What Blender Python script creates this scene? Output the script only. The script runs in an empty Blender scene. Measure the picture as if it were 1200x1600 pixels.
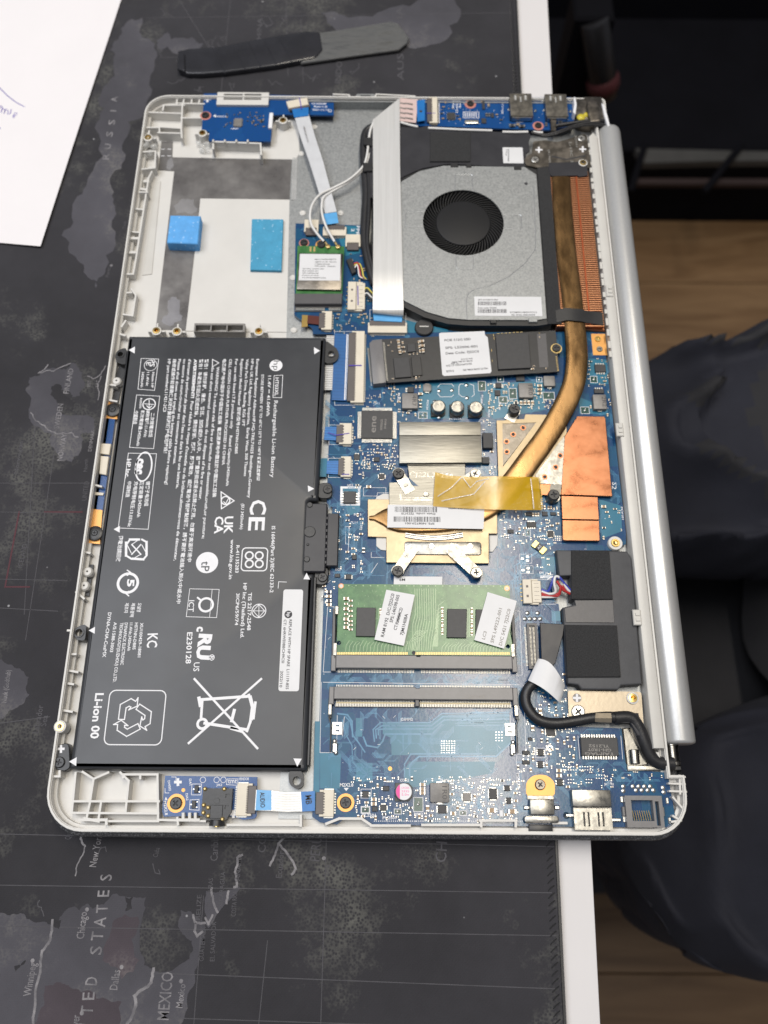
import bpy, math, random
from mathutils import Vector, Matrix
from mathutils.geometry import tessellate_polygon
random.seed(11)
MM = 0.001
scene = bpy.context.scene
COL = scene.collection

# ------------------------------------------------------------ camera, world, lamps, exposure
F_PX = 1300.0
CAM = Vector((125.27, 0.99, 346.6))                 # millimetres, table mat surface is z = 0
ROT = Matrix(((0.9999766, -0.0068416, -0.0001096),
              (0.0063494, 0.9337709, -0.3578150),
              (0.0025504, 0.3578059, 0.9337925)))
cam_data = bpy.data.cameras.new('camera')
cam = bpy.data.objects.new('camera', cam_data)
COL.objects.link(cam)
cam.matrix_world = Matrix.Translation(CAM * MM) @ ROT.to_4x4()
cam_data.sensor_fit = 'VERTICAL'
cam_data.sensor_height = 24.0
cam_data.lens = 24.0 * F_PX / 1600.0
cam_data.clip_start = 0.01
cam_data.clip_end = 30.0
cam_data.dof.use_dof = True
cam_data.dof.focus_distance = 0.33
cam_data.dof.aperture_fstop = 6.5
scene.camera = cam

world = bpy.data.worlds.new('World')
scene.world = world
world.use_nodes = True
bg = world.node_tree.nodes['Background']
bg.inputs['Color'].default_value = (0.80, 0.83, 0.92, 1)
bg.inputs['Strength'].default_value = 0.21

def area_lamp(name, loc, size, size_y, power, color, target=(0, 0, 0), rz=0.0):
    d = bpy.data.lights.new(name, 'AREA')
    d.shape = 'RECTANGLE'; d.size = size; d.size_y = size_y
    d.energy = power; d.color = color
    o = bpy.data.objects.new(name, d)
    COL.objects.link(o)
    o.location = loc
    v = (Vector(target) - Vector(loc)).normalized()
    o.rotation_euler = v.to_track_quat('-Z', 'Y').to_euler()
    return o

area_lamp('ceiling_tube', (0.355, 0.56, 2.0), 0.045, 1.25, 12.0, (1.0, 0.91, 0.77), (0.355, 0.5601, 0.0))
area_lamp('ceiling_tube', (0.435, 0.56, 2.0), 0.045, 1.25, 12.0, (1.0, 0.91, 0.77), (0.435, 0.5601, 0.0))
area_lamp('ceiling_panel', (0.24, 0.10, 2.3), 0.9, 0.7, 2.4, (0.90, 0.95, 1.0), (0.24, 0.1001, 0))
area_lamp('ceiling_panel', (-0.75, 0.35, 1.9), 1.3, 1.3, 30.0, (0.93, 0.95, 1.0), (0.12, 0.18, 0.0))

scene.view_settings.view_transform = 'Standard'
scene.view_settings.look = 'None'
scene.view_settings.exposure = 0.0
scene.view_settings.gamma = 1.0
scene.cycles.max_bounces = 6
scene.cycles.use_denoising = True

# ------------------------------------------------------------ geometry helpers (all in millimetres)
def P(u, v, z=16.0):
    """where the line of sight through photo pixel (u, v) meets the height z"""
    d = ROT @ Vector(((u - 600.0) / F_PX, -(v - 800.0) / F_PX, -1.0))
    t = (z - CAM.z) / d.z
    return (CAM.x + d.x * t, CAM.y + d.y * t)

def PP(pts, z):
    return [P(u, v, z) for u, v in pts]

def rect(u0, v0, u1, v1, z):
    """axis-aligned rectangle in the laptop's frame from opposite corners in the photo"""
    a, b = P(u0, v0, z), P(u1, v1, z)
    x0, x1 = sorted((a[0], b[0])); y0, y1 = sorted((a[1], b[1]))
    return [(x0, y0), (x1, y0), (x1, y1), (x0, y1)]

def area2(p):
    return sum(p[i][0] * p[(i + 1) % len(p)][1] - p[(i + 1) % len(p)][0] * p[i][1] for i in range(len(p)))

def ccw(p):
    p = [tuple(q[:2]) for q in p]
    return p if area2(p) > 0 else p[::-1]

def inset(p, d):
    n = len(p); out = []
    for i in range(n):
        a, b, c = Vector(p[i - 1]), Vector(p[i]), Vector(p[(i + 1) % n])
        e1 = (b - a); e2 = (c - b)
        if e1.length < 1e-9 or e2.length < 1e-9:
            out.append(tuple(b)); continue
        e1.normalize(); e2.normalize()
        n1 = Vector((-e1.y, e1.x)); n2 = Vector((-e2.y, e2.x))
        m = n1 + n2
        if m.length < 1e-6: m = n1
        m.normalize()
        k = d / max(0.35, m.dot(n1))
        out.append((b.x + m.x * k, b.y + m.y * k))
    return out

def circle(cx, cy, r, n=24, a0=0.0, ry=None):
    ry = ry or r
    return [(cx + r * math.cos(a0 + 2 * math.pi * i / n), cy + ry * math.sin(a0 + 2 * math.pi * i / n)) for i in range(n)]

def rrect(x0, y0, x1, y1, r, n=5):
    out = []
    if not isinstance(r, (list, tuple)): r = (r,) * 4
    for (cx, cy, a, rr) in ((x0 + r[0], y0 + r[0], math.pi, r[0]), (x1 - r[1], y0 + r[1], 1.5 * math.pi, r[1]),
                            (x1 - r[2], y1 - r[2], 0, r[2]), (x0 + r[3], y1 - r[3], 0.5 * math.pi, r[3])):
        for i in range(n + 1):
            t = a + 0.5 * math.pi * i / n
            out.append((cx + rr * math.cos(t), cy + rr * math.sin(t)))
    return out

def round_poly(p, r, n=4):
    p = ccw(p); out = []
    for i in range(len(p)):
        a, b, c = Vector(p[i - 1]), Vector(p[i]), Vector(p[(i + 1) % len(p)])
        d1 = (a - b); d2 = (c - b)
        k = min(r, d1.length * .45, d2.length * .45)
        q0 = b + d1.normalized() * k; q2 = b + d2.normalized() * k
        for j in range(n + 1):
            t = j / n
            q = q0 * (1 - t) ** 2 + b * 2 * t * (1 - t) + q2 * t * t
            out.append((q.x, q.y))
    return out

def inside(p, x, y):
    c = False; n = len(p); j = n - 1
    for i in range(n):
        xi, yi = p[i]; xj, yj = p[j]
        if (yi > y) != (yj > y) and x < (xj - xi) * (y - yi) / (yj - yi) + xi: c = not c
        j = i
    return c

class MB:
    def __init__(s): s.v = []; s.f = []; s.m = []; s.mi = 0
    def mat(s, i): s.mi = i; return s
    def face(s, idx): s.f.append(tuple(idx)); s.m.append(s.mi)
    def cap(s, loop, z, idx, up=True):
        s.face(idx if up else idx[::-1])
    def prism(s, p, z0, z1, bev=0.0, seg=1, bottom=True):
        p = ccw(p); n = len(p); rings = [(p, z0)]
        if bev > 0:
            rings.append((p, z1 - bev))
            for k in range(1, seg + 1):
                t = k / seg * math.pi / 2
                rings.append((inset(p, bev * (1 - math.cos(t)) if seg > 1 else bev), z1 - bev + bev * (math.sin(t) if seg > 1 else 1)))
        else:
            rings.append((p, z1))
        base = len(s.v)
        for q, z in rings: s.v += [(x, y, z) for x, y in q]
        for r in range(len(rings) - 1):
            for i in range(n):
                j = (i + 1) % n; a = base + r * n
                s.face((a + i, a + j, a + n + j, a + n + i))
        top = base + (len(rings) - 1) * n
        q = rings[-1][0]
        if n <= 4 or convex(q): s.face(range(top, top + n))
        else:
            for t in tessellate_polygon([[Vector((x, y, 0)) for x, y in q]]):
                t = [top + k for k in t]
                a, b, c = (s.v[k] for k in t)
                if (b[0] - a[0]) * (c[1] - a[1]) - (c[0] - a[0]) * (b[1] - a[1]) < 0: t = t[::-1]
                s.face(t)
        if bottom:
            if n <= 4 or convex(p): s.face(range(base + n - 1, base - 1, -1))
            else:
                for t in tessellate_polygon([[Vector((x, y, 0)) for x, y in p]]):
                    t = [base + k for k in t]
                    a, b, c = (s.v[k] for k in t)
                    if (b[0] - a[0]) * (c[1] - a[1]) - (c[0] - a[0]) * (b[1] - a[1]) > 0: t = t[::-1]
                    s.face(t)
        return s
    def plate(s, p, holes, z0, z1):
        """prism with holes through it"""
        loops = [ccw(p)] + [ccw(h)[::-1] for h in holes]
        flat = [q for l in loops for q in l]
        tris = tessellate_polygon([[Vector((x, y, 0)) for x, y in l] for l in loops])
        b0 = len(s.v); s.v += [(x, y, z0) for x, y in flat]
        b1 = len(s.v); s.v += [(x, y, z1) for x, y in flat]
        for t in tris:
            a, b, c = (flat[k] for k in t)
            if (b[0] - a[0]) * (c[1] - a[1]) - (c[0] - a[0]) * (b[1] - a[1]) < 0: t = t[::-1]
            s.face([b1 + k for k in t]); s.face([b0 + k for k in t[::-1]])
        o = 0
        for l in loops:
            n = len(l)
            for i in range(n):
                j = (i + 1) % n
                s.face((b0 + o + i, b0 + o + j, b1 + o + j, b1 + o + i))
            o += n
        return s
    def box(s, x0, x1, y0, y1, z0, z1, bev=0.0):
        return s.prism([(x0, y0), (x1, y0), (x1, y1), (x0, y1)], z0, z1, bev)
    def cyl(s, cx, cy, r, z0, z1, n=20, bev=0.0, seg=1):
        return s.prism(circle(cx, cy, r, n), z0, z1, bev, seg)
    def ring(s, cx, cy, r0, r1, z0, z1, n=24):
        return s.plate(circle(cx, cy, r1, n), [circle(cx, cy, r0, n)], z0, z1)
    def lathe(s, prof, c, axis=(0, 0, 1), n=20, close=True):
        """profile of (radius, height) turned round an axis through c"""
        ax = Vector(axis).normalized(); u = ax.orthogonal().normalized(); w = ax.cross(u); c = Vector(c)
        b = len(s.v)
        for r, h in prof:
            for i in range(n):
                a = 2 * math.pi * i / n
                s.v.append(tuple(c + ax * h + (u * math.cos(a) + w * math.sin(a)) * r))
        for k in range(len(prof) - 1):
            for i in range(n):
                j = (i + 1) % n
                s.face((b + k * n + i, b + k * n + j, b + (k + 1) * n + j, b + (k + 1) * n + i))
        if close:
            s.face(range(b + n - 1, b - 1, -1)); e = b + (len(prof) - 1) * n
            s.face(range(e, e + n))
        return s
    def sweep(s, path, w, h, n=8, power=2.0, up=None):
        """rounded section (w wide, h high, numbers or lists) swept along a 3-D path"""
        path = [Vector(p) for p in path]; N = len(path)
        ws = w if isinstance(w, (list, tuple)) else [w] * N
        hs = h if isinstance(h, (list, tuple)) else [h] * N
        b = len(s.v); prev = None
        for i in range(N):
            t = (path[min(N - 1, i + 1)] - path[max(0, i - 1)]).normalized()
            U = Vector(up) if up else Vector((0, 0, 1))
            side = t.cross(U)
            if side.length < 0.15: side = prev if prev else t.orthogonal()
            side.normalize(); prev = side
            nrm = side.cross(t).normalized()
            for k in range(n):
                a = 2 * math.pi * (k + .5) / n
                ca, sa = math.cos(a), math.sin(a)
                x = math.copysign(abs(ca) ** (2 / power), ca) * ws[i] / 2
                y = math.copysign(abs(sa) ** (2 / power), sa) * hs[i] / 2
                s.v.append(tuple(path[i] + side * x + nrm * y))
        for i in range(N - 1):
            for k in range(n):
                j = (k + 1) % n
                s.face((b + i * n + k, b + i * n + j, b + (i + 1) * n + j, b + (i + 1) * n + k))
        s.face(range(b + n - 1, b - 1, -1)); e = b + (N - 1) * n; s.face(range(e, e + n))
        return s
    def tube(s, path, r, n=8): return s.sweep(path, 2 * r, 2 * r, n)
    def slab(s, pairs, t):
        """flexible flat sheet: pairs of (left, right) 3-D points, thickness t"""
        b = len(s.v)
        for l, r in pairs:
            s.v += [(l[0], l[1], l[2]), (r[0], r[1], r[2]), (l[0], l[1], l[2] - t), (r[0], r[1], r[2] - t)]
        for i in range(len(pairs) - 1):
            a = b + i * 4; c = a + 4
            s.face((a, a + 1, c + 1, c)); s.face((a + 3, a + 2, c + 2, c + 3))
            s.face((a + 2, a, c, c + 2)); s.face((a + 1, a + 3, c + 3, c + 1))
        s.face((b, b + 2, b + 3, b + 1)); e = b + 4 * (len(pairs) - 1)
        s.face((e, e + 1, e + 3, e + 2))
        return s
    def line(s, pts, w, z, t=0.04, close=False):
        """printed or raised line of width w along 2-D points"""
        pts = [Vector(q[:2]) for q in pts]
        if close: pts = pts + [pts[0]]
        for a, b in zip(pts, pts[1:]):
            s.ln = (getattr(s, 'ln', 0) + 1) % 9          # every stroke a few microns above the last, so that none share a plane
            d = b - a
            if d.length < 1e-6: continue
            d.normalize(); e = d * (w * .5); m = Vector((-d.y, d.x)) * (w * .5)
            q = [a - e - m, b + e - m, b + e + m, a - e + m]
            base = len(s.v)
            s.v += [(k.x, k.y, z + t + s.ln * .003) for k in q]
            s.face((base, base + 1, base + 2, base + 3))
        return s
    def flat(s, p, z):
        p = ccw(p); b = len(s.v); s.v += [(x, y, z) for x, y in p]
        if convex(p): s.face(range(b, b + len(p)))
        else:
            for t in tessellate_polygon([[Vector((x, y, 0)) for x, y in p]]):
                a, c, d = (p[k] for k in t)
                if (c[0] - a[0]) * (d[1] - a[1]) - (d[0] - a[0]) * (c[1] - a[1]) < 0: t = t[::-1]
                s.face([b + k for k in t])
        return s
    def text(s, body, A, B, h, z, bold=0.0):
        """lettering whose baseline runs from A to B (2-D points), capitals h high"""
        tv, tf, w = text_shape(body, bold)
        if not tv: return s
        A = Vector(A[:2]); B = Vector(B[:2]); d = B - A; L = d.length; d.normalize(); nrm = Vector((-d.y, d.x))
        b = len(s.v)
        for x, y in tv:
            q = A + d * (x * L / w) + nrm * (y * h / 0.73)
            s.v.append((q.x, q.y, z))
        for f in tf: s.face([b + k for k in f])
        return s
    def textp(s, body, a, b, h, z, bold=0.0):
        return s.text(body, P(a[0], a[1], z), P(b[0], b[1], z), h, z, bold + (.018 if h < 1.6 and abs(z) > 1 else .008))

def convex(p):
    n = len(p)
    for i in range(n):
        a, b, c = p[i - 2], p[i - 1], p[i]
        if (b[0] - a[0]) * (c[1] - b[1]) - (b[1] - a[1]) * (c[0] - b[0]) < -1e-9: return False
    return True

_tc = {}
def text_shape(body, bold=0.0):
    k = (body, bold)
    if k in _tc: return _tc[k]
    cu = bpy.data.curves.new('lettering', 'FONT')
    cu.body = body; cu.size = 1.0; cu.resolution_u = 2; cu.offset = bold; cu.fill_mode = 'BOTH'
    ob = bpy.data.objects.new('lettering', cu)
    me = bpy.data.meshes.new_from_object(ob)
    tv = [(v.co.x, v.co.y) for v in me.vertices]
    tf = []
    for p in me.polygons:
        vs = list(p.vertices)
        if p.normal.z < 0: vs = vs[::-1]
        tf.append(vs)
    bpy.data.meshes.remove(me); bpy.data.objects.remove(ob); bpy.data.curves.remove(cu)
    w = 1.0
    if tv:
        x0 = min(v[0] for v in tv); w = max(v[0] for v in tv) - x0
        tv = [(x - x0, y) for x, y in tv]
    _tc[k] = (tv, tf, max(w, 1e-3))
    return _tc[k]

WL = {}   # world position of every object, millimetres
def link(o, parent, loc):
    COL.objects.link(o)
    WL[o.name] = loc
    if parent is not None:
        o.parent = parent
        pl = WL[parent.name]
        o.location = ((loc[0] - pl[0]) * MM, (loc[1] - pl[1]) * MM, (loc[2] - pl[2]) * MM)
    else:
        o.location = tuple(c * MM for c in loc)
    return o

def mk(name, mb, mats, parent=None, label=None, cat=None, kind=None, smooth=True, group=None, angle=35):
    xs = [v[0] for v in mb.v]; ys = [v[1] for v in mb.v]; zs = [v[2] for v in mb.v]
    c = ((min(xs) + max(xs)) / 2, (min(ys) + max(ys)) / 2, min(zs))
    me = bpy.data.meshes.new(name)
    me.from_pydata([((x - c[0]) * MM, (y - c[1]) * MM, (z - c[2]) * MM) for x, y, z in mb.v], [], mb.f)
    if not isinstance(mats, (list, tuple)): mats = [mats]
    for m in mats: me.materials.append(m)
    if len(mats) > 1: me.polygons.foreach_set('material_index', mb.m)
    if smooth:
        me.polygons.foreach_set('use_smooth', [True] * len(me.polygons))
        me.set_sharp_from_angle(angle=math.radians(angle))
    me.update()
    o = bpy.data.objects.new(name, me)
    if label: o['label'] = label
    if cat: o['category'] = cat
    if kind: o['kind'] = kind
    if group: o['group'] = group
    return link(o, parent, c)

def root(name, loc, label, cat, group=None):
    o = bpy.data.objects.new(name, None); o.empty_display_size = 0.02
    o['label'] = label; o['category'] = cat
    if group: o['group'] = group
    return link(o, None, loc)

_proto = {}
def piece(name, key, build, mats, parent, x, y, z, rz=0.0, label=None):
    """a small part placed at (x, y, z); alike pieces share one mesh"""
    k = (name, key)
    if k not in _proto:
        mb = MB(); build(mb)
        me = bpy.data.meshes.new(name)
        me.from_pydata([(a * MM, b * MM, c * MM) for a, b, c in mb.v], [], mb.f)
        for m in (mats if isinstance(mats, (list, tuple)) else [mats]): me.materials.append(m)
        me.polygons.foreach_set('material_index', mb.m)
        me.polygons.foreach_set('use_smooth', [True] * len(me.polygons))
        me.set_sharp_from_angle(angle=math.radians(35))
        _proto[k] = me
    o = bpy.data.objects.new(name, _proto[k])
    o.rotation_euler = (0, 0, rz)
    if label: o['label'] = label
    return link(o, parent, (x, y, z))

# ------------------------------------------------------------ materials
def mat(name, col, rough=0.5, metal=0.0, var=0.08, vs=120.0, bump=0.0, bs=900.0, stretch=None, spec=0.5,
        rvar=0.0, col2=None, fac=(0.45, 0.62), sheen=0.0, coat=0.0):
    m = bpy.data.materials.new(name); m.use_nodes = True
    nt = m.node_tree; N = nt.nodes; L = nt.links
    b = N['Principled BSDF']
    b.inputs['Roughness'].default_value = rough
    b.inputs['Metallic'].default_value = metal
    b.inputs['Specular IOR Level'].default_value = spec
    if sheen: b.inputs['Sheen Weight'].default_value = sheen
    if coat: b.inputs['Coat Weight'].default_value = coat
    tc = N.new('ShaderNodeTexCoord'); mp = N.new('ShaderNodeMapping')
    if stretch: mp.inputs['Scale'].default_value = stretch
    L.new(tc.outputs['Object'], mp.inputs['Vector'])
    n1 = N.new('ShaderNodeTexNoise'); n1.inputs['Scale'].default_value = vs; n1.inputs['Detail'].default_value = 6
    n1.inputs['Roughness'].default_value = 0.62
    L.new(mp.outputs[0], n1.inputs['Vector'])
    r = N.new('ShaderNodeValToRGB')
    c2 = col2 or tuple(min(1, c * (1 + var)) for c in col)
    c1 = col if col2 else tuple(c * (1 - var) for c in col)
    r.color_ramp.elements[0].position = fac[0] if col2 else 0.3; r.color_ramp.elements[0].color = (*c1, 1)
    r.color_ramp.elements[1].position = fac[1] if col2 else 0.7; r.color_ramp.elements[1].color = (*c2, 1)
    L.new(n1.outputs['Fac'], r.inputs['Fac']); L.new(r.outputs['Color'], b.inputs['Base Color'])
    if rvar:
        mr = N.new('ShaderNodeMapRange'); mr.inputs['From Min'].default_value = .3; mr.inputs['From Max'].default_value = .7
        mr.inputs['To Min'].default_value = max(0.03, rough - rvar); mr.inputs['To Max'].default_value = min(1, rough + rvar)
        L.new(n1.outputs['Fac'], mr.inputs['Value']); L.new(mr.outputs[0], b.inputs['Roughness'])
    if bump:
        n2 = N.new('ShaderNodeTexNoise'); n2.inputs['Scale'].default_value = bs; n2.inputs['Detail'].default_value = 3
        L.new(mp.outputs[0], n2.inputs['Vector'])
        bp = N.new('ShaderNodeBump'); bp.inputs['Strength'].default_value = bump; bp.inputs['Distance'].default_value = 0.0002
        L.new(n2.outputs['Fac'], bp.inputs['Height']); L.new(bp.outputs[0], b.inputs['Normal'])
    return m

M = {}
M['plastic'] = mat('pale_grey_plastic', (0.615, 0.60, 0.57), 0.42, var=0.05, vs=30, bump=0.15, bs=2500)
M['plastic2'] = mat('shell_edge_plastic', (0.55, 0.535, 0.50), 0.4, var=0.05, vs=60, bump=0.1)
M['deck'] = mat('dark_speckled_deck', (0.06, 0.06, 0.063), 0.5, 0.3, col2=(0.22, 0.22, 0.23), vs=1800, fac=(0.5, 0.62))
M['zinc'] = mat('galvanised_plate', (0.27, 0.28, 0.282), 0.44, 0.6, col2=(0.38, 0.39, 0.39), vs=1100, fac=(0.35, 0.65), bump=0.2, bs=1800, rvar=0.07)
M['emboss'] = mat('highlit_pressed_rib', (0.52, 0.53, 0.53), 0.3, 0.7)  # brighter than the cover plate: highlight put into the rib colour
M['foil'] = mat('grey_foil_tape', (0.17, 0.16, 0.155), 0.36, 0.55, col2=(0.27, 0.26, 0.25), vs=45, fac=(0.35, 0.75), bump=0.35, bs=260, rvar=0.12)
M['silver'] = mat('silver_hinge_cover', (0.60, 0.60, 0.59), 0.36, 0.6, var=0.04, vs=900, bump=0.06, bs=3000)
M['battery'] = mat('battery_wrap', (0.036, 0.038, 0.043), 0.40, 0.0, var=0.14, vs=25, bump=0.35, bs=55, rvar=0.07)
M['black'] = mat('black_plastic', (0.020, 0.020, 0.021), 0.38, var=0.2, vs=200, bump=0.15)
M['film'] = mat('black_mylar', (0.020, 0.020, 0.025), 0.42, var=0.15, vs=80, bump=0.2, bs=150, rvar=0.05)
M['foam_black'] = mat('black_foam', (0.024, 0.024, 0.025), 0.9, var=0.45, vs=1800, bump=0.8, bs=2500)
M['chip'] = mat('chip_resin', (0.036, 0.036, 0.038), 0.5, var=0.14, vs=700, bump=0.12, bs=4000)
M['print'] = mat('white_print', (0.74, 0.74, 0.76), 0.5, var=0.04, vs=300)
M['ink'] = mat('black_ink', (0.03, 0.03, 0.035), 0.6, var=0.1)
M['paper'] = mat('white_label', (0.66, 0.66, 0.67), 0.45, var=0.04, vs=60, bump=0.05)
M['tin'] = mat('tinned_metal', (0.56, 0.55, 0.52), 0.34, 1.0, var=0.15, vs=900, bump=0.15, bs=1200)
M['steel'] = mat('bright_steel', (0.33, 0.32, 0.29), 0.33, 1.0, col2=(0.23, 0.222, 0.205), vs=420, fac=(.4, .75), bump=0.35, bs=260, rvar=0.12)
M['dark_steel'] = mat('dark_steel', (0.15, 0.135, 0.115), 0.36, 1.0, col2=(0.24, 0.215, 0.185), vs=260, bump=0.12, bs=900, rvar=0.06)
M['brushed'] = mat('brushed_shield', (0.31, 0.295, 0.255), 0.46, 1.0, var=0.18, vs=300, stretch=(0.35, 5, 1), bump=0.3, bs=600)
M['goldplate'] = mat('gold_toned_plate', (0.43, 0.345, 0.225), 0.46, 0.85, var=0.10, vs=220, bump=0.15, bs=900, rvar=0.07)
M['brass'] = mat('brass', (0.72, 0.52, 0.20), 0.25, 1.0, var=0.15, vs=500)
M['gold'] = mat('gold_contacts', (0.50, 0.38, 0.17), 0.45, 0.9, var=0.12, vs=800)
M['copper'] = mat('copper_plate', (0.30, 0.118, 0.058), 0.32, 1.0, col2=(0.47, 0.215, 0.115), vs=75, stretch=(1, 1.6, 1), fac=(0.3, 0.72), bump=0.06, bs=700, rvar=0.11)
M['fin'] = mat('copper_fin', (0.85, 0.42, 0.22), 0.34, 0.85, var=0.15, vs=500)
M['pipe'] = mat('tarnished_heat_pipe', (0.20, 0.115, 0.048), 0.29, 0.95, col2=(0.34, 0.205, 0.09), vs=90, stretch=(1.3, 0.5, 1), fac=(0.28, 0.78), bump=0.07, bs=500, rvar=0.10)
M['goldsteel'] = mat('nickel_plate', (0.36, 0.31, 0.24), 0.42, 0.9, var=0.14, vs=200, bump=0.15, bs=600, rvar=.06)
M['pcb'] = None
M['pin'] = mat('grey_pins', (0.38, 0.37, 0.34), 0.4, 1.0, var=0.1)
M['ivory'] = mat('ivory_connector', (0.66, 0.60, 0.49), 0.45, var=0.05, vs=300)
M['brown'] = mat('brown_latch', (0.10, 0.085, 0.08), 0.45, var=0.1)
M['slot'] = mat('grey_socket_plastic', (0.085, 0.082, 0.085), 0.40, var=0.08, vs=400, bump=0.1)
M['slot2'] = mat('lighter_socket_plastic', (0.165, 0.16, 0.162), 0.36, var=0.08, vs=400, bump=0.1)
M['blue'] = mat('blue_stiffener', (0.012, 0.15, 0.44), 0.35, var=0.1, vs=200)
M['blue2'] = mat('light_blue_stiffener', (0.10, 0.36, 0.68), 0.3, var=0.12, vs=200)
M['ffc'] = mat('silver_ribbon_film', (0.58, 0.575, 0.56), 0.33, 0.25, col2=(0.66, 0.655, 0.64), vs=160, stretch=(9, .12, 1), fac=(.35, .65), bump=0.15, bs=120)
M['ffcw'] = mat('white_ribbon_film', (0.60, 0.61, 0.63), 0.32, 0.1, var=0.06, vs=200)
M['ffcp'] = mat('pinkish_ribbon_back', (0.62, 0.47, 0.44), 0.4, 0.0, var=0.06, vs=200)
M['orange'] = mat('bare_copper_pad', (0.72, 0.36, 0.10), 0.38, 0.35, var=0.08, vs=150)
M['bodytan'] = mat('capacitor_tan', (0.36, 0.25, 0.15), 0.5, var=0.1)
M['bodyblk'] = mat('resistor_black', (0.035, 0.035, 0.04), 0.45, var=0.1)
M['inductor'] = mat('inductor_grey', (0.20, 0.19, 0.18), 0.5, 0.3, var=0.12, vs=600, bump=0.2)
M['wire_white'] = mat('white_wire', (0.72, 0.71, 0.69), 0.35, var=0.04)
M['wire_black'] = mat('black_cable_sleeve', (0.016, 0.016, 0.018), 0.42, var=0.3, vs=500, bump=0.4, bs=2500)
M['wire_red'] = mat('red_wire', (0.42, 0.03, 0.03), 0.35)
M['wire_blue'] = mat('blue_wire', (0.05, 0.07, 0.40), 0.35)
M['wire_yellow'] = mat('yellow_wire', (0.65, 0.55, 0.08), 0.35)
M['green_pcb'] = mat('green_solder_mask', (0.025, 0.125, 0.032), 0.28, col2=(0.06, 0.19, 0.055), vs=260, fac=(0.4, 0.6), bump=0.1, spec=0.55)
M['green_trace'] = mat('green_trace', (0.26, 0.40, 0.20), 0.3, var=0.1, spec=0.7)
M['pcb_trace'] = mat('blue_trace', (0.055, 0.20, 0.34), 0.25, var=0.25, vs=150, spec=0.5)
M['hub'] = mat('matt_black_hub', (0.011, 0.011, 0.012), 0.5, spec=.3, bump=.1)
M['pcb_teal'] = mat('teal_copper_pour', (0.020, 0.150, 0.235), 0.26, var=0.12, vs=100, spec=0.45)
M['pcb_edge'] = mat('board_edge', (0.20, 0.22, 0.14), 0.6)
M['shell_blue'] = mat('slate_blue_board', (0.022, 0.045, 0.10), 0.3, var=0.1)
M['purple'] = mat('purple_pen_mark', (0.05, 0.02, 0.33), 0.5)
M['red_ring'] = mat('pink_ring', (0.50, 0.20, 0.16), 0.4)
M['magenta'] = mat('magenta_print', (0.75, 0.04, 0.30), 0.4)

def pcb_material(name, a, b, scale):
    m = bpy.data.materials.new(name); m.use_nodes = True
    nt = m.node_tree; N = nt.nodes; L = nt.links; bs = N['Principled BSDF']
    bs.inputs['Roughness'].default_value = 0.2; bs.inputs['Specular IOR Level'].default_value = 0.42
    tc = N.new('ShaderNodeTexCoord')
    v = N.new('ShaderNodeTexVoronoi'); v.distance = 'CHEBYCHEV'; v.inputs['Scale'].default_value = scale
    L.new(tc.outputs['Object'], v.inputs['Vector'])
    sep = N.new('ShaderNodeSeparateColor'); L.new(v.outputs['Color'], sep.inputs[0])
    r = N.new('ShaderNodeValToRGB'); r.color_ramp.interpolation = 'CONSTANT'
    r.color_ramp.elements[0].color = (*a, 1); r.color_ramp.elements[1].position = 0.62; r.color_ramp.elements[1].color = (*b, 1)
    L.new(sep.outputs[0], r.inputs['Fac'])
    n = N.new('ShaderNodeTexNoise'); n.inputs['Scale'].default_value = 1500; n.inputs['Detail'].default_value = 2
    L.new(tc.outputs['Object'], n.inputs['Vector'])
    mx = N.new('ShaderNodeMix'); mx.data_type = 'RGBA'; mx.blend_type = 'MULTIPLY'; mx.inputs[0].default_value = 0.35
    L.new(r.outputs['Color'], mx.inputs[6]); L.new(n.outputs['Color'], mx.inputs[7]); L.new(mx.outputs[2], bs.inputs['Base Color'])
    v2 = N.new('ShaderNodeTexVoronoi'); v2.distance = 'MANHATTAN'; v2.inputs['Scale'].default_value = scale * 5
    L.new(tc.outputs['Object'], v2.inputs['Vector'])
    ad = N.new('ShaderNodeMath'); ad.operation = 'ADD'
    L.new(v2.outputs['Distance'], ad.inputs[0]); L.new(sep.outputs[0], ad.inputs[1])
    bp = N.new('ShaderNodeBump'); bp.inputs['Strength'].default_value = 0.06; bp.inputs['Distance'].default_value = 0.0001
    L.new(ad.outputs[0], bp.inputs['Height']); L.new(bp.outputs[0], bs.inputs['Normal'])
    return m
M['pcb'] = pcb_material('blue_solder_mask', (0.016, 0.070, 0.180), (0.018, 0.096, 0.195), 170)
M['pcb_b'] = pcb_material('royal_blue_solder_mask', (0.008, 0.070, 0.25), (0.010, 0.080, 0.27), 120)

def foam_material(name, col):
    m = mat(name, col, 0.75, var=0.10, vs=250, bump=0.8, bs=1400)
    N = m.node_tree.nodes; L = m.node_tree.links; b = N['Principled BSDF']
    tc = N.new('ShaderNodeTexCoord'); v = N.new('ShaderNodeTexVoronoi'); v.inputs['Scale'].default_value = 420
    L.new(tc.outputs['Object'], v.inputs['Vector'])
    r = N.new('ShaderNodeValToRGB'); r.color_ramp.elements[0].color = (1, 1, 1, 1); r.color_ramp.elements[1].color = (0, 0, 0, 1)
    r.color_ramp.elements[0].position = 0.10; r.color_ramp.elements[1].position = 0.2
    L.new(v.outputs['Distance'], r.inputs['Fac'])
    mx = N.new('ShaderNodeMix'); mx.data_type = 'RGBA'; mx.blend_type = 'SCREEN'
    L.new(r.outputs['Color'], mx.inputs[0])
    src = b.inputs['Base Color'].links[0].from_socket
    L.new(src, mx.inputs[6]); mx.inputs[7].default_value = (0.25, 0.3, 0.35, 1)
    L.new(mx.outputs[2], b.inputs['Base Color'])
    return m
M['foam1'] = foam_material('sky_blue_foam', (0.10, 0.35, 0.72))
M['foam2'] = foam_material('cyan_blue_foam', (0.055, 0.29, 0.47))

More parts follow.
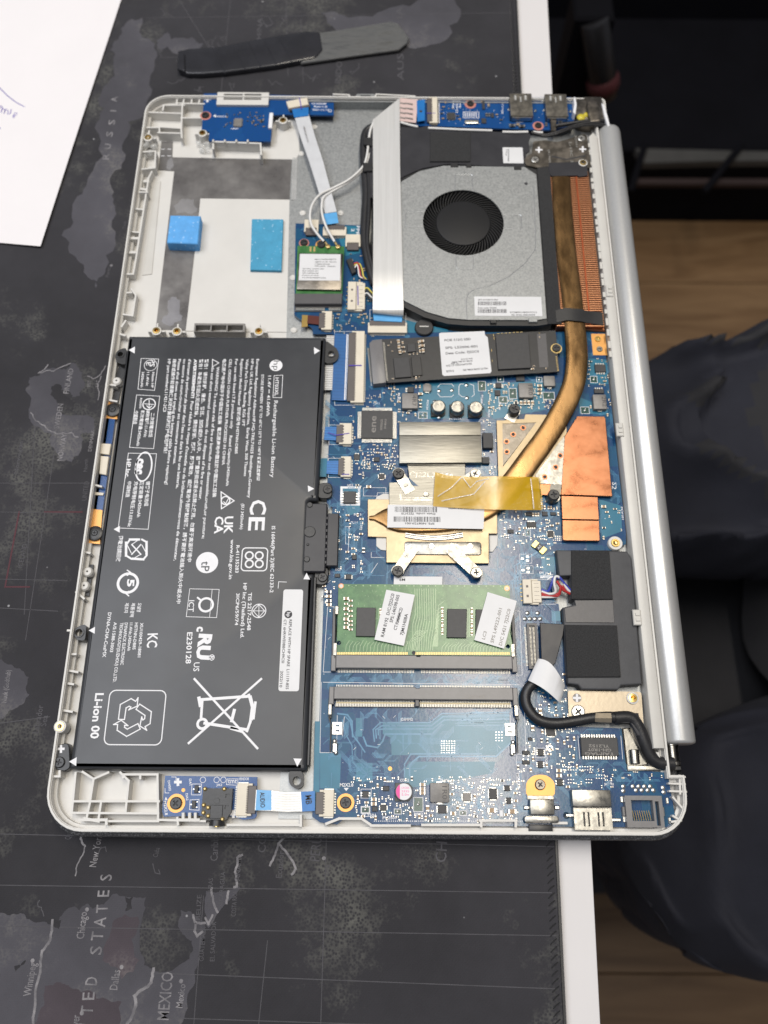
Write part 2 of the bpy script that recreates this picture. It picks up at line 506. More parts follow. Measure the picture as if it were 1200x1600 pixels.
def see_through(name, col, alpha, rough=0.2, bump=0.5, bs=120):
    m = mat(name, col, rough, 0.0, var=0.15, vs=80, bump=bump, bs=bs)
    m.node_tree.nodes['Principled BSDF'].inputs['Alpha'].default_value = alpha
    return m
M['kapton'] = see_through('amber_polyimide_tape', (0.60, 0.36, 0.010), 0.74, 0.18, 1.0, 60)
M['clear'] = see_through('clear_glue', (0.8, 0.8, 0.78), 0.35, 0.08, 1.0, 300)
M['sheet'] = see_through('clear_plastic_sheet', (0.62, 0.62, 0.61), 0.30, 0.12, 0.2, 100)

def screw(parent, x, y, z, r=1.9, m='black', h=0.7, name='screw'):
    def b(mb):
        c = r * 0.55; w = r * 0.13
        cross = [(-c, -w), (-w, -w), (-w, -c), (w, -c), (w, -w), (c, -w), (c, w), (w, w), (w, c), (-w, c), (-w, w), (-c, w)]
        a = 0.5
        cross = [(px * math.cos(a) - py * math.sin(a), px * math.sin(a) + py * math.cos(a)) for px, py in cross]
        mb.plate(circle(0, 0, r * .86, 20), [cross], h * .45, h)
        mb.lathe([(r, -h * .2), (r, h * .65), (r * .86, h * .99)], (0, 0, 0), n=20, close=False)
        mb.mat(1).cyl(0, 0, r * .8, -h * .3, h * .4, 12)
    key = (round(r, 2), m, round(h, 2))
    return piece(name, key, b, [M[m], M['ink']], parent, x, y, z, random.uniform(0, 3))

def wall(mb, pts, t, z0, z1, z=None):
    """thin upright ribs along photo pixels"""
    w = PP(pts, z if z is not None else z1)
    for a, b in zip(w, w[1:]):
        a = Vector(a); b = Vector(b); d = (b - a).normalized(); e = d * (t * .5); m = Vector((-d.y, d.x)) * (t * .5)
        mb.prism([a - e - m, b + e - m, b + e + m, a - e + m], z0, z1 - random.uniform(0, .02))
from mathutils import noise
# ============================================================ the room: floor, desk, desk mat
FLOOR_Z = -733.0
def wood_material():
    m = bpy.data.materials.new('oak_floor_wood'); m.use_nodes = True
    nt = m.node_tree; N = nt.nodes; L = nt.links; b = N['Principled BSDF']; b.inputs['Roughness'].default_value = 0.42
    tc = N.new('ShaderNodeTexCoord'); inf = N.new('ShaderNodeObjectInfo')
    ad = N.new('ShaderNodeVectorMath'); ad.operation = 'ADD'
    cx = N.new('ShaderNodeCombineXYZ'); mu = N.new('ShaderNodeMath'); mu.operation = 'MULTIPLY'; mu.inputs[1].default_value = 37.0
    L.new(inf.outputs['Random'], mu.inputs[0]); L.new(mu.outputs[0], cx.inputs[2])
    L.new(tc.outputs['Object'], ad.inputs[0]); L.new(cx.outputs[0], ad.inputs[1])
    mp = N.new('ShaderNodeMapping'); mp.inputs['Scale'].default_value = (1.6, 12, 1); L.new(ad.outputs[0], mp.inputs['Vector'])
    n = N.new('ShaderNodeTexNoise'); n.inputs['Scale'].default_value = 2.2; n.inputs['Detail'].default_value = 9; n.inputs['Distortion'].default_value = 1.6
    L.new(mp.outputs[0], n.inputs['Vector'])
    r = N.new('ShaderNodeValToRGB'); e = r.color_ramp.elements
    e[0].position = .32; e[0].color = (0.135, 0.074, 0.032, 1); e[1].position = .7; e[1].color = (0.235, 0.143, 0.070, 1)
    k = r.color_ramp.elements.new(.5); k.color = (0.185, 0.107, 0.050, 1)
    L.new(n.outputs['Fac'], r.inputs['Fac']); L.new(r.outputs['Color'], b.inputs['Base Color'])
    bp = N.new('ShaderNodeBump'); bp.inputs['Strength'].default_value = .2; bp.inputs['Distance'].default_value = .001
    L.new(n.outputs['Fac'], bp.inputs['Height']); L.new(bp.outputs[0], b.inputs['Normal'])
    return m
M['wood'] = wood_material()
M['seam'] = mat('dark_floor_seam', (0.03, 0.02, 0.015), 0.8)
fl = mk('floor', MB().box(-900, 1900, -1100, 2300, FLOOR_Z - 20, FLOOR_Z - 3), M['seam'], kind='structure')
fl['label'] = 'brown wooden plank floor far below the desk edge'
y = -1100; k = 0
while y < 2280:
    x = -900 - (k % 3) * 430
    while x < 1900:
        def pl(mb): mb.box(-644.3, 644.3, -94.4, 94.4, -2, 0, .8)
        if x + 1290 > -300:
            piece('floor_plank', 0, pl, M['wood'], fl, x + 645, y + 95, FLOOR_Z + random.uniform(-.3, .3))
        x += 1290
    y += 190; k += 1

M['deskwhite'] = mat('white_desk_laminate', (0.70, 0.68, 0.68), 0.35, var=0.03, vs=8)
dR = lambda y: 219.74 + (y - 454.8) * (219.74 - 205.63) / 518.5          # desk's right edge runs a degree and a half off the laptop
desk = mk('desk', MB().prism([(-560, -420), (dR(-420), -420), (dR(760), 760), (-560, 760)], -28, -3, 1.0, 2), M['deskwhite'],
          label='white desk with its straight front edge showing beside the dark mat', cat='desk')
for lx, ly in ((-520, -380), (150, -380), (150, 700), (-520, 700)):
    piece('leg', 'desk', lambda mb: mb.box(-22, 22, -22, 22, 0, 700, 1.5), M['deskwhite'], desk, lx, ly, FLOOR_Z + 2)

def cloth_material(name, base, worn):
    m = bpy.data.materials.new(name); m.use_nodes = True
    nt = m.node_tree; N = nt.nodes; L = nt.links; b = N['Principled BSDF']
    b.inputs['Roughness'].default_value = 0.8; b.inputs['Sheen Weight'].default_value = 0.08; b.inputs['Specular IOR Level'].default_value = 0.3
    tc = N.new('ShaderNodeTexCoord')
    n0 = N.new('ShaderNodeTexNoise'); n0.inputs['Scale'].default_value = 9; n0.inputs['Detail'].default_value = 8; n0.inputs['Roughness'].default_value = .65
    L.new(tc.outputs['Object'], n0.inputs['Vector'])
    r0 = N.new('ShaderNodeValToRGB'); r0.color_ramp.elements[0].position = .35; r0.color_ramp.elements[1].position = .7
    r0.color_ramp.elements[0].color = (*[c * .66 for c in base], 1); r0.color_ramp.elements[1].color = (*[c * 1.3 for c in base], 1)
    L.new(n0.outputs['Fac'], r0.inputs['Fac'])
    # pale worn, dusty patches
    n1 = N.new('ShaderNodeTexNoise'); n1.inputs['Scale'].default_value = 17; n1.inputs['Detail'].default_value = 10; n1.inputs['Roughness'].default_value = .72
    L.new(tc.outputs['Object'], n1.inputs['Vector'])
    r1 = N.new('ShaderNodeValToRGB'); r1.color_ramp.elements[0].position = .53; r1.color_ramp.elements[1].position = .80
    L.new(n1.outputs['Fac'], r1.inputs['Fac'])
    vr = N.new('ShaderNodeTexVoronoi'); vr.inputs['Scale'].default_value = 900; L.new(tc.outputs['Object'], vr.inputs['Vector'])
    mm = N.new('ShaderNodeMath'); mm.operation = 'MULTIPLY'
    r2 = N.new('ShaderNodeValToRGB'); r2.color_ramp.elements[0].position = .25; r2.color_ramp.elements[1].position = .65
    L.new(vr.outputs['Distance'], r2.inputs['Fac'])
    L.new(r1.outputs['Color'], mm.inputs[0]); L.new(r2.outputs['Color'], mm.inputs[1])
    mx = N.new('ShaderNodeMix'); mx.data_type = 'RGBA'; L.new(mm.outputs[0], mx.inputs[0])
    L.new(r0.outputs['Color'], mx.inputs[6]); mx.inputs[7].default_value = (*worn, 1)
    # lint specks
    v = N.new('ShaderNodeTexVoronoi'); v.inputs['Scale'].default_value = 55; L.new(tc.outputs['Object'], v.inputs['Vector'])
    r3 = N.new('ShaderNodeValToRGB'); r3.color_ramp.elements[0].position = .018; r3.color_ramp.elements[0].color = (1, 1, 1, 1)
    r3.color_ramp.elements[1].position = .035; r3.color_ramp.elements[1].color = (0, 0, 0, 1)
    L.new(v.outputs['Distance'], r3.inputs['Fac'])
    mx2 = N.new('ShaderNodeMix'); mx2.data_type = 'RGBA'; L.new(r3.outputs['Color'], mx2.inputs[0])
    L.new(mx.outputs[2], mx2.inputs[6]); mx2.inputs[7].default_value = (0.3, 0.3, 0.31, 1)
    L.new(mx2.outputs[2], b.inputs['Base Color'])
    ck = N.new('ShaderNodeTexChecker'); ck.inputs['Scale'].default_value = 1400; L.new(tc.outputs['Object'], ck.inputs['Vector'])
    n2 = N.new('ShaderNodeTexNoise'); n2.inputs['Scale'].default_value = 1500; L.new(tc.outputs['Object'], n2.inputs['Vector'])
    ad = N.new('ShaderNodeMath'); ad.operation = 'ADD'; L.new(ck.outputs['Fac'], ad.inputs[0]); L.new(n2.outputs['Fac'], ad.inputs[1])
    bp = N.new('ShaderNodeBump'); bp.inputs['Strength'].default_value = .35; bp.inputs['Distance'].default_value = .0002
    L.new(ad.outputs[0], bp.inputs['Height']); L.new(bp.outputs[0], b.inputs['Normal'])
    return m
M['cloth'] = cloth_material('dark_cloth_mat', (0.031, 0.030, 0.035), (0.17, 0.17, 0.15))
M['land'] = cloth_material('printed_land', (0.070, 0.068, 0.080), (0.20, 0.19, 0.17))
M['land2'] = cloth_material('printed_mauve_land', (0.066, 0.054, 0.064), (0.20, 0.18, 0.17))
M['water'] = cloth_material('printed_lake', (0.026, 0.025, 0.029), (0.12, 0.12, 0.11))
M['mapink'] = mat('faded_map_ink', (0.24, 0.23, 0.24), 0.8, col2=(0.12, 0.115, 0.125), vs=180, fac=(.4, .6))
M['mapink2'] = mat('faint_map_ink', (0.066, 0.064, 0.072), 0.8, var=.25, vs=150)
M['mapred'] = mat('faint_red_map_line', (0.075, 0.022, 0.030), 0.8, var=.2, vs=150)
mR = lambda y: 201.0 + (y - 454.6) * (201.0 - 192.4) / 518.3
mt = mk('desk_mat', MB().prism([(-430, -330), (mR(-330), -330), (mR(700), 700), (-430, 700)], -3, 0, .8, 2), M['cloth'],
        label='dark cloth desk mat printed with a faded world map under the laptop', cat='desk mat')
# stitched right hem
hm = MB()
yy = -150
while yy < 520:
    x = mR(yy) - 3.2
    hm.sweep([(x - 1.3, yy, .05), (x, yy + 1.3, .45), (x + 1.2, yy + 2.0, .05)], .4, .3, 5)
    yy += 2.6
mk('hem_stitching', hm, M['black'], mt, kind='stuff')
mk('hem_fold', MB().sweep([(mR(y) - .6, y, -.9) for y in (-330, 0, 300, 700)], 1.8, 2.6, 8), M['black'], mt)

def frac(pts, amp, lev=4):
    p = [Vector(q) for q in pts]
    for _ in range(lev):
        o = []
        for i in range(len(p)):
            a, b = p[i], p[(i + 1) % len(p)]
            d = b - a; m = (a + b) / 2 + Vector((-d.y, d.x)) * random.uniform(-amp, amp)
            o += [a, m]
        p = o
    return [tuple(q) for q in p]

def shore(pts, amp=.22, lev=3): return frac(PP(pts, 0), amp, lev)
mk('printed_land', MB().flat(shore([(178, 95), (185, 62), (205, 30), (222, 28), (228, 60), (245, 80), (238, 140), (200, 190), (195, 250), (178, 300), (175, 345), (165, 420),
                 (150, 450), (135, 430), (108, 395), (112, 340), (135, 290), (148, 200), (160, 140)]), .03), M['land'], mt, smooth=False)
mk('printed_land', MB().flat(shore([(245, 62), (262, 50), (268, 62), (300, 58), (318, 68), (300, 85), (262, 72), (250, 78)]), .04), M['land'], mt, smooth=False)
mk('printed_land', MB().flat(shore([(72, 575), (104, 578), (112, 567), (127, 590), (125, 618), (112, 622), (104, 610), (90, 612), (96, 640), (110, 650), (148, 655), (145, 675), (125, 680),
                 (122, 712), (112, 722), (95, 720), (84, 700), (62, 668), (45, 650), (40, 610), (46, 590)]), .03), M['land'], mt, smooth=False)
mk('printed_land', MB().flat(shore([(0, 1030), (20, 1040), (45, 1058), (46, 1085), (28, 1105), (8, 1120), (-20, 1125), (-40, 1080)]), .03), M['land'], mt, smooth=False)
mk('printed_land', MB().flat(shore([(-30, 1425), (12, 1430), (38, 1428), (42, 1436), (70, 1440), (82, 1446), (98, 1428), (110, 1418), (125, 1422), (138, 1412), (145, 1420), (175, 1398),
                 (190, 1400), (228, 1402), (222, 1435), (218, 1475), (225, 1508), (250, 1520), (270, 1516), (296, 1498), (300, 1470), (282, 1455), (282, 1422), (298, 1424),
                 (322, 1442), (318, 1470), (305, 1535), (288, 1590), (270, 1640), (-30, 1640)], .16), .03), M['land'], mt, smooth=False)
mk('printed_land', MB().flat(shore([(322, 1392), (352, 1392), (372, 1384), (376, 1388), (342, 1425), (326, 1450), (322, 1445)], .1), .035), M['land'], mt, smooth=False)
mk('printed_land', MB().flat(shore([(500, 20), (560, 25), (640, 10), (700, -10), (700, 60), (640, 75), (600, 50), (540, 60)]), .03), M['land'], mt, smooth=False)
mk('printed_land', MB().flat(shore([(130, 652), (136, 676), (122, 668)]), .05), M['land'], mt, smooth=False)
mk('printed_land', MB().flat(shore([(70, 1540), (95, 1535), (118, 1545), (150, 1560), (190, 1565), (195, 1640), (52, 1640), (62, 1580)]), .045), M['land2'], mt, smooth=False)
mk('printed_land', MB().flat(shore([(176, 1440), (215, 1432), (218, 1500), (190, 1530), (160, 1500)]), .05), M['land2'], mt, smooth=False)
mk('printed_water', MB().flat(shore([(78, 1440), (98, 1436), (92, 1452), (84, 1448)]), .06), M['water'], mt, smooth=False)
mk('printed_water', MB().flat(shore([(22, 1510), (40, 1500), (38, 1506), (24, 1518)]), .06), M['water'], mt, smooth=False)
mk('printed_water', MB().flat(shore([(80, 605), (92, 600), (96, 615), (108, 622), (118, 628), (112, 645), (100, 648), (88, 625)]), .06), M['water'], mt, smooth=False)
mk('printed_water', MB().flat(shore([(195, 1400), (208, 1402), (206, 1420), (196, 1424)]), .06), M['water'], mt, smooth=False)
gl = MB()
for a, b in (((0, 1303), (866, 1323)), ((0, 1447), (868, 1462)), ((235, 1520), (868, 1545)), ((250, 1590), (868, 1610)), ((0, 1383), (862, 1395)),
             ((0, 755), (140, 755)), ((0, 800), (110, 802)), ((0, 905), (105, 907)), ((0, 950), (90, 955)), ((230, 28), (800, 20)), ((240, 62), (280, 62)),
             ((360, 0), (300, 590)), ((447, 0), (450, 120)), ((470, 30), (474, 130)), ((418, 1470), (400, 1640)), ((318, 1400), (300, 1640)), ((510, 1310), (500, 1640)),
             ((105, 575), (40, 1000)), ((56, 640), (38, 960)), ((0, 1130), (78, 1120)), ((280, 0), (330, 80)), ((250, 90), (600, 86))):
    gl.line(PP([a, b], 0), .3, .05, 0)
for i in range(26):
    u, v = random.uniform(235, 620), random.uniform(10, 140)
    if i > 22: u, v = random.uniform(20, 560), random.uniform(1320, 1580)
    q = [(u, v)]
    for _ in range(6): q.append((q[-1][0] + random.uniform(-8, 8), q[-1][1] + random.uniform(-8, 8)))
    gl.line(PP(q, 0), .35, .05, 0)
mk('map_grid', gl, M['mapink2'], mt, kind='stuff', smooth=False)
rd = MB()
rd.line(PP([(30, 800), (8, 917), (46, 917)], 0), .7, .06, 0); rd.line(PP([(70, 800), (128, 800)], 0), .7, .06, 0)
mk('map_red_line', rd, M['mapred'], mt, smooth=False)
tx = MB(); tf = MB()
for s_, a, b, h in (('R', (170, 249), (171, 240), 3.6), ('U', (172, 233), (174, 225), 3.6), ('S', (175, 214), (177, 206), 3.6), ('S', (179, 195), (180, 187), 3.6),
                    ('I', (181.5, 174.5), (182, 172.5), 3.6), ('A', (183, 159), (184, 151), 3.6),
                    ('FINLAND', (107, 615), (115, 576), 2.6), ('SWEDEN', (92, 670), (99, 631), 2.6), ('NORWAY', (97, 720), (105, 678), 2.6), ('DENMARK', (143, 705), (148, 672), 1.7),
                    ('EST', (141, 604), (142, 594), 1.5), ('LAT', (154, 604), (155, 594), 1.5),
                    ('Nuuk (Godthab)', (10, 1098), (17, 1047), 2.2), ('Winnipeg', (48, 1557), (57, 1505), 3.0), ('Chicago', (131, 1467), (136, 1425), 3.0),
                    ('New York', (150, 1355), (160, 1303), 2.8), ('Dallas', (183, 1547), (188, 1516), 3.0), ('ver', (123, 1602), (125, 1586), 3.0),
                    ('S', (158, 1492), (160, 1479), 4.6), ('T', (160, 1470), (162, 1456), 4.6), ('A', (164, 1449), (166, 1433), 4.6), ('T', (168, 1426), (169, 1413), 4.6),
                    ('E', (170, 1401), (171, 1391), 4.6), ('S', (174, 1376), (175, 1366), 4.6),
                    ('T', (144, 1586), (146, 1572), 4.6), ('E', (147, 1562), (148, 1550), 4.6), ('D', (151, 1540), (153, 1527), 4.6), ('I', (140, 1606), (141, 1602), 4.6),
                    ('MEXICO', (263, 1594), (271, 1519), 4.4), ('Mexico', (285, 1575), (290, 1538), 2.6)):
    tx.textp(s_, a, b, h, .08)
for s_, a, b, h in (('ICELAND', (35, 887), (43, 850), 2.3), ('AUSTRALIA', (631, 126), (629, 10), 3.8), ('Labrador', (60, 1146), (68, 1102), 2.6), ('Sea', (72, 1135), (75, 1118), 2.6),
                    ('Norwegian', (28, 740), (36, 690), 2.0), ('North', (136, 737), (138, 717), 1.8), ('UNITED', (135, 782), (139, 752), 2.2), ('Caribbean', (340, 1345), (342, 1290), 3.0),
                    ('COLOMBIA', (415, 1332), (419, 1240), 3.2), ('Ecuador', (440, 1372), (444, 1330), 2.4), ('PERU', (499, 1346), (503, 1308), 4.0), ('CHILE', (697, 1348), (700, 1285), 4.4),
                    ('Lima', (513, 1368), (515, 1352), 2.4), ('Quebec', (110, 1312), (114, 1290), 2.4), ('Cuba', (246, 1340), (250, 1325), 2.0), ('Perm', (170, 433), (173, 418), 1.8),
                    ('Omsk', (196, 358), (198, 345), 1.8), ('INDONESIA', (532, 130), (538, 60), 3.4), ('CHINA', (408, 72), (410, 28), 3.0), ('BELIZE', (313, 1437), (315, 1398), 1.8),
                    ('COSTA RICA', (368, 1432), (371, 1392), 1.8), ('PANAMA', (374, 1382), (378, 1334), 1.8), ('GUATEMALA', (318, 1502), (322, 1448), 1.8), ('EL SALVADOR', (335, 1502), (338, 1440), 1.8),
                    ('NICARAGUA', (348, 1418), (352, 1362), 1.8), ('HONDURAS', (330, 1420), (333, 1372), 1.8)):
    tf.textp(s_, a, b, h, .08)
def wob(pts, w, amp=.35, lev=3):
    p = [Vector(q) for q in PP(pts, 0)]
    for _ in range(lev):
        o = [p[0]]
        for a, b in zip(p, p[1:]):
            d = b - a; o += [(a + b) / 2 + Vector((-d.y, d.x)) * random.uniform(-amp, amp) * .6, b]
        p = o
    tx.line(p, w, .07, 0)
wob([(82, 1438), (78, 1470), (66, 1486), (60, 1530), (52, 1610)], .9, .12)
wob([(240, 1514), (236, 1535), (210, 1556), (212, 1572), (188, 1610)], 1.0, .2)
wob([(128, 1296), (128, 1315), (133, 1322)], .7, .2); wob([(132, 1325), (118, 1368)], .5, .3)
wob([(450, 1300), (435, 1318), (422, 1352)], .8, .12); wob([(437, 1320), (450, 1335), (462, 1358), (456, 1366)], .8, .12)
wob([(468, 1301), (482, 1309), (492, 1303)], .8, .1)
wob([(331, 1388), (333, 1405), (340, 1425)], .8, .15); wob([(357, 1393), (354, 1411)], .8, .15); wob([(378, 1336), (371, 1340), (370, 1385), (366, 1386)], .8, .2)
wob([(302, 1430), (305, 1441), (320, 1442)], .8, .1); wob([(306, 1441), (304, 1455), (308, 1463), (316, 1456)], .8, .1); wob([(321, 1434), (326, 1444), (332, 1430)], .7, .1)
wob([(48, 645), (70, 665), (82, 675), (92, 678), (112, 676), (122, 683)], .5, .25); wob([(75, 570), (60, 583), (84, 580), (110, 568)], .5, .25)
wob([(137, 588), (145, 592), (158, 585), (165, 572)], .4, .2); wob([(158, 588), (154, 610), (153, 625)], .4, .2)
for c_ in ((160, 1300), (136, 1421), (190, 1511), (51, 1501), (283, 1533), (128, 1583), (506, 1341), (174, 415), (203, 350)):
    q = P(c_[0], c_[1], 0); tx.flat(circle(q[0], q[1], .75, 10), .085)
mk('map_lettering', tx, M['mapink'], mt, kind='stuff', smooth=False)
mk('faint_map_lettering', tf, M['mapink2'], mt, kind='stuff', smooth=False)

# ------------------------------------------------------------ paper with pen marks
br = Vector(P(65, 388, 0)); up_ = (Vector(P(190, 0, 0)) - br).normalized(); lf = Vector((-up_.y, up_.x))
pb = MB(); n = 10
rows = []
for i in range(n + 1):
    rows.append([br + lf * (210 * j / n) + up_ * (297 * i / n) for j in range(n + 1)])
def hz(i, j): return .35 + 1.1 * math.exp(-j * .9) * (0.6 + .4 * math.sin(i * .8)) + .6 * math.exp(-i * .8)
b0 = len(pb.v)
for i in range(n + 1):
    for j in range(n + 1): pb.v.append((rows[i][j].x, rows[i][j].y, hz(i, j)))
for i in range(n + 1):
    for j in range(n + 1): pb.v.append((rows[i][j].x, rows[i][j].y, hz(i, j) - .12))
w_ = n + 1; o_ = w_ * w_
for i in range(n):
    for j in range(n):
        a = i * w_ + j
        pb.face((a, a + w_, a + w_ + 1, a + 1)); pb.face((o_ + a, o_ + a + 1, o_ + a + w_ + 1, o_ + a + w_))
for i in range(n):
    a = i * w_; pb.face((a, a + o_, a + w_ + o_, a + w_)); pb.face((i, i + 1, i + 1 + o_, i + o_))
M['sheetpaper'] = mat('white_writing_paper', (0.76, 0.735, 0.745), 0.7, var=0.015, vs=20, bump=.05)
paper = mk('paper_sheet', pb, M['sheetpaper'], label='white paper sheet with a few purple pen marks lying on the mat', cat='paper', angle=80)
pen = MB()
def stroke(pts, r=.25):
    pen.sweep([(*P(u, v, .5), .62) for u, v in pts], 2 * r, .08, 6)
stroke([(-12, 126), (0, 138), (12, 150), (25, 160), (38, 167), (46, 170)])
stroke([(-4, 176), (-1, 170), (2, 165), (4, 168), (2, 176)]); stroke([(4, 170), (8, 172), (6, 178), (10, 170), (13, 174), (12, 179), (16, 178), (18, 171)])
stroke([(20, 184), (24, 176), (27, 177), (25, 181), (20, 181), (24, 183), (21, 185)]); stroke([(-2, 200), (1, 201)], .4)
mk('pen_mark', pen, M['purple'], paper)

# ------------------------------------------------------------ opening tool with taped handle
M['blade'] = mat('scratched_steel_blade', (0.33, 0.33, 0.32), 0.34, 0.9, col2=(0.16, 0.16, 0.155), vs=160, stretch=(.5, 3, 1), fac=(.5, .72), bump=.3, bs=500, rvar=.1)
M['tape'] = mat('black_insulating_tape', (0.022, 0.022, 0.026), 0.22, var=.2, vs=90, bump=.5, bs=160)
tool = root('opening_tool', (*P(460, 80, 0), 0), 'flat steel opening tool with a handle wrapped in black tape', 'tool')
mk('blade', MB().prism(PP([(470, 58), (500, 52.5), (560, 43), (611.8, 34.5), (622, 38), (638.6, 59.4), (636, 68), (623, 78.6), (560, 87), (470, 100)], 2), 1.2, 2.6, .35), M['blade'], tool)
hp = MB().prism(round_poly(PP([(277, 104), (278, 82), (290, 80), (294, 78.6), (340, 76), (400, 64), (478, 51), (500, 52.5), (504.5, 80.5), (493, 93), (430, 105), (355, 115), (317, 118), (294, 118), (280, 113)], 2), 1.2), .2, 3.3, .9, 2)
hnd = mk('handle', hp, M['tape'], tool, angle=60)
wr = MB()
for u in (352, 384, 408, 432, 456):
    wr.sweep([(*P(u, 117 - (u - 340) * .17, 3.4), 3.2), (*P(u - 10, 96 - (u - 340) * .17, 3.4), 3.45), (*P(u - 20, 76 - (u - 340) * .15, 3.4), 3.2)], .7, .35, 6)
mk('tape_edge', wr, M['tape'], hnd)
mk('tape_end', MB().prism(PP([(277, 108), (279, 85), (288, 84), (289, 112)], 4), 3.2, 4.4, .5, 2), M['tape'], hnd)

# ------------------------------------------------------------ things on the floor behind the desk
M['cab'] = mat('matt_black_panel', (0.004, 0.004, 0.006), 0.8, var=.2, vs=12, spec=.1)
M['dimwhite'] = mat('darkened_white_edge', (0.05, 0.049, 0.047), 0.6, var=.2, vs=20)  # white darkened in its base colour to match the dark area behind the desk
M['dimred'] = mat('darkened_red_edge', (0.02, 0.009, 0.008), 0.6, var=.2, vs=20)  # red strip, likewise darkened in its base colour
cy0 = P(1000, 345, FLOOR_Z)[1]
cab = root('black_box', (760, cy0 + 350, FLOOR_Z), 'large black box filling the near-black area on the floor behind the desk', 'box')  # plain black box standing in for the near-black area there
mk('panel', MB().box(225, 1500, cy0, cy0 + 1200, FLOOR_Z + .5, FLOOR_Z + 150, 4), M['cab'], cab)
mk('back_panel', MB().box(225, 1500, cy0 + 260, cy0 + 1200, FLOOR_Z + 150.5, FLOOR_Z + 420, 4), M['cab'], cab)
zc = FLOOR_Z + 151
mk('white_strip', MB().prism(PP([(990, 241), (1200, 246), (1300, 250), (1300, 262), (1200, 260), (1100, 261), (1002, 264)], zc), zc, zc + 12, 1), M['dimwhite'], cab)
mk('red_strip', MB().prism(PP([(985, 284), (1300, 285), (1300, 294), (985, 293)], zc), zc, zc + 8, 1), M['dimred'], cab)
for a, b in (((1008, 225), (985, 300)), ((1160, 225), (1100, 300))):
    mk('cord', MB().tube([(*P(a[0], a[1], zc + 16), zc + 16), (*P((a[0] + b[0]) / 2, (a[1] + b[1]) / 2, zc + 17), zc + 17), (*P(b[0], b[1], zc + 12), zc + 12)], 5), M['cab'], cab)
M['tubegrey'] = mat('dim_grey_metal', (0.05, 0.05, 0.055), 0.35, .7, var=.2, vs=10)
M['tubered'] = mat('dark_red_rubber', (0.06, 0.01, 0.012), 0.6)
za, zb = -330.0, -250.0
ta = Vector((*P(945, 150, za), za)); tb = Vector((*P(928, 30, zb), zb)); ax = (tb - ta)
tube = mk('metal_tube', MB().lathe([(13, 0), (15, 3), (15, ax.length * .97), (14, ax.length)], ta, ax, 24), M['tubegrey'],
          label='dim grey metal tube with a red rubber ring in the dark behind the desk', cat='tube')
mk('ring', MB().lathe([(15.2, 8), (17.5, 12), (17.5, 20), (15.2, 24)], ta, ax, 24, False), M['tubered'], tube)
mk('bracket', MB().box(tb.x - 20, tb.x + 20, tb.y - 5, tb.y + 35, zb - 330, zb + 5, 3), M['cab'], tube)

# ------------------------------------------------------------ seated person and stool, legs in dark jeans
def denim_material(name, a, b_):
    m = mat(name, a, .85, col2=b_, vs=14, fac=(.35, .7), bump=.8, bs=900)
    return m
M['denim'] = denim_material('dark_denim', (0.009, 0.010, 0.018), (0.016, 0.0175, 0.029))
M['shirt'] = denim_material('black_shirt', (0.015, 0.015, 0.018), (0.022, 0.022, 0.026))
M['skin'] = mat('skin', (0.50, 0.30, 0.21), .5, var=.05)
K1 = Vector((*P(985, 735, -240), -240)); K2 = Vector((*P(1110, 1320, -240), -240))
H1 = K1 + Vector((400, 40, 0)); H2 = K2 + Vector((400, 45, 0))
pel = (H1 + H2) / 2 + Vector((30, 0, 10)); pel.z = -235
J = [(pel, 128), (pel + Vector((-5, 0, 150)), 125), (pel + Vector((-20, 0, 330)), 128), (pel + Vector((-30, 0, 470)), 62), (pel + Vector((-55, 0, 560)), 76), (pel + Vector((-62, 0, 660)), 84),
     (H1, 135), ((H1 + K1) / 2, 120), (K1, 88), (K1 + Vector((25, 10, -190)), 58), (K1 + Vector((40, 15, -400)), 40),
     (H2, 135), ((H2 + K2) / 2, 122), (K2, 90), (K2 + Vector((25, -10, -190)), 58), (K2 + Vector((40, -15, -400)), 40),
     (pel + Vector((-20, 190, 380)), 55), (pel + Vector((20, 250, 150)), 44), (pel + Vector((-40, 240, -20)), 34),
     (pel + Vector((-20, -190, 380)), 55), (pel + Vector((20, -250, 150)), 44), (pel + Vector((-40, -240, -20)), 34)]
E_ = [(0, 1), (1, 2), (2, 3), (3, 4), (4, 5), (0, 6), (6, 7), (7, 8), (8, 9), (9, 10), (0, 11), (11, 12), (12, 13), (13, 14), (14, 15), (2, 16), (16, 17), (17, 18), (2, 19), (19, 20), (20, 21)]
me = bpy.data.meshes.new('skeleton'); me.from_pydata([tuple(j[0] * MM) for j in J], E_, [])
so = bpy.data.objects.new('skeleton', me); COL.objects.link(so)
so.modifiers.new('skin', 'SKIN')
for i, sv in enumerate(me.skin_vertices[0].data):
    r_ = J[i][1] * MM; sv.radius = (r_, r_)
me.skin_vertices[0].data[0].use_root = True
sb = so.modifiers.new('smooth', 'SUBSURF'); sb.levels = 5; sb.render_levels = 5
bpy.context.view_layer.update()
dg = bpy.context.evaluated_depsgraph_get()
pm = bpy.data.meshes.new_from_object(so.evaluated_get(dg))
bpy.data.objects.remove(so); bpy.data.meshes.remove(me)
off = tuple(pel); off = (off[0], off[1], FLOOR_Z)
for v in pm.vertices:
    q = Vector(v.co) / MM
    if q.z < pel.z + 60:                       # cloth folds across the thighs and knees
        a_ = noise.noise(Vector((q.x * .008, q.y * .018, q.z * .010))); b_ = noise.noise(Vector((q.x * .03 + 9, q.y * .012, q.z * .012)))
        f_ = 44 * (.6 - abs(a_)) ** 3 * 3 + 60 * max(0, .5 - abs(b_) * 2.2) ** 2
        q += Vector((.2, 0, 1)) * (f_ - 5)
    v.co = (q - Vector(off)) * MM
for m_ in ('denim', 'shirt', 'skin'): pm.materials.append(M[m_])
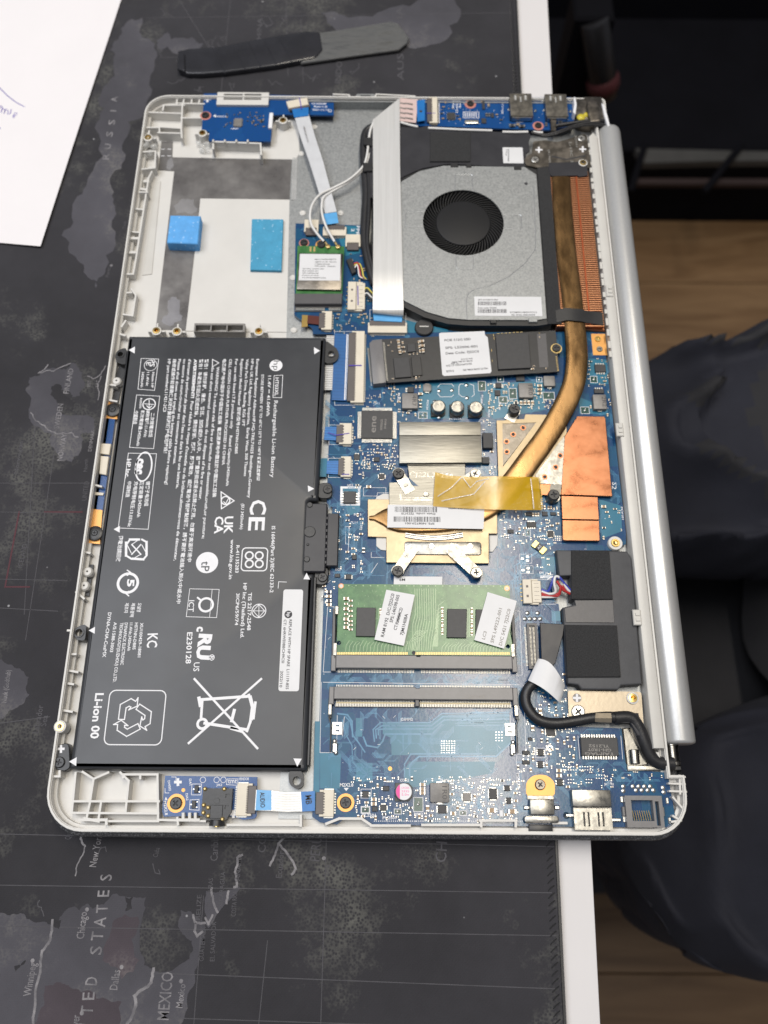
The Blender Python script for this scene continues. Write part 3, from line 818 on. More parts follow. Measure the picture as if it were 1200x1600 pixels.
for p in pm.polygons:
    c = p.center / MM + Vector(off); p.use_smooth = True
    p.material_index = 0 if c.z < pel.z + 70 else (2 if c.z > pel.z + 480 else 1)
    if abs(c.y - pel.y) > 195 and abs(c.x - pel.x) < 90 and c.z < pel.z + 80 and abs(c.y - pel.y) > 225: p.material_index = 2
pm.name = 'person'
person = bpy.data.objects.new('person', pm); link(person, None, off)
person['label'] = 'seated person in dark jeans, thighs reaching towards the desk edge'; person['category'] = 'person'
for K, sgn in ((K1, 1), (K2, -1)):
    f = K + Vector((40, 15 * sgn, -400))
    sh = MB()
    sh.sweep([(f.x + 45, f.y, FLOOR_Z + 42), (f.x, f.y, FLOOR_Z + 48), (f.x - 60, f.y, FLOOR_Z + 42), (f.x - 130, f.y, FLOOR_Z + 30), (f.x - 185, f.y, FLOOR_Z + 22)],
             [60, 84, 92, 98, 50], [70, 90, 78, 54, 30], 12, 2.6)
    mk('shoe', sh, M['shirt'], person, angle=60)
hem = MB(); n = 14; b_ = 0
for i in range(n + 1):
    for j in range(n + 1):
        x = pel.x - 330 + 330 * i / n; y = H2.y + 20 + (H1.y - H2.y - 40) * j / n; s_ = math.sin(math.pi * j / n)
        hem.v.append((x, y, pel.z + 95 - 90 * s_ - (1 - i / n) ** 3 * 70 + 7 * math.sin(y * .06 + x * .02) - 40 * (i < 1)))
for i in range(n):
    for j in range(n): a = i * (n + 1) + j; hem.face((a, a + n + 1, a + n + 2, a + 1))
mk('shirt_hem', hem, M['shirt'], person, angle=80)
st = root('stool', (pel.x + 20, pel.y, FLOOR_Z), 'wide black padded stool under the seated person', 'stool')
seat_z = pel.z - 128
mk('seat', MB().prism(rrect(pel.x - 450, pel.y - 265, pel.x + 200, pel.y + 265, 110, 8), seat_z - 60, seat_z - 4, 20, 4), M['shirt'], st)
mk('pole', MB().cyl(pel.x + 10, pel.y, 25, FLOOR_Z + 30, seat_z - 60.5, 16), M['tubegrey'], st)
mk('base', MB().cyl(pel.x + 10, pel.y, 200, FLOOR_Z + .5, FLOOR_Z + 29.5, 40, 15, 3), M['tubegrey'], st)
# ============================================================ the laptop: one thing, everything below is its parts
laptop = root('laptop', (121, 179, 0), 'opened silver laptop lying face down with its bottom cover off and insides showing', 'laptop')
LL = 361.8; XR = 240.2; XS = 234.9                  # length, right edge at the corners, right edge beside the hinge cover
FZ = 9.5                                            # inner face of the keyboard deck
mk('screen_lid', MB().prism(rrect(.5, -1.5, XR + .4, LL - .5, (12, 12, 4, 10), 8), .05, 4.6, .8, 2), M['plastic2'], laptop)
big = rrect(-1.7, -1.9, XR + .6, LL + .3, (15, 14, 3, 12), 8)
mk('keyboard_deck', MB().prism(big, 4.9, 8.0, 1.0, 3), M['deck'], laptop)
RT_ = 16.2                                          # height of the rim
body = rrect(-1.0, -.1, XR, LL, (15, 14, 3, 12), 8)
# speckled edge band that slopes up to the shell rim
eb = MB(); n_ = len(body); o0 = ccw(big); o1 = ccw(body)
b_ = len(eb.v); eb.v += [(x, y, 6.6) for x, y in inset(o0, .3)] + [(x, y, 11.0) for x, y in o0] + [(x, y, 12.2) for x, y in inset(o0, .5)] + [(x, y, 13.0) for x, y in o1]
for r in range(3):
    for i in range(n_):
        j = (i + 1) % n_; a = b_ + r * n_
        eb.face((a + i, a + j, a + n_ + j, a + n_ + i))
mk('speckled_edge', eb, M['deck'], laptop, angle=60)
notch = []
for p in ccw(body): notch.append(p)
# outline with the step for the hinge cover on the right side
out = [(15, -.1)] + [p for p in ccw(body) if p[0] > 200 and p[1] < 60] + [(XR, 21.5), (XS, 21.5), (XS, 346), (XR, 346)] + [p for p in ccw(body) if p[1] > 300] + [p for p in ccw(body) if p[0] < 40 and p[1] < 60]
out = ccw(out[1:])
shell_floor = mk('shell_floor', MB().prism(inset(out, .2), 8.05, FZ), M['plastic'], laptop)
rim = MB().plate(out, [inset(out, 1.25)], FZ - .2, RT_ - .7)
rim.plate(inset(out, .2), [inset(out, .95)], RT_ - .75, RT_)
rimo = mk('shell_rim', rim, M['plastic'], laptop)
# step inside the rim
lg = MB().plate(inset(out, 1.2), [inset(out, 2.4)], FZ + .01, 12.0)
mk('inner_ledge', lg, M['plastic'], rimo)
# the broad rail beside the hinge cover
rl = MB().prism([(228.9, 31), (233.3, 31), (233.3, 334), (231.5, 337), (228.9, 334)], FZ, 17.6, .8, 2)
rail = mk('hinge_rail', rl, M['plastic2'], laptop)
for (u, v) in ((968, 672), (995, 965), (952, 455)):
    x, y = P(u, v, 17.6)
    piece('clip', 'rail', lambda mb: mb.box(-1.6, 1.6, -3.2, 3.2, -.5, .7, .3).box(-.7, 1.0, -1.6, -.4, .7, 1.2).box(-.7, 1.0, .6, 1.8, .7, 1.2), M['plastic2'], rail, x, y, 17.6)
ra = MB(); y = 204
while y < 330:                                       # ragged cut edge beside the fins
    ra.box(227.9, 229.1, y, y + random.uniform(2, 4), 16.2, 17.1); y += random.uniform(4, 7)
mk('cut_edge', ra, M['plastic2'], rail)
# silver hinge cover tube
tb_ = MB().lathe([(4.6, 0), (5.8, .5), (6.05, 1.2), (6.05, 307), (5.7, 308.6), (5.0, 309)], (240.9, 33.0, 12.4), (0, 1, 0), 48)
hc = mk('hinge_cover', tb_, M['silver'], laptop, angle=50)
mk('dark_gap', MB().box(233.6, 236.2, 33, 341, 8.2, 10.8), M['black'], laptop)

# ribs and bosses of the moulded shell
rb = MB()
def ribs(lines, t=.8, z1=14.6):
    for l in lines: wall(rb, l, t, FZ - .1, z1)
ribs([[(232, 175), (283, 177)], [(255, 164), (288, 164)], [(285, 161), (283, 205)], [(256, 164), (254, 172)], [(277, 151), (276, 162)], [(288, 151), (286, 162)],
      [(300, 151), (299, 160)], [(312, 151), (311, 160)], [(275, 161), (319, 162)], [(283, 184), (313, 184)], [(230, 199), (249, 199), (249, 207)],
      [(249, 198), (281, 200)], [(247, 207), (281, 208)], [(262, 154), (277, 153)], [(283, 200), (284, 215)],
      [(224, 237), (243, 236), (242, 262), (222, 264)], [(218, 300), (230, 300)], [(233, 204), (231, 216)]])
ribs([[(237, 268), (232, 278), (211, 412), (208, 428), (199, 428)], [(213, 326), (222, 327)], [(207, 362), (217, 363)], [(199, 457), (205, 457)],
      [(205, 451), (212, 461), (207, 493), (193, 491)], [(190, 510), (196, 501)], [(188, 522), (195, 524)]], .8, 14.0)
ribs([[(235, 262), (239, 262)], [(226, 283), (231, 283)], [(221, 295), (228, 296)], [(206, 372), (214, 372)], [(204, 394), (210, 394)]], 1.4, 14.0)
ribs([[(114, 1252), (248, 1252)], [(112, 1270), (247, 1271)], [(167, 1283), (247, 1283)], [(146, 1218), (140, 1256), (135, 1279)], [(129, 1206), (146, 1217), (169, 1207)],
      [(118, 1208), (112, 1270)], [(201, 1220), (196, 1269)], [(188, 1207), (201, 1220)], [(192, 1215), (192, 1210), (246, 1210), (246, 1216)], [(219, 1211), (219, 1216)],
      [(158, 1252), (154, 1279)], [(246, 1213), (247, 1283)], [(248, 1281), (320, 1283)], [(277, 1278), (278, 1288)], [(82, 1213), (93, 1213), (93, 1205)]], .8, 14.8)
ribs([[(286, 1272), (286, 1281)], [(296, 1272), (296, 1281)], [(305, 1272), (305, 1281)], [(281, 1281), (310, 1281)], [(125, 1281), (166, 1281), (166, 1287)], [(132, 1279), (154, 1283)]], 1.0, 15.2)
ribs([[(356, 1289), (470, 1289)], [(470, 1275), (470, 1290)], [(510, 1287), (530, 1279), (565, 1279), (578, 1288)], [(580, 1290), (640, 1290)], [(660, 1289), (750, 1289)],
      [(750, 1282), (805, 1282)], [(752, 1282), (752, 1291)], [(806, 1282), (806, 1291)], [(865, 1286), (885, 1286)]], .9, 14.8)
ribs([[(1045, 1213), (1070, 1214)], [(1046, 1224), (1070, 1225)], [(1047, 1236), (1072, 1237)], [(1062, 1212), (1063, 1240)], [(1052, 1275), (1064, 1282)], [(1050, 1284), (1064, 1282)],
      [(1052, 1246), (1066, 1262)]], .7, 15.0)
ribs([[(119, 925), (131, 935)], [(106, 985), (113, 985)], [(106, 1022), (118, 1022)], [(109, 1048), (121, 1050)], [(107, 1068), (114, 1069)], [(100, 1110), (112, 1112)], [(166, 600), (180, 602)],
      [(172, 625), (182, 627)], [(150, 758), (158, 760)], [(131, 862), (140, 864)]], .8, 14.2)
mk('rib', rb, M['plastic'], shell_floor, kind='stuff')
# grey recessed channel beside the left wall
mk('channel', MB().prism(PP([(243, 285), (251, 283), (237, 428), (222, 430)], 9.9), FZ + .02, 9.9), M['plastic2'], shell_floor)
# raised tray blocks at the top
fr = MB().plate(rect(340, 144, 419, 164, 15.8), [rect(350, 146.5, 379, 156, 15.8), rect(382, 146.5, 408, 156, 15.8)], FZ, 15.8)
mk('vent_frame', fr, M['plastic'], shell_floor)
bf = MB().prism(PP([(313, 246), (316, 243), (335, 238), (335, 222), (432, 224), (432, 180), (467, 181), (468, 240), (462, 249), (332, 247)], 10.4), FZ + .02, 10.4, .2)
mk('raised_floor', bf, M['plastic'], shell_floor)
lp = MB(); wall(lp, [(333, 221), (407, 224), (408, 241)], .9, 9.9, 16.2); wall(lp, [(333, 221), (333, 232)], .9, 9.9, 16.2)
lp.prism(rect(334, 223, 390, 233, 12), 10.3, 13.5, .3)
for u in (333, 351, 369, 387): lp.prism(rect(u - 1.2, 218, u + 1.2, 222, 17), 12, 17.2, .2)
mk('latch_wall', lp, M['plastic'], shell_floor)
for u, v, w in ((304, 513, 25), (330, 514, 24), (356, 516, 22)):
    pass
gk = MB().plate(rect(304, 505, 382, 519, 14), [rect(306, 508, 328, 518, 14), rect(331, 508, 353, 518, 14), rect(356, 508, 379, 518, 14)], FZ, 14)
mk('cable_comb', gk, M['inductor'], shell_floor)
def insert(mb):
    mb.lathe([(2.5, 0), (2.35, 4.6), (1.75, 4.8), (1.7, 4.4)], (0, 0, 0), n=24, close=False)
    mb.mat(1).lathe([(1.75, 4.3), (1.7, 5.0), (.95, 5.05), (.85, 4.4), (.8, 2.0), (.05, 2.0)], (0, 0, 0), n=20, close=False)
for u, v, z in ((316, 207, 15), (442, 187, 15.5), (244, 516, 14.5), (276, 517, 14.5), (404, 517, 14.5), (93, 1135, 16.5), (231, 214, 15.5)):
    x, y = P(u, v, z)
    piece('threaded_insert', 0, insert, [M['plastic'], M['brass']], shell_floor, x, y, z - 5)
    if z < 16.6 and (u, v) != (93, 1135):
        piece('boss', 0, lambda mb: mb.box(-4, -2.4, -.4, .4, -1, 4.2, .1).box(2.4, 4, -.4, .4, -1, 4.2, .1).box(-.4, .4, 2.4, 4.5, -1, 4.0, .1), M['plastic'], shell_floor, x, y, z - 5)
    if v < 230 and u < 320:
        g = MB()
        for k in range(7):
            gx, gy = x + random.uniform(-2.5, 4), y - random.uniform(2, 9)
            g.lathe([(1.4, -1), (1.5, .2), (1.1, .9), (.3, 1.2)], (gx, gy, z - 5 + random.uniform(0, 3)), (random.uniform(-.3, .3), .2, 1), 12)
        mk('glue', g, M['clear'], shell_floor, kind='stuff', angle=80)

foil = mk('foil_sheet', MB().prism(PP([(252, 220), (270, 220), (269, 245), (310, 246), (460, 249), (458, 313), (313, 310), (310, 336), (290, 516), (243, 514), (272, 266.7), (247, 265)], 10), FZ + .03, 9.75),
          M['foil'], laptop)
dm = MB()
for u, v in ((252, 233), (262, 233), (252, 243.5), (262, 243.5)): dm.line(PP([(u, v), (u + 5, v)], 9.8), .35, 9.76, .02)
mk('print_mark', dm, M['print'], foil, smooth=False)
mk('finger_smudge', MB().flat(frac(PP([(262, 250), (268, 246), (271, 255), (266, 266), (260, 262)], 9.8), .2, 2), 9.79), see_through('dusty_smudge', (.5, .5, .52), .28, .8), foil, smooth=False)
mk('finger_smudge', MB().flat(frac(PP([(272, 322), (285, 310), (303, 311), (309, 326), (300, 335), (276, 334)], 9.8), .2, 3), 9.79), see_through('dusty_smudge', (.5, .5, .52), .25, .8), foil, smooth=False)
mk('finger_smudge', MB().flat(frac(PP([(252, 503), (262, 470), (275, 464), (281, 475), (284, 500), (270, 508)], 9.8), .22, 3), 9.79), see_through('dusty_smudge', (.5, .5, .55), .3, .8), foil, smooth=False)
mk('card_sheet', MB().prism(PP([(313, 310), (461, 312), (456, 519), (290, 517), (306, 384)], 9.9), FZ + .03, 9.95, .1), M['plastic'], laptop)
mk('clear_tape', MB().prism(PP([(457, 246), (465, 246), (463, 312), (455, 312)], 10.6), 10.45, 10.6), M['sheet'], foil)
zp = MB().plate([(79, 212), (76.5, 298), (76.5, 356), (78, 359), (226, 359), (228.5, 330), (228.5, 45), (219, 45), (219, 23.5), (232, 21), (232, 5), (86, 5), (86, 22), (96, 22), (96, 212)],
                [circle(*P(491, 197, 10.2), 1.9, 18)], FZ + .05, 10.2)
zinc = mk('metal_plate', zp, M['zinc'], laptop)
for u, v in ((473, 333), (532, 333), (594, 160), (459, 516), (471, 240), (458, 434)):
    x, y = P(u, v, 10.4); piece('rivet', 0, lambda mb: mb.lathe([(1.6, 0), (1.55, .35), (1.1, .6), (.45, .45), (.05, .4)], (0, 0, 0), n=18, close=False), M['plastic'], zinc, x, y, 10.2)
em = MB().line(PP([(571, 184), (470, 183)], 10.3), .25, 10.21, .03, 0); em.line(PP([(571, 184), (569, 240)], 10.3), .25, 10.21, .03, 0)
em.plate(inset(ccw(rrect(*P(556, 158, 10.5), *P(586, 147, 10.5), 1.2)), 0), [rrect(P(562, 155, 10.5)[0], P(562, 155, 10.5)[1], P(580, 149, 10.5)[0], P(580, 149, 10.5)[1], 1.0)], 10.2, 10.6)
mk('embossed_line', em, M['zinc'], zinc, smooth=False)
tp = MB()
for a, b in (((521, 147), (545, 148)), ((545, 148), (548, 153)), ((548, 153), (585, 153)), ((585, 153), (588, 147)), ((588, 147), (648, 150))):
    wall(tp, [a, b], .8, 10.2, 15.6)
mk('plate_flange', MB().box(76.5, 226, 359.0, 359.8, 10.25, 15.0), M['zinc'], zinc)
mk('top_lip', tp, M['plastic'], rimo)

# blue foam pads
mk('foam_pad', MB().prism(PP([(266, 336), (313.3, 337), (309, 381), (260.5, 379)], 15.5), 9.8, 15.5, .4), M['foam1'], laptop, label='thick pale blue foam block standing on the foil strip')
mk('foam_pad', MB().prism(PP([(393.5, 342), (442.5, 342.5), (439.8, 422.5), (391, 421.5)], 11.6), 9.97, 11.6, .15), M['foam2'], laptop, label='thin darker blue foam pad on the beige sheet')
# ============================================================ battery pack
BT = 16.6
bx0, bx1, by0, by1 = 5.6, 97.7, 22.0, 214.2
shape = [(bx0 + .6, by0), (96.6, by0), (96.6, 100.2), (93.2, 100.2), (93.2, 132.6), (bx1 - .6, 132.6), (bx1 + .2, by1), (bx0 + .9, by1)]
bat = mk('battery', MB().prism(round_poly(shape, .9, 3), 9.8, BT, 2.2, 5), M['battery'], laptop, label='large flat black battery pack covered in white printed text and symbols', angle=60)
mk('edge_wrap', MB().box(96.4, 97.6, 24, 99, 9.9, 15.2, .3), M['black'], bat)
BZ = BT + .03
t = MB()
def bt(s_, a, b, h, bold=0.0): t.textp(s_, a, b, h, BZ, bold)
def bp_(pts, w=.3, close=False): t.line(PP(pts, BZ), w, BZ, 0, close)
for s_, a, b, h in (
    ('Rechargeable Li-ion Battery', (428.4, 626), (422.6, 746), 1.75), ('11.4V \u2393 41.04Wh', (419, 587), (416, 650), 1.45),
    ('STORE BETWEEN  0\u00b0C TO 60\u00b0C I 32\u00b0F TO 140\u00b0F \u5132\u85cf\u6eab\u5ea6\u7bc4\u570d', (408.4, 585), (401, 751), 1.2),
    ('European Regulatory Address:HP,HQ-TRE,71025 Boeblingen,Germany', (400.8, 561), (387, 778), 1.25),
    ('HP Inc UK Ltd, Regulatory Enquiries,  Earley West, 300 Thames', (392.6, 561), (381, 744), 1.25),
    ('Valley Park Drive, Reading, RG6 1PT', (384.6, 561), (378, 666), 1.25),
    ('Regulatory Model Number \u578b\u865f/\u578b\u53f7:HSTNN-DB8S', (376.4, 561), (366.8, 709), 1.25),
    ('For use with listed I.T.E product only     Rated Capacity:3420mAh', (367.6, 561), (353, 759), 1.25),
    ('CELL ORIGIN CHINA FURTHER PROCESSED IN CHINA', (358.4, 561), (346.8, 726.5), 1.25),
    ('\u7535\u82af\u539f\u4ea7\u5730\u4e2d\u56fd\u5e76\u4e8e\u4e2d\u56fd\u52a0\u5de5\u7ec4\u88c5  \u96fb\u82af\u539f\u7522\u5730\u4e2d\u570b\u4e26\u65bc\u4e2d\u570b\u52a0\u5de5\u7d44\u88dd', (348.4, 561), (332.2, 777), 1.35),
    ('WARNING! To reduce risk of fire or burns,do not disassemble,crush,or puncture;', (338.6, 573), (315.5, 841.6), 1.35),
    ('do not short external contacts; do not dispose of in fire or water.', (330.6, 573.5), (310.6, 781), 1.35),
    ('\u8b66\u544a\uff01\u8bf7\u52ff\u62c6\u89e3\u3001\u649e\u51fb\u3001\u6324\u538b\u3001\u52a0\u70ed\u6216\u6295\u5165\u706b\u4e2d\u3001\u82e5\u4e25\u91cd\u6bc1\u635f\u6216\u6d78\u6c34\u540e\u7981\u6b62\u4f7f\u7528\u3002\u52ff\u7f6e\u4e8e\u9ad8\u6e29\u73af\u5883\u4e2d', (320.6, 561), (293, 878), 1.4),
    ('\u8b66\u544a\uff01\u70ba\u907f\u514d\u5f15\u8d77\u706b\u707d\u6216\u71c3\u71d2\uff0c\u8acb\u52ff\u62c6\u5378\u3001\u64e0\u58d3\u3001\u527a\u6233\u96fb\u6c60\uff0c\u6216\u4f7f\u96fb\u6c60\u5916\u90e8\u63a5\u9ede\u77ed\u8def\uff0c\u8acb\u4e0d\u8981\u5c07\u96fb\u6c60\u63d2\u5165\u5230\u706b\u4e2d\u6216\u6c34\u4e2d', (312.2, 561), (276, 943), 1.4),
    ("d'\u00e9craser,de perforer,de jeter dans l'eau ou dans le feu une batterie,", (294.6, 561), (275, 763), 1.35),
    ('ou encore de court-circuiter ses connecteurs externes.', (286.6, 561), (270.4, 725), 1.35),
    ('Please shut down and unplug the battery cable before replacing!', (278.6, 561), (257.6, 757), 1.35),
    ('\u7ef4\u4fee\u6216\u64cd\u4f5c\u524d\u8bf7\u786e\u4fdd\u5173\u95ed\u8ba1\u7b97\u673a\u548c\u62d4\u6389\u7535\u6c60\u63a5\u7ebf\uff01', (270.6, 561), (255.8, 708), 1.4),
    ('HP part number:L11421-2C3', (262.6, 561), (254.8, 643.5), 1.35),
    ('Nissin HP', (238, 581.5), (236, 606), 1.1), ('11.4Vdc', (229.5, 581.5), (228, 603), 1.2), ('3420mAh', (221.5, 581), (219.6, 605), 1.2),
    ('\u4e8c\u6b21\u9502\u96fb\u6c60\u7d44', (236.5, 645), (232.6, 683), 1.35), ('\u6a19\u79f0\u96fb\u58d3:11.4Vdc', (229, 641), (224.5, 683), 1.3), ('\u984d\u5b9a\u96fb\u5bb9\u91cf:3420mAh', (221, 641), (213, 697), 1.3),
    ('\u4e2d\u570b\u88fd\u9020', (211, 642), (208.6, 663), 1.3), ('R45093', (219, 622), (217.4, 638), 1.0),
    ('\u9502\u79bb\u5b50\u7535\u6c60\u7ec4', (229, 752), (225.8, 791), 1.4), ('\u989d\u5b9a\u5bb9\u91cf:3420mAh', (219.4, 752), (214, 808), 1.4), ('\u5145\u7535\u9650\u5236\u7535\u538b:13.05Vdc', (210.6, 752), (199.5, 823), 1.4),
    ('\u4e2d\u56fd\u5236\u9020', (200, 752), (196.4, 777), 1.4),
    ('\u5ee2\u96fb\u6c60\u8acb\u56de\u6536', (186.5, 837), (181.6, 878), 1.5),
    ('(EU 3420mAh)', (377.4, 787), (375, 827), 1.25), ('IS 16046(Part 2)/IEC 62133-2', (424.8, 822), (421.6, 926), 1.5),
    ('R-41135283', (369.4, 852), (367.6, 895), 1.4), ('www.bis.gov.in', (360.6, 843), (357.6, 905), 1.5),
    ('TIS 2217-2548', (388, 926), (386, 985), 1.5), ('HP Inc (Thailand) Ltd.', (380.4, 911), (375.6, 997), 1.5), ('3ICP6/59/74', (369.4, 927), (367, 977), 1.35),
    ('XU100429-18081', (219.4, 973), (215, 1027), 1.25), ('HSTNN-DB8S', (211, 973), (207, 1015), 1.25), ('11.4Vdc,3420mAh', (203, 973), (199, 1017), 1.2),
    ('DYNAPACK ELECTRONIC', (195, 973), (188, 1039), 1.3), ('TECHNOLOGY(SUZHOU) CO.,LTD.', (188, 973), (176.4, 1066), 1.3), ('A/S:1588-3003', (178, 972), (171.6, 1019), 1.3),
    ('DYNA-CHA-CosMX', (169, 957), (160, 1027), 1.4),
    ('\uc624\ub110\uba85', (216, 942), (214, 956), 1.3), ('\uc81c\ud488\uacbd\ub825', (206, 942), (203, 964), 1.3), ('\uc81c\uc870\uc790', (196, 942), (194, 958), 1.3),
    ('US', (303, 1035), (302, 1049), 2.4)): bt(s_, a, b, h)
for s_, a, b, h, bo in (('HT03XL', (430.4, 590), (429.2, 618.5), 1.6, .012), ('AVERTISSEMENT!', (303.4, 561), (298.5, 622), 1.35, .03),
                        ("Pour r\u00e9duire le risque d'incendie ou de br\u00fblures,abstenez-vous de d\u00e9monter,", (298.2, 627), (271.5, 876), 1.35, 0),
                        ('HP Inc.', (198.6, 717), (195.4, 747), 1.9, .02), ('PS', (234.4, 562), (233.6, 573), 2.4, .01), ('E', (229, 566), (228.6, 571), 2.2, .01),
                        ('C', (392, 781), (390.4, 804), 7.0, .01), ('E', (389.5, 808), (388, 829), 7.0, .01),
                        ('UK', (351.4, 807), (350, 834), 3.7, .02), ('CA', (336.4, 807), (335, 834), 3.7, .02), ('5', (199.5, 905), (198.5, 917), 2.9, .03),
                        ('ICT', (295.4, 938), (294, 956), 2.3, .0), ('c', (308, 979), (307.5, 987), 3.6, .03),
                        ('E230128', (292.6, 988), (290, 1037), 2.2, .01), ('Li-ion 00', (149.6, 1083), (141, 1154), 3.3, .02), ('RU', (312.5, 990), (307, 1030), 5.0, .05),
                        ('\u00ae', (327.5, 1022), (326, 1032), 2.2, .01), ('cec', (214.6, 716), (211, 741), 4.2, .05), ('hp', (428.5, 565.6), (427.8, 576.4), 2.6, .0)):
    pass_h = h
    if s_ != 'hp': bt(s_, a, b, h, bo)
def disc(u, v, r, r0=0.0, z=BZ, n=28):
    x, y = P(u, v, z)
    if r0:
        b = len(t.v); t.v += [(a, c, z) for a, c in circle(x, y, r0, n)] + [(a, c, z) for a, c in circle(x, y, r, n)]
        for i in range(n): j = (i + 1) % n; t.face((b + i, b + n + i, b + n + j, b + j))
    else: t.flat(circle(x, y, r, n), z)
bp_([(428.3, 587), (441.8, 586), (440, 621.5), (426.6, 621)], .25, True)
bp_([(220.5, 560), (248, 561), (241.4, 610), (215.6, 608)], .25, True); bp_([(213.5, 617), (249.6, 619), (240, 701), (202.4, 699)], .25, True)
bp_([(200.6, 708), (244.6, 709), (231.5, 827), (184.8, 825)], .25, True)
disc(235.3, 570.6, 3.0, 2.75); disc(233, 631.5, 3.0, 2.5); bp_([(226, 631), (240, 632)], .35); bp_([(233, 625), (233, 638)], .35); bp_([(229.5, 634), (233, 638), (237, 634.5)], .4)
cx, cy = P(224.5, 729, BZ); el0, el1 = circle(cx, cy, 3.1, 32, 0, 6.5), circle(cx, cy, 3.8, 32, 0, 7.2)
b = len(t.v); t.v += [(a, c, BZ) for a, c in el0 + el1]
for i in range(32): j = (i + 1) % 32; t.face((b + i, b + 32 + i, b + 32 + j, b + j))
for u, v in ((206, 547), (182.5, 827), (143.5, 985)): t.flat(PP([(u - 5, v), (u + 5, v - 5.6), (u + 4.4, v + 5.2)], BZ), BZ)
t.flat(PP([(490.5, 542.5), (491, 553.5), (500, 548)], BZ), BZ); t.flat(PP([(481, 758.5), (481.5, 768.5), (491, 763.6)], BZ), BZ)
t.flat(PP([(474, 905), (484.5, 905.5), (479, 895)], BZ), BZ)
t.flat(PP([(108, 1190), (120, 1183), (119, 1197)], BZ), BZ); t.flat(PP([(458.5, 1185), (471.5, 1185.5), (464.5, 1198)], BZ), BZ)
# warning triangles and the compliance triangle
bp_([(334.5, 567.5), (343, 562), (343.5, 573)], .3, True) if False else bp_([(332, 561.5), (332, 573), (342, 567)], .35, True)
bp_([(346, 795), (345.5, 768.5), (365.8, 782.5)], .45, True); disc(352.4, 782, 2.1, 1.55); bp_([(349.5, 784), (352.5, 787), (357, 779)], .35)
# rounded box with the double loop, disc, ring marks
x0, y1 = P(379, 856, BZ); x1, y0 = P(416.5, 892, BZ)
t.line(rrect(x0, y0, x1, y1, 1.6), .45, BZ, 0, True)
for u in (389.5, 405):
    for v in (868, 881): disc(u, v, 1.9, 1.25)
disc(323.5, 879, 4.6, 0)
x0, y1 = P(292, 920, BZ); x1, y0 = P(342, 964, BZ)
bp_([(296.5, 920), (342.5, 921), (338.4, 965), (291, 963.5)], .22, True); bp_([(331.5, 921), (327.5, 964.6)], .2)
disc(322, 945, 3.2, 2.3); bp_([(314, 938), (309, 934)], .7); disc(199.8, 911, 4.6, 3.5); bp_([(199, 891), (204, 894.5), (199, 899)], .5); bp_([(201, 924), (196.5, 927), (201, 931)], .5)
disc(404.5, 954.5, 3.0, 2.65); bp_([(395.5, 954.5), (404.5, 944.5), (413.5, 954.5), (404.5, 964.5)], .28, True); bp_([(395.5, 954.5), (413.5, 954.5)], .25); bp_([(404.5, 944.5), (404.5, 964.5)], .25)
# corner mark, KC mark
bp_([(447.5, 909.5), (435.4, 909), (434.6, 919)], .25)
bt('KC', (231, 990), (229.6, 1012), 4.2, .01)
# four arrows battery recycling mark
for (a, b_, c, d) in (((197, 848), (197, 868), (205, 873), (205, 864)), ((217, 843), (203, 843), (199, 849), (207, 850)), ((229, 865), (229, 847), (222, 843), (222, 852)), ((208, 873), (224, 874), (229, 868), (220, 866))):
    bp_([a, b_], 1.0); bp_([b_, c], .8); bp_([a, d], .35)
bp_([(206, 851), (220, 866)], .55); bp_([(220, 851), (206, 866)], .55)
# large framed recycling triangle
x0, y1 = P(172, 1078, BZ); x1, y0 = P(257, 1078, BZ)[0], P(200, 1164, BZ)[1]
fx0, fy1 = P(171.5, 1078.5, BZ); fx1, fy0 = P(250, 1164, BZ)
t.line(rrect(fx0 + .2, fy0, fx1 + .4, fy1, 2.4), .4, BZ, 0, True)
mx_, my_ = P(207.5, 1121, BZ)
for k in range(3):
    a = math.radians(120 * k)
    def R_(x, y): return (mx_ + x * math.cos(a) - y * math.sin(a), my_ + x * math.sin(a) + y * math.cos(a))
    t.line([R_((y_ + 1.7) * .8, -x_ * .8) for x_, y_ in ((-6.4, .9), (-2.8, 7.0), (2.9, 7.0), (4.3, 4.7), (6.0, 5.7), (4.0, 2.2), (-.3, 2.6), (1.2, 3.3), (.6, 4.1), (-1.0, 4.1), (-3.9, -.6))], .42, BZ, 0, True)
# crossed-out bin lying on its side
bin_ = [[(304, 1061), (402, 1169)], [(408, 1061), (295, 1161)]]
for l in bin_: bp_(l, .85)
bp_([(316, 1093), (388, 1088)], 1.1); bp_([(320, 1130), (385, 1140)], 1.1); bp_([(316, 1095), (314, 1124)], 1.0); bp_([(389, 1086), (394, 1105), (391, 1128), (386, 1142)], 1.0)
bp_([(311, 1091), (313, 1102)], 1.3); bp_([(392, 1088), (397, 1108), (394, 1124)], .7); disc(316, 1131, 2.3, 1.3); bp_([(366, 1110), (362, 1126)], 1.2); bp_([(362, 1138), (376, 1142)], 1.2)
bp_([(399, 1098), (396, 1122)], 1.0)
disc(431.2, 571, 2.95)
mk('white_lettering', t, M['print'], bat, smooth=False)
lg_ = MB().textp('hp', (427.6, 563.5), (427, 578.5), 2.8, BZ + .02, -.01)
mk('logo_letters', lg_, M['battery'], bat, smooth=False)
tp_ = MB().textp('tP', (315, 877), (314, 893), 3.6, BZ + .03, .0)
mk('logo_letters', tp_, M['battery'], bat, smooth=False)
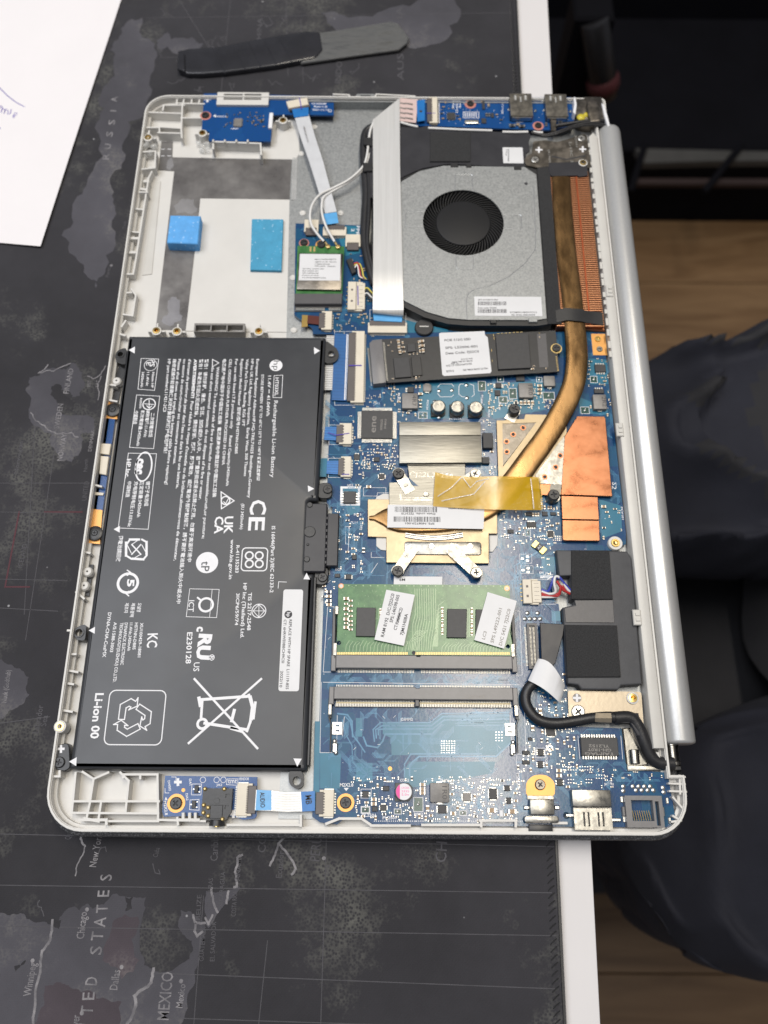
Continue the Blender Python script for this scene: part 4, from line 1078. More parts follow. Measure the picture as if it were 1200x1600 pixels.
# white spare part label
sl = rect(434, 920.5, 466, 1080, BZ); (ax0, ay0), (ax1, ay1) = sl[0], sl[2]
ax0, _ = P(439, 1000, BZ); ax1 = P(470.5, 1000, BZ)[0]
lb = mk('label', MB().prism(rrect(ax0, P(440, 1080, BZ)[1], ax1, P(440, 921, BZ)[1], 1.0), BZ - .02, BZ + .1), M['paper'], bat, label='white spare part label on the battery')
lt = MB(); z = BZ + .12
lt.textp('REPLACE WITH HP SPARE  L11119-855', (452, 968), (446.5, 1077), 1.15, z); lt.textp('CT: 6HRWE0BBCH9CSI', (443.6, 968), (440, 1036), 1.1, z); lt.textp('2022/10', (438.4, 1048), (436.6, 1074), 1.1, z)
x, y = P(450.5, 960, z); lt.flat(circle(x, y, 1.6, 18), z)
mk('label_text', lt, M['ink'], bat, smooth=False)
mk('logo_letters', MB().textp('hp', (448.6, 956.5), (448.2, 963.5), 1.5, z + .02), M['print'], bat, smooth=False)
# recessed connector cover and the plug on the board
cv = MB().prism(round_poly([(90.2, 100.8), (101.2, 100.8), (101.2, 131.5), (90.8, 131.5)], 1.2), 10.5, 16.2, .5)
cv = mk('connector_cover', cv, M['film'], bat)
cd = MB()
for u, v, r in ((484, 789, 1.3), (484, 831, 2.5), (481, 851, .6), (479.5, 874, 1.3)): x, y = P(u, v, 16.2); cd.cyl(x, y, r, 16.1, 16.55, 20, .25)
mk('moulded_disc', cd, M['black'], cv)
cn = MB()
cn.box(101.35, 106.2, 103.5, 127, 11.2, 16.0, .35)
for k in range(8): cn.box(100.9, 101.5, 104.5 + k * 2.8, 105.6 + k * 2.8, 15.0, 16.3)
mk('battery_plug', cn, M['film'], bat)
# mounting ears with screws
def ear(pts, z=14.2, hole=None, r=1.4, cut=.5):
    p = round_poly(PP(pts, z), 2.6, 5)
    mb = MB()
    if hole:
        hx, hy = P(hole[0], hole[1], z); mb.plate(p, [circle(hx, hy, r, 18)], 10.0, z); mb.ring(hx, hy, r, r + .55, z - .1, z + .35)
    else: mb.prism(p, 10.0, z, .3)
    return mk('mounting_ear', mb, M['black'], bat)
ear([(507, 530), (527, 545), (530, 556), (524, 566), (506, 568)], 14.8, (517.5, 553), 1.5)
ear([(497, 754), (519, 754), (519, 779), (495, 779)], 14.2); screw(bat, *P(512, 764.5, 14.6), 14.2, 2.0)
ear([(492, 887), (514, 885), (512, 914), (490, 914)], 14.2); screw(bat, *P(504, 902, 14.6), 14.2, 2.0)
ear([(450, 1203), (474, 1203), (474, 1228), (464, 1234), (452, 1226)], 14.6, (463.6, 1220), 1.6)
ear([(108, 1158), (84, 1168), (82, 1200), (100, 1206), (110, 1200)], 14.0); screw(bat, *P(92.5, 1191, 14.4), 14.0, 2.1)
pl_ = MB().line(PP([(91.5, 1170), (99, 1170)], 14.1), .9, 14.05, 0); pl_.line(PP([(95.2, 1166), (95.2, 1174.5)], 14.1), .9, 14.06, 0)
mk('plus_mark', pl_, M['print'], bat, smooth=False)
ear([(198, 542), (182, 548), (179, 560), (186, 568), (196, 570)], 14.2, (188, 554), 1.3)
ear([(135, 974), (119, 980), (114, 990), (120, 1000), (133, 1001)], 14.2, (123.5, 988.5), 1.5)
# left side strip between battery and shell: posts, orange pads and slivers of the small boards
def post(mb): mb.lathe([(2.1, 0), (2.1, 2.2), (1.6, 2.9), (.4, 3.0)], (0, 0, 0), n=20, close=False)
for u, v in ((182, 595), (136.5, 893), (131.5, 915)):
    x, y = P(u, v, 13.5); piece('plastic_post', 0, post, M['plastic'], laptop, x, y, 10.8)
mk('black_strip', MB().prism(PP([(190, 560), (176, 600), (172, 640), (182, 640), (196, 575)], 10.8), 10.0, 10.8), M['black'], laptop)
mk('black_strip', MB().prism(PP([(129, 882), (121, 930), (139, 931), (146, 882)], 11), 10.0, 11.0), M['black'], laptop)
sb_ = mk('side_board', MB().prism(PP([(168, 625), (181, 628), (179, 660), (160, 800), (146, 848), (134, 848), (137, 800), (147, 745), (153, 700)], 12), 10.6, 12.0), M['pcb_b'], laptop,
         label='narrow blue side board showing along the battery edge')
mk('copper_pad', MB().prism(PP([(168.5, 627), (184, 629), (183, 655), (163.5, 653)], 12.1), 12.02, 12.1), M['orange'], sb_)
mk('copper_pad', MB().prism(PP([(143, 795), (160, 797), (156, 850), (133, 848)], 12.1), 12.02, 12.1), M['orange'], sb_)
for u, v in ((176, 640), (148, 833)):
    x, y = P(u, v, 13.2)
    piece('mounting_ear', 'side', lambda mb: mb.lathe([(3.3, 0), (3.3, 1.0), (2.8, 1.25), (1.4, 1.3), (1.3, .4), (.1, .4)], (0, 0, 0), n=24, close=False), M['black'], sb_, x, y, 12.11)
    screw(sb_, x, y, 12.9, 1.3)
mk('connector', MB().prism(PP([(158, 693), (174, 694), (171, 711), (156, 709)], 13), 12.02, 13.4, .2), M['ivory'], sb_)
ct = MB().prism(PP([(157, 712), (170, 713), (166, 742), (155, 740)], 13.4), 12.02, 13.4, .2)
mk('connector', ct, M['ivory'], sb_); mk('connector', MB().prism(PP([(148, 769), (162, 770), (161, 774), (147, 773)], 12.6), 12.02, 12.6), M['ivory'], sb_)
# ============================================================ main circuit board
PZ = 12.5
pcb_px = [(462, 349), (564, 352), (570, 400), (580, 445), (600, 478), (632, 499), (680, 513), (720, 519), (866, 519), (945, 516), (947, 560), (978, 833), (978, 850), (956, 860), (869, 860), (869, 900),
          (866, 942), (873, 944), (876, 972), (885, 975), (887, 1108), (896, 1135), (971, 1138), (979, 1203), (1043, 1207), (1058, 1293), (578, 1289), (568, 1280), (537, 1280), (527, 1288),
          (500, 1285), (488, 1276), (489, 1236), (494, 1225)]
pcb = PP(pcb_px, PZ) + [(100.6, 24), (100.6, 99), (103.0, 101), (103.0, 131), (100.6, 133), (100.6, 216.8)] + PP([(520, 522), (489, 522), (488, 513), (460, 492)], PZ)
pcb = ccw(pcb)
brd = mk('main_board', MB().mat(0).prism(pcb, 11.3, PZ), M['pcb'], laptop, label='large blue main circuit board crowded with small components', smooth=False)
EX = []                                             # occupied ground (world boxes)
def occupy(poly, m=.25):
    xs = [p[0] for p in poly]; ys = [p[1] for p in poly]; EX.append((min(xs) - m, min(ys) - m, max(xs) + m, max(ys) + m))
def free(x, y, w, h):
    for a, b, c, d in EX:
        if x + w > a and x - w < c and y + h > b and y - h < d: return False
    return True
def region(px): return ccw(PP(px, PZ))
def box_part(name, px, m, z0=PZ, z1=PZ + 1, bev=.12, parent=None, label=None, occ=True, seg=1):
    p = PP(px, z1) if len(px) > 2 else rect(*px[0], *px[1], z1)
    if occ: occupy(p)
    return mk(name, MB().prism(p, z0 - .02, z1, bev, seg), m, parent or brd, label=label)

# copper pours and traces ------------------------------------------------
pour = MB()
for q in ([(598, 1130), (674, 1130), (690, 1117), (795, 1115), (798, 1160), (778, 1180), (612, 1180), (611, 1153), (598, 1147)], [(492, 1127), (500, 1127), (499, 1262), (489, 1262)],
          [(500, 1176), (533, 1178), (531, 1232), (500, 1232)], [(557, 1192), (582, 1192), (582, 1221), (556, 1221)], [(640, 1190), (774, 1190), (770, 1208), (650, 1230), (632, 1230), (632, 1203)],
          [(556, 1122), (566, 1122), (566, 1151), (556, 1151)], [(755, 600), (850, 595), (852, 640), (800, 650), (772, 655), (755, 640)], [(655, 600), (745, 597), (760, 652), (655, 655)],
          [(530, 760), (563, 760), (562, 800), (545, 806)], [(500, 716), (512, 716), (510, 745), (500, 745)], [(905, 620), (950, 640), (949, 648), (905, 646)], [(936, 780), (970, 790), (972, 830), (940, 842)],
          [(846, 870), (868, 870), (866, 895), (846, 890)], [(862, 955), (875, 955), (876, 970), (862, 970)], [(584, 485), (632, 500), (700, 515), (700, 519), (640, 520), (584, 512)],
          [(920, 560), (948, 562), (950, 600), (922, 600)], [(522, 352), (560, 354), (563, 395), (540, 400), (524, 360)]):
    pour.prism(PP(q, PZ), PZ + .004, PZ + .03)
mk('copper_pour', pour, M['pcb_teal'], brd, kind='stuff')
tr = MB()
def trc(pts, w=.22, z=PZ + .035): tr.line(PP(pts, PZ), w, z, .02)
for k in range(3):
    d = k * 5
    trc([(585 + d * .6, 1158 - d), (583 + d * .8, 1140), (594 + d * .6, 1129 + d), (672 + d * .4, 1129 + d), (690 + d * .4, 1115 + d), (795, 1113 + d)], .5)
trc([(640, 1212), (640, 1196), (645, 1190), (655, 1182), (752, 1182), (775, 1182), (797, 1162)], .6); trc([(632, 1214), (632, 1194), (642, 1178), (752, 1178)], .5)
trc([(568, 1152), (573, 1165), (590, 1168), (598, 1158), (602, 1147), (675, 1147), (690, 1132)], .6); trc([(540, 1120), (547, 1127), (552, 1150), (560, 1160), (570, 1175)], .5)
trc([(528, 1115), (543, 1117), (550, 1127), (551, 1151)], .6); trc([(535, 1125), (540, 1147), (550, 1165), (551, 1190), (557, 1197)], .4)
for k in range(5): trc([(700 + k * 3, 1118 + k * 4), (795, 1116 + k * 4.2)], .25)
for k in range(6): trc([(830 + k * 3, 925), (813 - k * 4, 905 + k), (812 - k * 5 + 2, 880 + k * 2), (845 - k * 3, 860 + k * 1)] if k < 3 else [(790 + k * 4, 930), (788 + k * 4, 915 - k * 2), (806 + k * 3, 893 - k * 2), (806 + k * 3, 868 - k)], .3)
def rnd_traces(px, n, pitch=.42, w=.14, bundle=(2, 6), L=(1.5, 7)):
    R = region(px); xs = [p[0] for p in R]; ys = [p[1] for p in R]
    for _ in range(n):
        x, y = random.uniform(min(xs), max(xs)), random.uniform(min(ys), max(ys))
        if not inside(R, x, y): continue
        a = random.randrange(8); k = random.randint(*bundle); pts = [(x, y)]
        for s_ in range(random.randint(2, 4)):
            l = random.uniform(*L); d = a * math.pi / 4
            q = (pts[-1][0] + l * math.cos(d), pts[-1][1] + l * math.sin(d))
            if not inside(R, *q): break
            pts.append(q); a = (a + random.choice((-1, 1))) % 8
        if len(pts) < 2: continue
        for i in range(k):
            o = Vector((math.cos((a + 2) * math.pi / 4), math.sin((a + 2) * math.pi / 4))) * pitch * i
            tr.line([(p[0] + o.x, p[1] + o.y) for p in pts], w, PZ + .035, .02)
            tr.cyl(pts[0][0] + o.x, pts[0][1] + o.y, .17, PZ, PZ + .07, 6); tr.cyl(pts[-1][0] + o.x, pts[-1][1] + o.y, .17, PZ, PZ + .07, 6)
full = [(505, 515), (945, 520), (975, 830), (868, 860), (880, 1110), (970, 1140), (980, 1205), (1040, 1210), (1050, 1280), (505, 1275)]
rnd_traces(full, 330); rnd_traces([(520, 860), (640, 880), (640, 905), (520, 905)], 22); rnd_traces([(515, 745), (575, 745), (570, 900), (520, 900)], 40)
rnd_traces([(760, 770), (870, 770), (865, 905), (815, 960), (765, 900)], 60); rnd_traces([(525, 1052), (800, 1056), (805, 1072), (520, 1068)], 60, L=(1, 3))
rnd_traces([(830, 1050), (885, 1060), (885, 1130), (835, 1120)], 20); rnd_traces([(880, 1190), (960, 1190), (1040, 1210), (1040, 1230), (880, 1228)], 26)
rnd_traces([(540, 1150), (640, 1190), (620, 1225), (540, 1215)], 26, L=(1, 4)); rnd_traces([(690, 1215), (800, 1215), (800, 1280), (690, 1280)], 40, L=(.8, 3))
rnd_traces([(462, 350), (560, 355), (575, 500), (540, 520), (465, 490)], 30, L=(.8, 3))
mk('trace', tr, M['pcb_trace'], brd, kind='stuff', smooth=False)

# connector builders ----------------------------------------------------
def zif(u0, v0, u1, v1, side, n, parent=None, z=PZ, label=None):
    """flat cable connector: ivory body, brown latch on the given side, solder pins on the other"""
    p = rect(u0, v0, u1, v1, z + 1.6); (x0, y0), (x1, y1) = p[0], p[2]; occupy([(x0 - .6, y0 - .6), (x1 + .6, y1 + .6)])
    mb = MB(); f = .42
    if side in 'LR':
        s = 1 if side == 'L' else -1; xl = x0 if s > 0 else x1; xr_ = x1 if s > 0 else x0; w = x1 - x0; xm = xl + s * w * f
        mb.mat(0).box(min(xm, xr_), max(xm, xr_), y0, y1, z - .02, z + 1.7, .15); mb.box(min(xl + s * w * .2, xm), max(xl + s * w * .2, xm), y0, y0 + .8, z - .02, z + 1.7, .1); mb.box(min(xl + s * w * .2, xm), max(xl + s * w * .2, xm), y1 - .8, y1, z - .02, z + 1.7, .1)
        mb.mat(1).box(min(xl, xm), max(xl, xm), y0 + .85, y1 - .85, z + .5, z + 1.45, .12)
        for k in range(n):
            y = y0 + .9 + (y1 - y0 - 1.8) * (k + .5) / n; d = (y1 - y0 - 1.8) / n * .3
            mb.mat(2).box(min(xr_, xr_ + s * .7), max(xr_, xr_ + s * .7), y - d, y + d, z - .02, z + .35); mb.mat(1).box(min(xm - s * .02, xm + s * .5), max(xm - s * .02, xm + s * .5), y - d, y + d, z + 1.6, z + 1.76)
        for yy in (y0 - .5, y1 - .05): mb.mat(2).box(min(xm, xr_) + .2, max(xm, xr_) - .2, yy, yy + .55, z - .02, z + .5)
    else:
        s = 1 if side == 'B' else -1; yl = y0 if s > 0 else y1; yr = y1 if s > 0 else y0; w = y1 - y0; ym = yl + s * w * f
        mb.mat(0).box(x0, x1, min(ym, yr), max(ym, yr), z - .02, z + 1.7, .15); mb.box(x0, x0 + .8, min(yl + s * w * .2, ym), max(yl + s * w * .2, ym), z - .02, z + 1.7, .1); mb.box(x1 - .8, x1, min(yl + s * w * .2, ym), max(yl + s * w * .2, ym), z - .02, z + 1.7, .1)
        mb.mat(1).box(x0 + .85, x1 - .85, min(yl, ym), max(yl, ym), z + .5, z + 1.45, .12)
        for k in range(n):
            x = x0 + .9 + (x1 - x0 - 1.8) * (k + .5) / n; d = (x1 - x0 - 1.8) / n * .3
            mb.mat(2).box(x - d, x + d, min(yr, yr + s * .7), max(yr, yr + s * .7), z - .02, z + .35); mb.mat(1).box(x - d, x + d, min(ym - s * .02, ym + s * .5), max(ym - s * .02, ym + s * .5), z + 1.6, z + 1.76)
    return mk('cable_connector', mb, [M['ivory'], M['brown'], M['pin']], parent or brd, label=label)

def chip(u0, v0, u1, v1, pins='', n=8, h=1.0, m='chip', parent=None, z=PZ, name='chip', pl=.9, rz=0, label=None):
    """moulded package; pins: which sides carry legs"""
    p = rect(u0, v0, u1, v1, z + h); (x0, y0), (x1, y1) = p[0], p[2]; cx_, cy_ = (x0 + x1) / 2, (y0 + y1) / 2
    e = pl if pins else 0
    occupy([(x0 - e, y0 - e), (x1 + e, y1 + e)])
    mb = MB().mat(0); w, hh = (x1 - x0) / 2, (y1 - y0) / 2
    mb.box(-w, w, -hh, hh, .08, h, min(.18, w * .2)); mb.mat(1)
    for s_ in pins:
        for k in range(n if s_ in 'LR' or len(pins) > 2 or True else n):
            if s_ in 'LR':
                y = -hh + .3 + (2 * hh - .6) * (k + .5) / n; d = (2 * hh - .6) / n * .27; q = -1 if s_ == 'L' else 1
                a, b = sorted((q * w * .98, q * (w + pl * .55))); mb.box(a, b, y - d, y + d, h * .35, h * .5)
                a, b = sorted((q * (w + pl * .45), q * (w + pl))); mb.box(a, b, y - d, y + d, -.01, h * .42)
            else:
                x = -w + .3 + (2 * w - .6) * (k + .5) / n; d = (2 * w - .6) / n * .27; q = 1 if s_ == 'T' else -1
                a, b = sorted((q * hh * .98, q * (hh + pl * .55))); mb.box(x - d, x + d, a, b, h * .35, h * .5)
                a, b = sorted((q * (hh + pl * .45), q * (hh + pl))); mb.box(x - d, x + d, a, b, -.01, h * .42)
    if w > 2: mb.mat(0).cyl(-w * .72, hh * .72, min(.5, w * .14), h - .02, h + .015, 12)
    o = mk(name, mb, [M[m], M['tin']], parent or brd, label=label)
    o.location = ((cx_ - WL[(parent or brd).name][0]) * MM, (cy_ - WL[(parent or brd).name][1]) * MM, (z - WL[(parent or brd).name][2]) * MM)
    WL[o.name] = (cx_, cy_, z); o.rotation_euler[2] = rz
    return o

def passive(kind, size):
    L_, W_, H_ = {0: (1.0, .5, .35), 1: (1.6, .8, .55), 2: (2.1, 1.25, .9), 3: (3.2, 1.6, 1.2)}[size]
    def b(mb):
        mb.mat(1).box(-L_ / 2, -L_ * .27, -W_ / 2, W_ / 2, -.01, H_, .04).box(L_ * .27, L_ / 2, -W_ / 2, W_ / 2, -.01, H_, .04)
        mb.mat(0).box(-L_ * .28, L_ * .28, -W_ * .48, W_ * .48, -.01, H_ * .97)
    return b
def smd(kind, size, x, y, rz=0, parent=None, z=PZ):
    nm = 'capacitor' if kind == 'c' else 'resistor'
    return piece(nm, (kind, size), passive(kind, size), [M['bodytan' if kind == 'c' else 'bodyblk'], M['tin']], parent or brd, x, y, z, rz)
def smdp(kind, size, u, v, rz=0, parent=None, z=PZ):
    x, y = P(u, v, z + .4); occupy([(x - .6, y - .6), (x + .6, y + .6)]); return smd(kind, size, x, y, rz, parent, z)
def sot(x, y, rz=0, parent=None):
    def b(mb):
        mb.mat(0).box(-1.4, 1.4, -.75, .75, .1, 1.0, .12)
        mb.mat(1)
        for q in (-.95, .95): mb.box(q - .22, q + .22, -1.35, -.74, -.01, .3)
        mb.box(-.22, .22, .74, 1.35, -.01, .3)
    return piece('transistor', 0, b, [M['chip'], M['tin']], parent or brd, x, y, PZ, rz)
def sotp(u, v, rz=0):
    x, y = P(u, v, PZ + .8); occupy([(x - 1.5, y - 1.5), (x + 1.5, y + 1.5)]); return sot(x, y, rz)

# ---- named larger parts on the board ------------------------------------
zif(476, 343, 497, 367, 'B', 8); zif(540, 366, 563, 390, 'B', 8); zif(499, 486, 518, 515, 'L', 6)
silk = MB(); SZ = PZ + .06
def sk(pts, w=.16, close=False): silk.line(PP(pts, SZ), w, SZ, 0, close)
def skbox(u0, v0, u1, v1, w=.16): sk([(u0, v0), (u1, v0), (u1, v1), (u0, v1)], w, True)
def skt(s_, a, b, h=1.0, bold=.0): silk.textp(s_, a, b, h, SZ, bold)
c_ = zif(505, 351, 541, 368, 'T', 8)
# speaker/power style ivory wire housings
def wire_housing(u0, v0, u1, v1, n=6, parent=None):
    p = rect(u0, v0, u1, v1, PZ + 2); (x0, y0), (x1, y1) = p[0], p[2]; occupy(p, .6); mb = MB(); w = x1 - x0
    mb.mat(0).box(x0, x0 + w * .48, y0, y1, PZ - .02, PZ + 2.2, .2); mb.box(x0 + w * .5, x1, y0 + .5, y1 - .5, PZ - .02, PZ + 1.8, .2)
    mb.box(x0 + w * .4, x1 - w * .15, y0 - .3, y0 + .4, PZ, PZ + 1.5, .1); mb.box(x0 + w * .4, x1 - w * .15, y1 - .4, y1 + .3, PZ, PZ + 1.5, .1)
    for k in (.3, .7): mb.mat(1).box(x0 + w * .18, x0 + w * .3, y0 + (y1 - y0) * k - .5, y0 + (y1 - y0) * k + .5, PZ + 2.19, PZ + 2.22)
    for k in range(n):
        y = y0 + .8 + (y1 - y0 - 1.6) * (k + .5) / n
        mb.mat(2).box(x0 - .8, x0, y - .15, y + .15, PZ - .02, PZ + .4); mb.mat(1).box(x0 + w * .62, x1 - w * .12, y - .06, y + .06, PZ + 1.79, PZ + 1.82)
    return mk('wire_connector', mb, [M['ivory'], M['brown'], M['gold']], parent or brd)
wc1 = wire_housing(544, 440, 570, 484); wc2 = wire_housing(816, 905, 847, 943, 5)
mk('pen_mark', MB().line(PP([(559, 447), (559.5, 476)], PZ + 2), .45, PZ + 1.95, 0), M['purple'], wc1 and brd, smooth=False)
big = zif(545, 517, 568, 629, 'L', 40, label='long ivory display cable connector with a brown latch')
mk('pen_mark', MB().line(PP([(546, 571), (564, 571)], PZ + 1.8), .6, PZ + 1.8, 0), M['purple'], brd, smooth=False)
zif(526, 661, 549, 694, 'L', 6); zif(529, 713, 548, 745, 'L', 6)
zif(575, 500, 636, 520, 'T', 22)
# display ribbon and the two small cable ends
def striped(name, px, z, m, n, along, sm, parent=laptop, t_=.25, label=None):
    p = PP(px, z); o = mk(name, MB().prism(p, z - t_, z), m, parent, label=label); mb = MB()
    a, b, c, d = [Vector(q) for q in p]
    for k in range(n):
        f = (k + .5) / n
        if along: mb.line([a.lerp(b, f), d.lerp(c, f)], .16, z, .02)
        else: mb.line([a.lerp(d, f), b.lerp(c, f)], .16, z, .02)
    mk('conductor', mb, sm, o, kind='stuff', smooth=False); return o
M['blue_d'] = mat('blue_stripe', (0.006, 0.07, 0.20), .35)
M['blue_r'] = mat('deep_blue_ribbon', (0.010, 0.10, 0.30), .35)
rbn = mk('display_ribbon', MB().prism([(97.9, 188.2), (101.5, 188.2), (101.5, 217), (97.9, 217)], 12.75, 12.9), M['ffc'], laptop)
ln = MB()
for k in range(30): ln.line([(97.9, 188.8 + k * .95), (101.5, 188.8 + k * .95)], .3, 12.9, .02)
mk('conductor', ln, M['inductor'], rbn, kind='stuff', smooth=False)
st_ = striped('ribbon_end', [(523, 521), (546, 522), (541, 626), (518.5, 625)], 13.6, M['blue_r'], 20, False, M['blue_d'], label='blue stiffened end of the display ribbon')
ws = MB(); ws.line(PP([(542.5, 523), (538.5, 624)], 13.6), .5, 13.62, .02); ws.line(PP([(544.6, 523), (540.6, 624)], 13.6), .2, 13.62, .02); mk('white_line', ws, M['print'], st_, smooth=False)
for q in ([(508, 667), (526, 667), (525, 688), (506, 687)], [(511, 720), (529, 720), (528, 741), (510, 740)]):
    e_ = striped('ribbon_end', q, 13.4, M['blue'], 5, False, M['blue_d'])
mk('pen_mark', MB().line(PP([(513, 676), (525, 680), (545, 677)], 14.3), .4, 14.3, 0), M['purple'], brd, smooth=False)
mk('pen_mark', MB().line(PP([(535, 741), (545, 741)], 14.3), .4, 14.3, 0), M['purple'], brd, smooth=False)

en = chip(565, 641, 613.7, 685, 'LRTB', 24, 1.3, pl=1.7, name='controller_chip', label='large square dark chip with fine legs on four sides')
mk('chip_text', MB().textp('ene', (587, 676), (588, 650), 2.9, PZ + 1.33, .0).textp('KB9022QD', (597, 672), (598, 655), .9, PZ + 1.33).textp('2140A3', (603, 670), (604, 655), .9, PZ + 1.33), M['inductor'], brd, smooth=False)
def inductor(u0, v0, u1, v1, h=2.2, txt=None, m='inductor'):
    p = rect(u0, v0, u1, v1, PZ + h); (x0, y0), (x1, y1) = p[0], p[2]; occupy(p, .3); mb = MB()
    mb.mat(0).prism(rrect(x0, y0, x1, y1, .5), PZ + .1, PZ + h, .25, 2); mb.mat(1).box((x0 + x1) / 2 - 1, (x0 + x1) / 2 + 1, y0 - .5, y0 + .3, PZ - .02, PZ + .8).box((x0 + x1) / 2 - 1, (x0 + x1) / 2 + 1, y1 - .3, y1 + .5, PZ - .02, PZ + .8)
    if txt: mb.mat(2).text(txt, ((x0 + x1) / 2 + 1.0, y1 - 1.2), ((x0 + x1) / 2 + 1.0, y0 + 1.2), 2.0, PZ + h + .02)
    return mk('inductor', mb, [M[m], M['tin'], M['bodyblk']], brd)
inductor(628, 614, 653, 638, 2.6, '4R7'); inductor(661, 600, 674, 611, 1.4); inductor(810, 598, 834, 621, 2.4, '1R0'); inductor(849, 587, 868, 603, 2.0); inductor(926, 616, 949, 639, 2.4, '2R2')
inductor(672, 1223, 702, 1254, 2.4, '1R0')
def jumper(u0, v0, u1, v1):
    p = rect(u0, v0, u1, v1, PZ); (x0, y0), (x1, y1) = p[0], p[2]; occupy(p, .1); mb = MB()
    mb.mat(0).box(x0, x1, y0, y1, PZ + .01, PZ + .05); mb.mat(1).line([(x0, y0), (x1, y0), (x1, y1), (x0, y1)], .22, PZ + .07, 0, True)
    cx_, cy_ = (x0 + x1) / 2, (y0 + y1) / 2; mb.mat(2).lathe([(.55, 0), (.5, .25), (.2, .4), (.02, .42)], (cx_, cy_, PZ + .05), n=10, close=False); mb.lathe([(.3, 0), (.2, .25), (.02, .3)], (cx_ + .2, cy_ + .8, PZ + .05), n=8, close=False)
    return mk('solder_jumper', mb, [M['dgreen'], M['print'], M['tin']], brd)
M['dgreen'] = mat('dark_green_pad', (0.006, 0.055, 0.045), .25)
for q in ((747, 596, 759, 611), (654, 644, 667.5, 654), (795, 607, 807.5, 623), (848, 613, 866.5, 624), (779, 620, 793, 630), (777, 589, 787, 597), (838, 589.6, 847, 597), (922, 588, 933.5, 598), (907, 636, 921, 646.5),
          (646, 1246, 661, 1268), (616, 1264, 627, 1272), (565, 1261, 577, 1270), (718, 1267, 729, 1274), (820, 827, 829, 838)): jumper(*q)
def can(u, v, r, h, two=None):
    x, y = P(u, v, PZ + h); occupy([(x - r - .6, y - r - .6), (x + r + .6, y + r + .6)]); mb = MB()
    mb.mat(1).prism([(x - r - .2, y - r - .2), (x + r * .6, y - r - .2), (x + r + .2, y - r * .6), (x + r + .2, y + r * .6), (x + r * .6, y + r + .2), (x - r - .2, y + r + .2)], PZ - .01, PZ + 1.0, .1)
    mb.mat(0).lathe([(r * .96, .95), (r, 1.3), (r, h * .32), (r * .93, h * .36), (r, h * .42), (r, h - .35), (r * .93, h - .08), (r * .85, h)], (x, y, PZ), n=36, close=False); mb.flat(circle(x, y, r * .85, 36), PZ + h)
    if two: mb.mat(2).flat([q for q in circle(x, y, r * .86, 36) if q[0] < x - r * .3], PZ + h + .03)
    return mb, x, y
for i, (u, v, tx_) in enumerate(((685.5, 634, '330'), (715, 635, '330'), (744, 636, '330'))):
    mb, x, y = can(u, v, 3.05, 5.0); mb.mat(2)
    if i == 1: mb.flat([q for q in circle(x, y, 2.6, 36) if q[0] > x + .9], PZ + 5.02)
    mb.mat(2).text(tx_, (x + 1.4, y + 1.2), (x - 1.4, y + 1.2), .9, PZ + 5.03)
    mk('can_capacitor', mb, [M['steel'], M['black'], M['inductor']], brd, label=('silver can capacitor nearest the square inductor', 'middle silver can capacitor with a darker stripe', 'silver can capacitor at the far right of its row')[i])
mb, x, y = can(631, 1237, 3.1, 4.2)
mb.mat(3).flat([q for q in circle(x, y, 2.95, 36)], PZ + 4.22); mb.mat(2).flat([q for q in circle(x, y, 2.96, 36) if q[0] < x - 1.1], PZ + 4.24)
for k, s_ in enumerate(('(ACE5', '2335', 'S.0v')): mb.mat(2).text(s_, (x - .9, y + 1.0 - k * 1.2), (x + 2.0, y + 1.0 - k * 1.2), .8, PZ + 4.26)
mk('can_capacitor', mb, [M['silver'], M['black'], M['magenta'], M['print']], brd, label='white topped can capacitor with a magenta segment')
for u, v in ((686, 611), (706, 610), (728.7, 602), (729.5, 622), (679, 628), (745, 650), (686, 652)):
    x, y = P(u, v, PZ); piece('solder_blob', 0, lambda mb: mb.lathe([(1.0, 0), (.9, .3), (.5, .55), (.03, .6)], (0, 0, 0), n=14, close=False), M['tin'], brd, x, y, PZ)
for q in ([(692, 600), (706, 600), (709, 604)], [(684, 605), (688, 600), (692, 600)], [(684, 615), (688, 620), (705, 620), (709, 617)], [(724, 600), (719, 600), (717, 604), (717, 616), (722, 620), (726, 620)],
          [(734, 600), (740, 602), (741, 617), (737, 620)]): sk(q, .25)
# shield can over memory: two brushed panels
sp = MB()
for z0, z1, q in ((PZ + .2, 15.6, [(624, 659), (751, 659), (751.5, 679.6), (624, 680)]), (PZ + .2, 15.35, [(624, 680.6), (751.6, 680.2), (753, 722.5), (624, 723.5)])):
    sh_ = mk('shield_panel', MB().prism(PP(q, z1), z0, z1, .25, 2), M['brushed'], brd); occupy(PP(q, z1), .4)
box_part('coil', [(754, 676), (771, 700)], M['chip'], z1=PZ + 2.2, bev=.2); box_part('coil', [(753, 714), (765, 724)], M['chip'], z1=PZ + 1.6)
box_part('shield_lip', [(636, 724), (727, 728)], M['brushed'], z1=PZ + 1.2)
chip(537, 767.5, 556, 786, 'LR', 4, 1.2, pl=1.2, label='small eight-legged chip on a white square')
silk.mat(0)
sb0 = rect(532, 760, 562.5, 790, PZ); silk.plate(sb0, [inset(ccw(sb0), 1.0)], PZ + .03, PZ + .06)
chip(929, 569, 947, 581, 'TB', 4, 1.0); chip(928, 606, 944, 613, 'T', 4, .8); chip(806, 586, 820, 595, '', 4, .8); chip(774, 598, 784, 606, 'LR', 3, .8); chip(773, 609, 782, 618, '', 3, .8)
chip(635, 604, 645, 613, 'L', 3, .8); chip(592, 740, 601, 748, 'LRTB', 4, .6, pl=.4); chip(583, 714, 592, 721, 'L', 2, .6, pl=.4); chip(553, 709, 562, 718, 'TB', 3, .7, pl=.5)
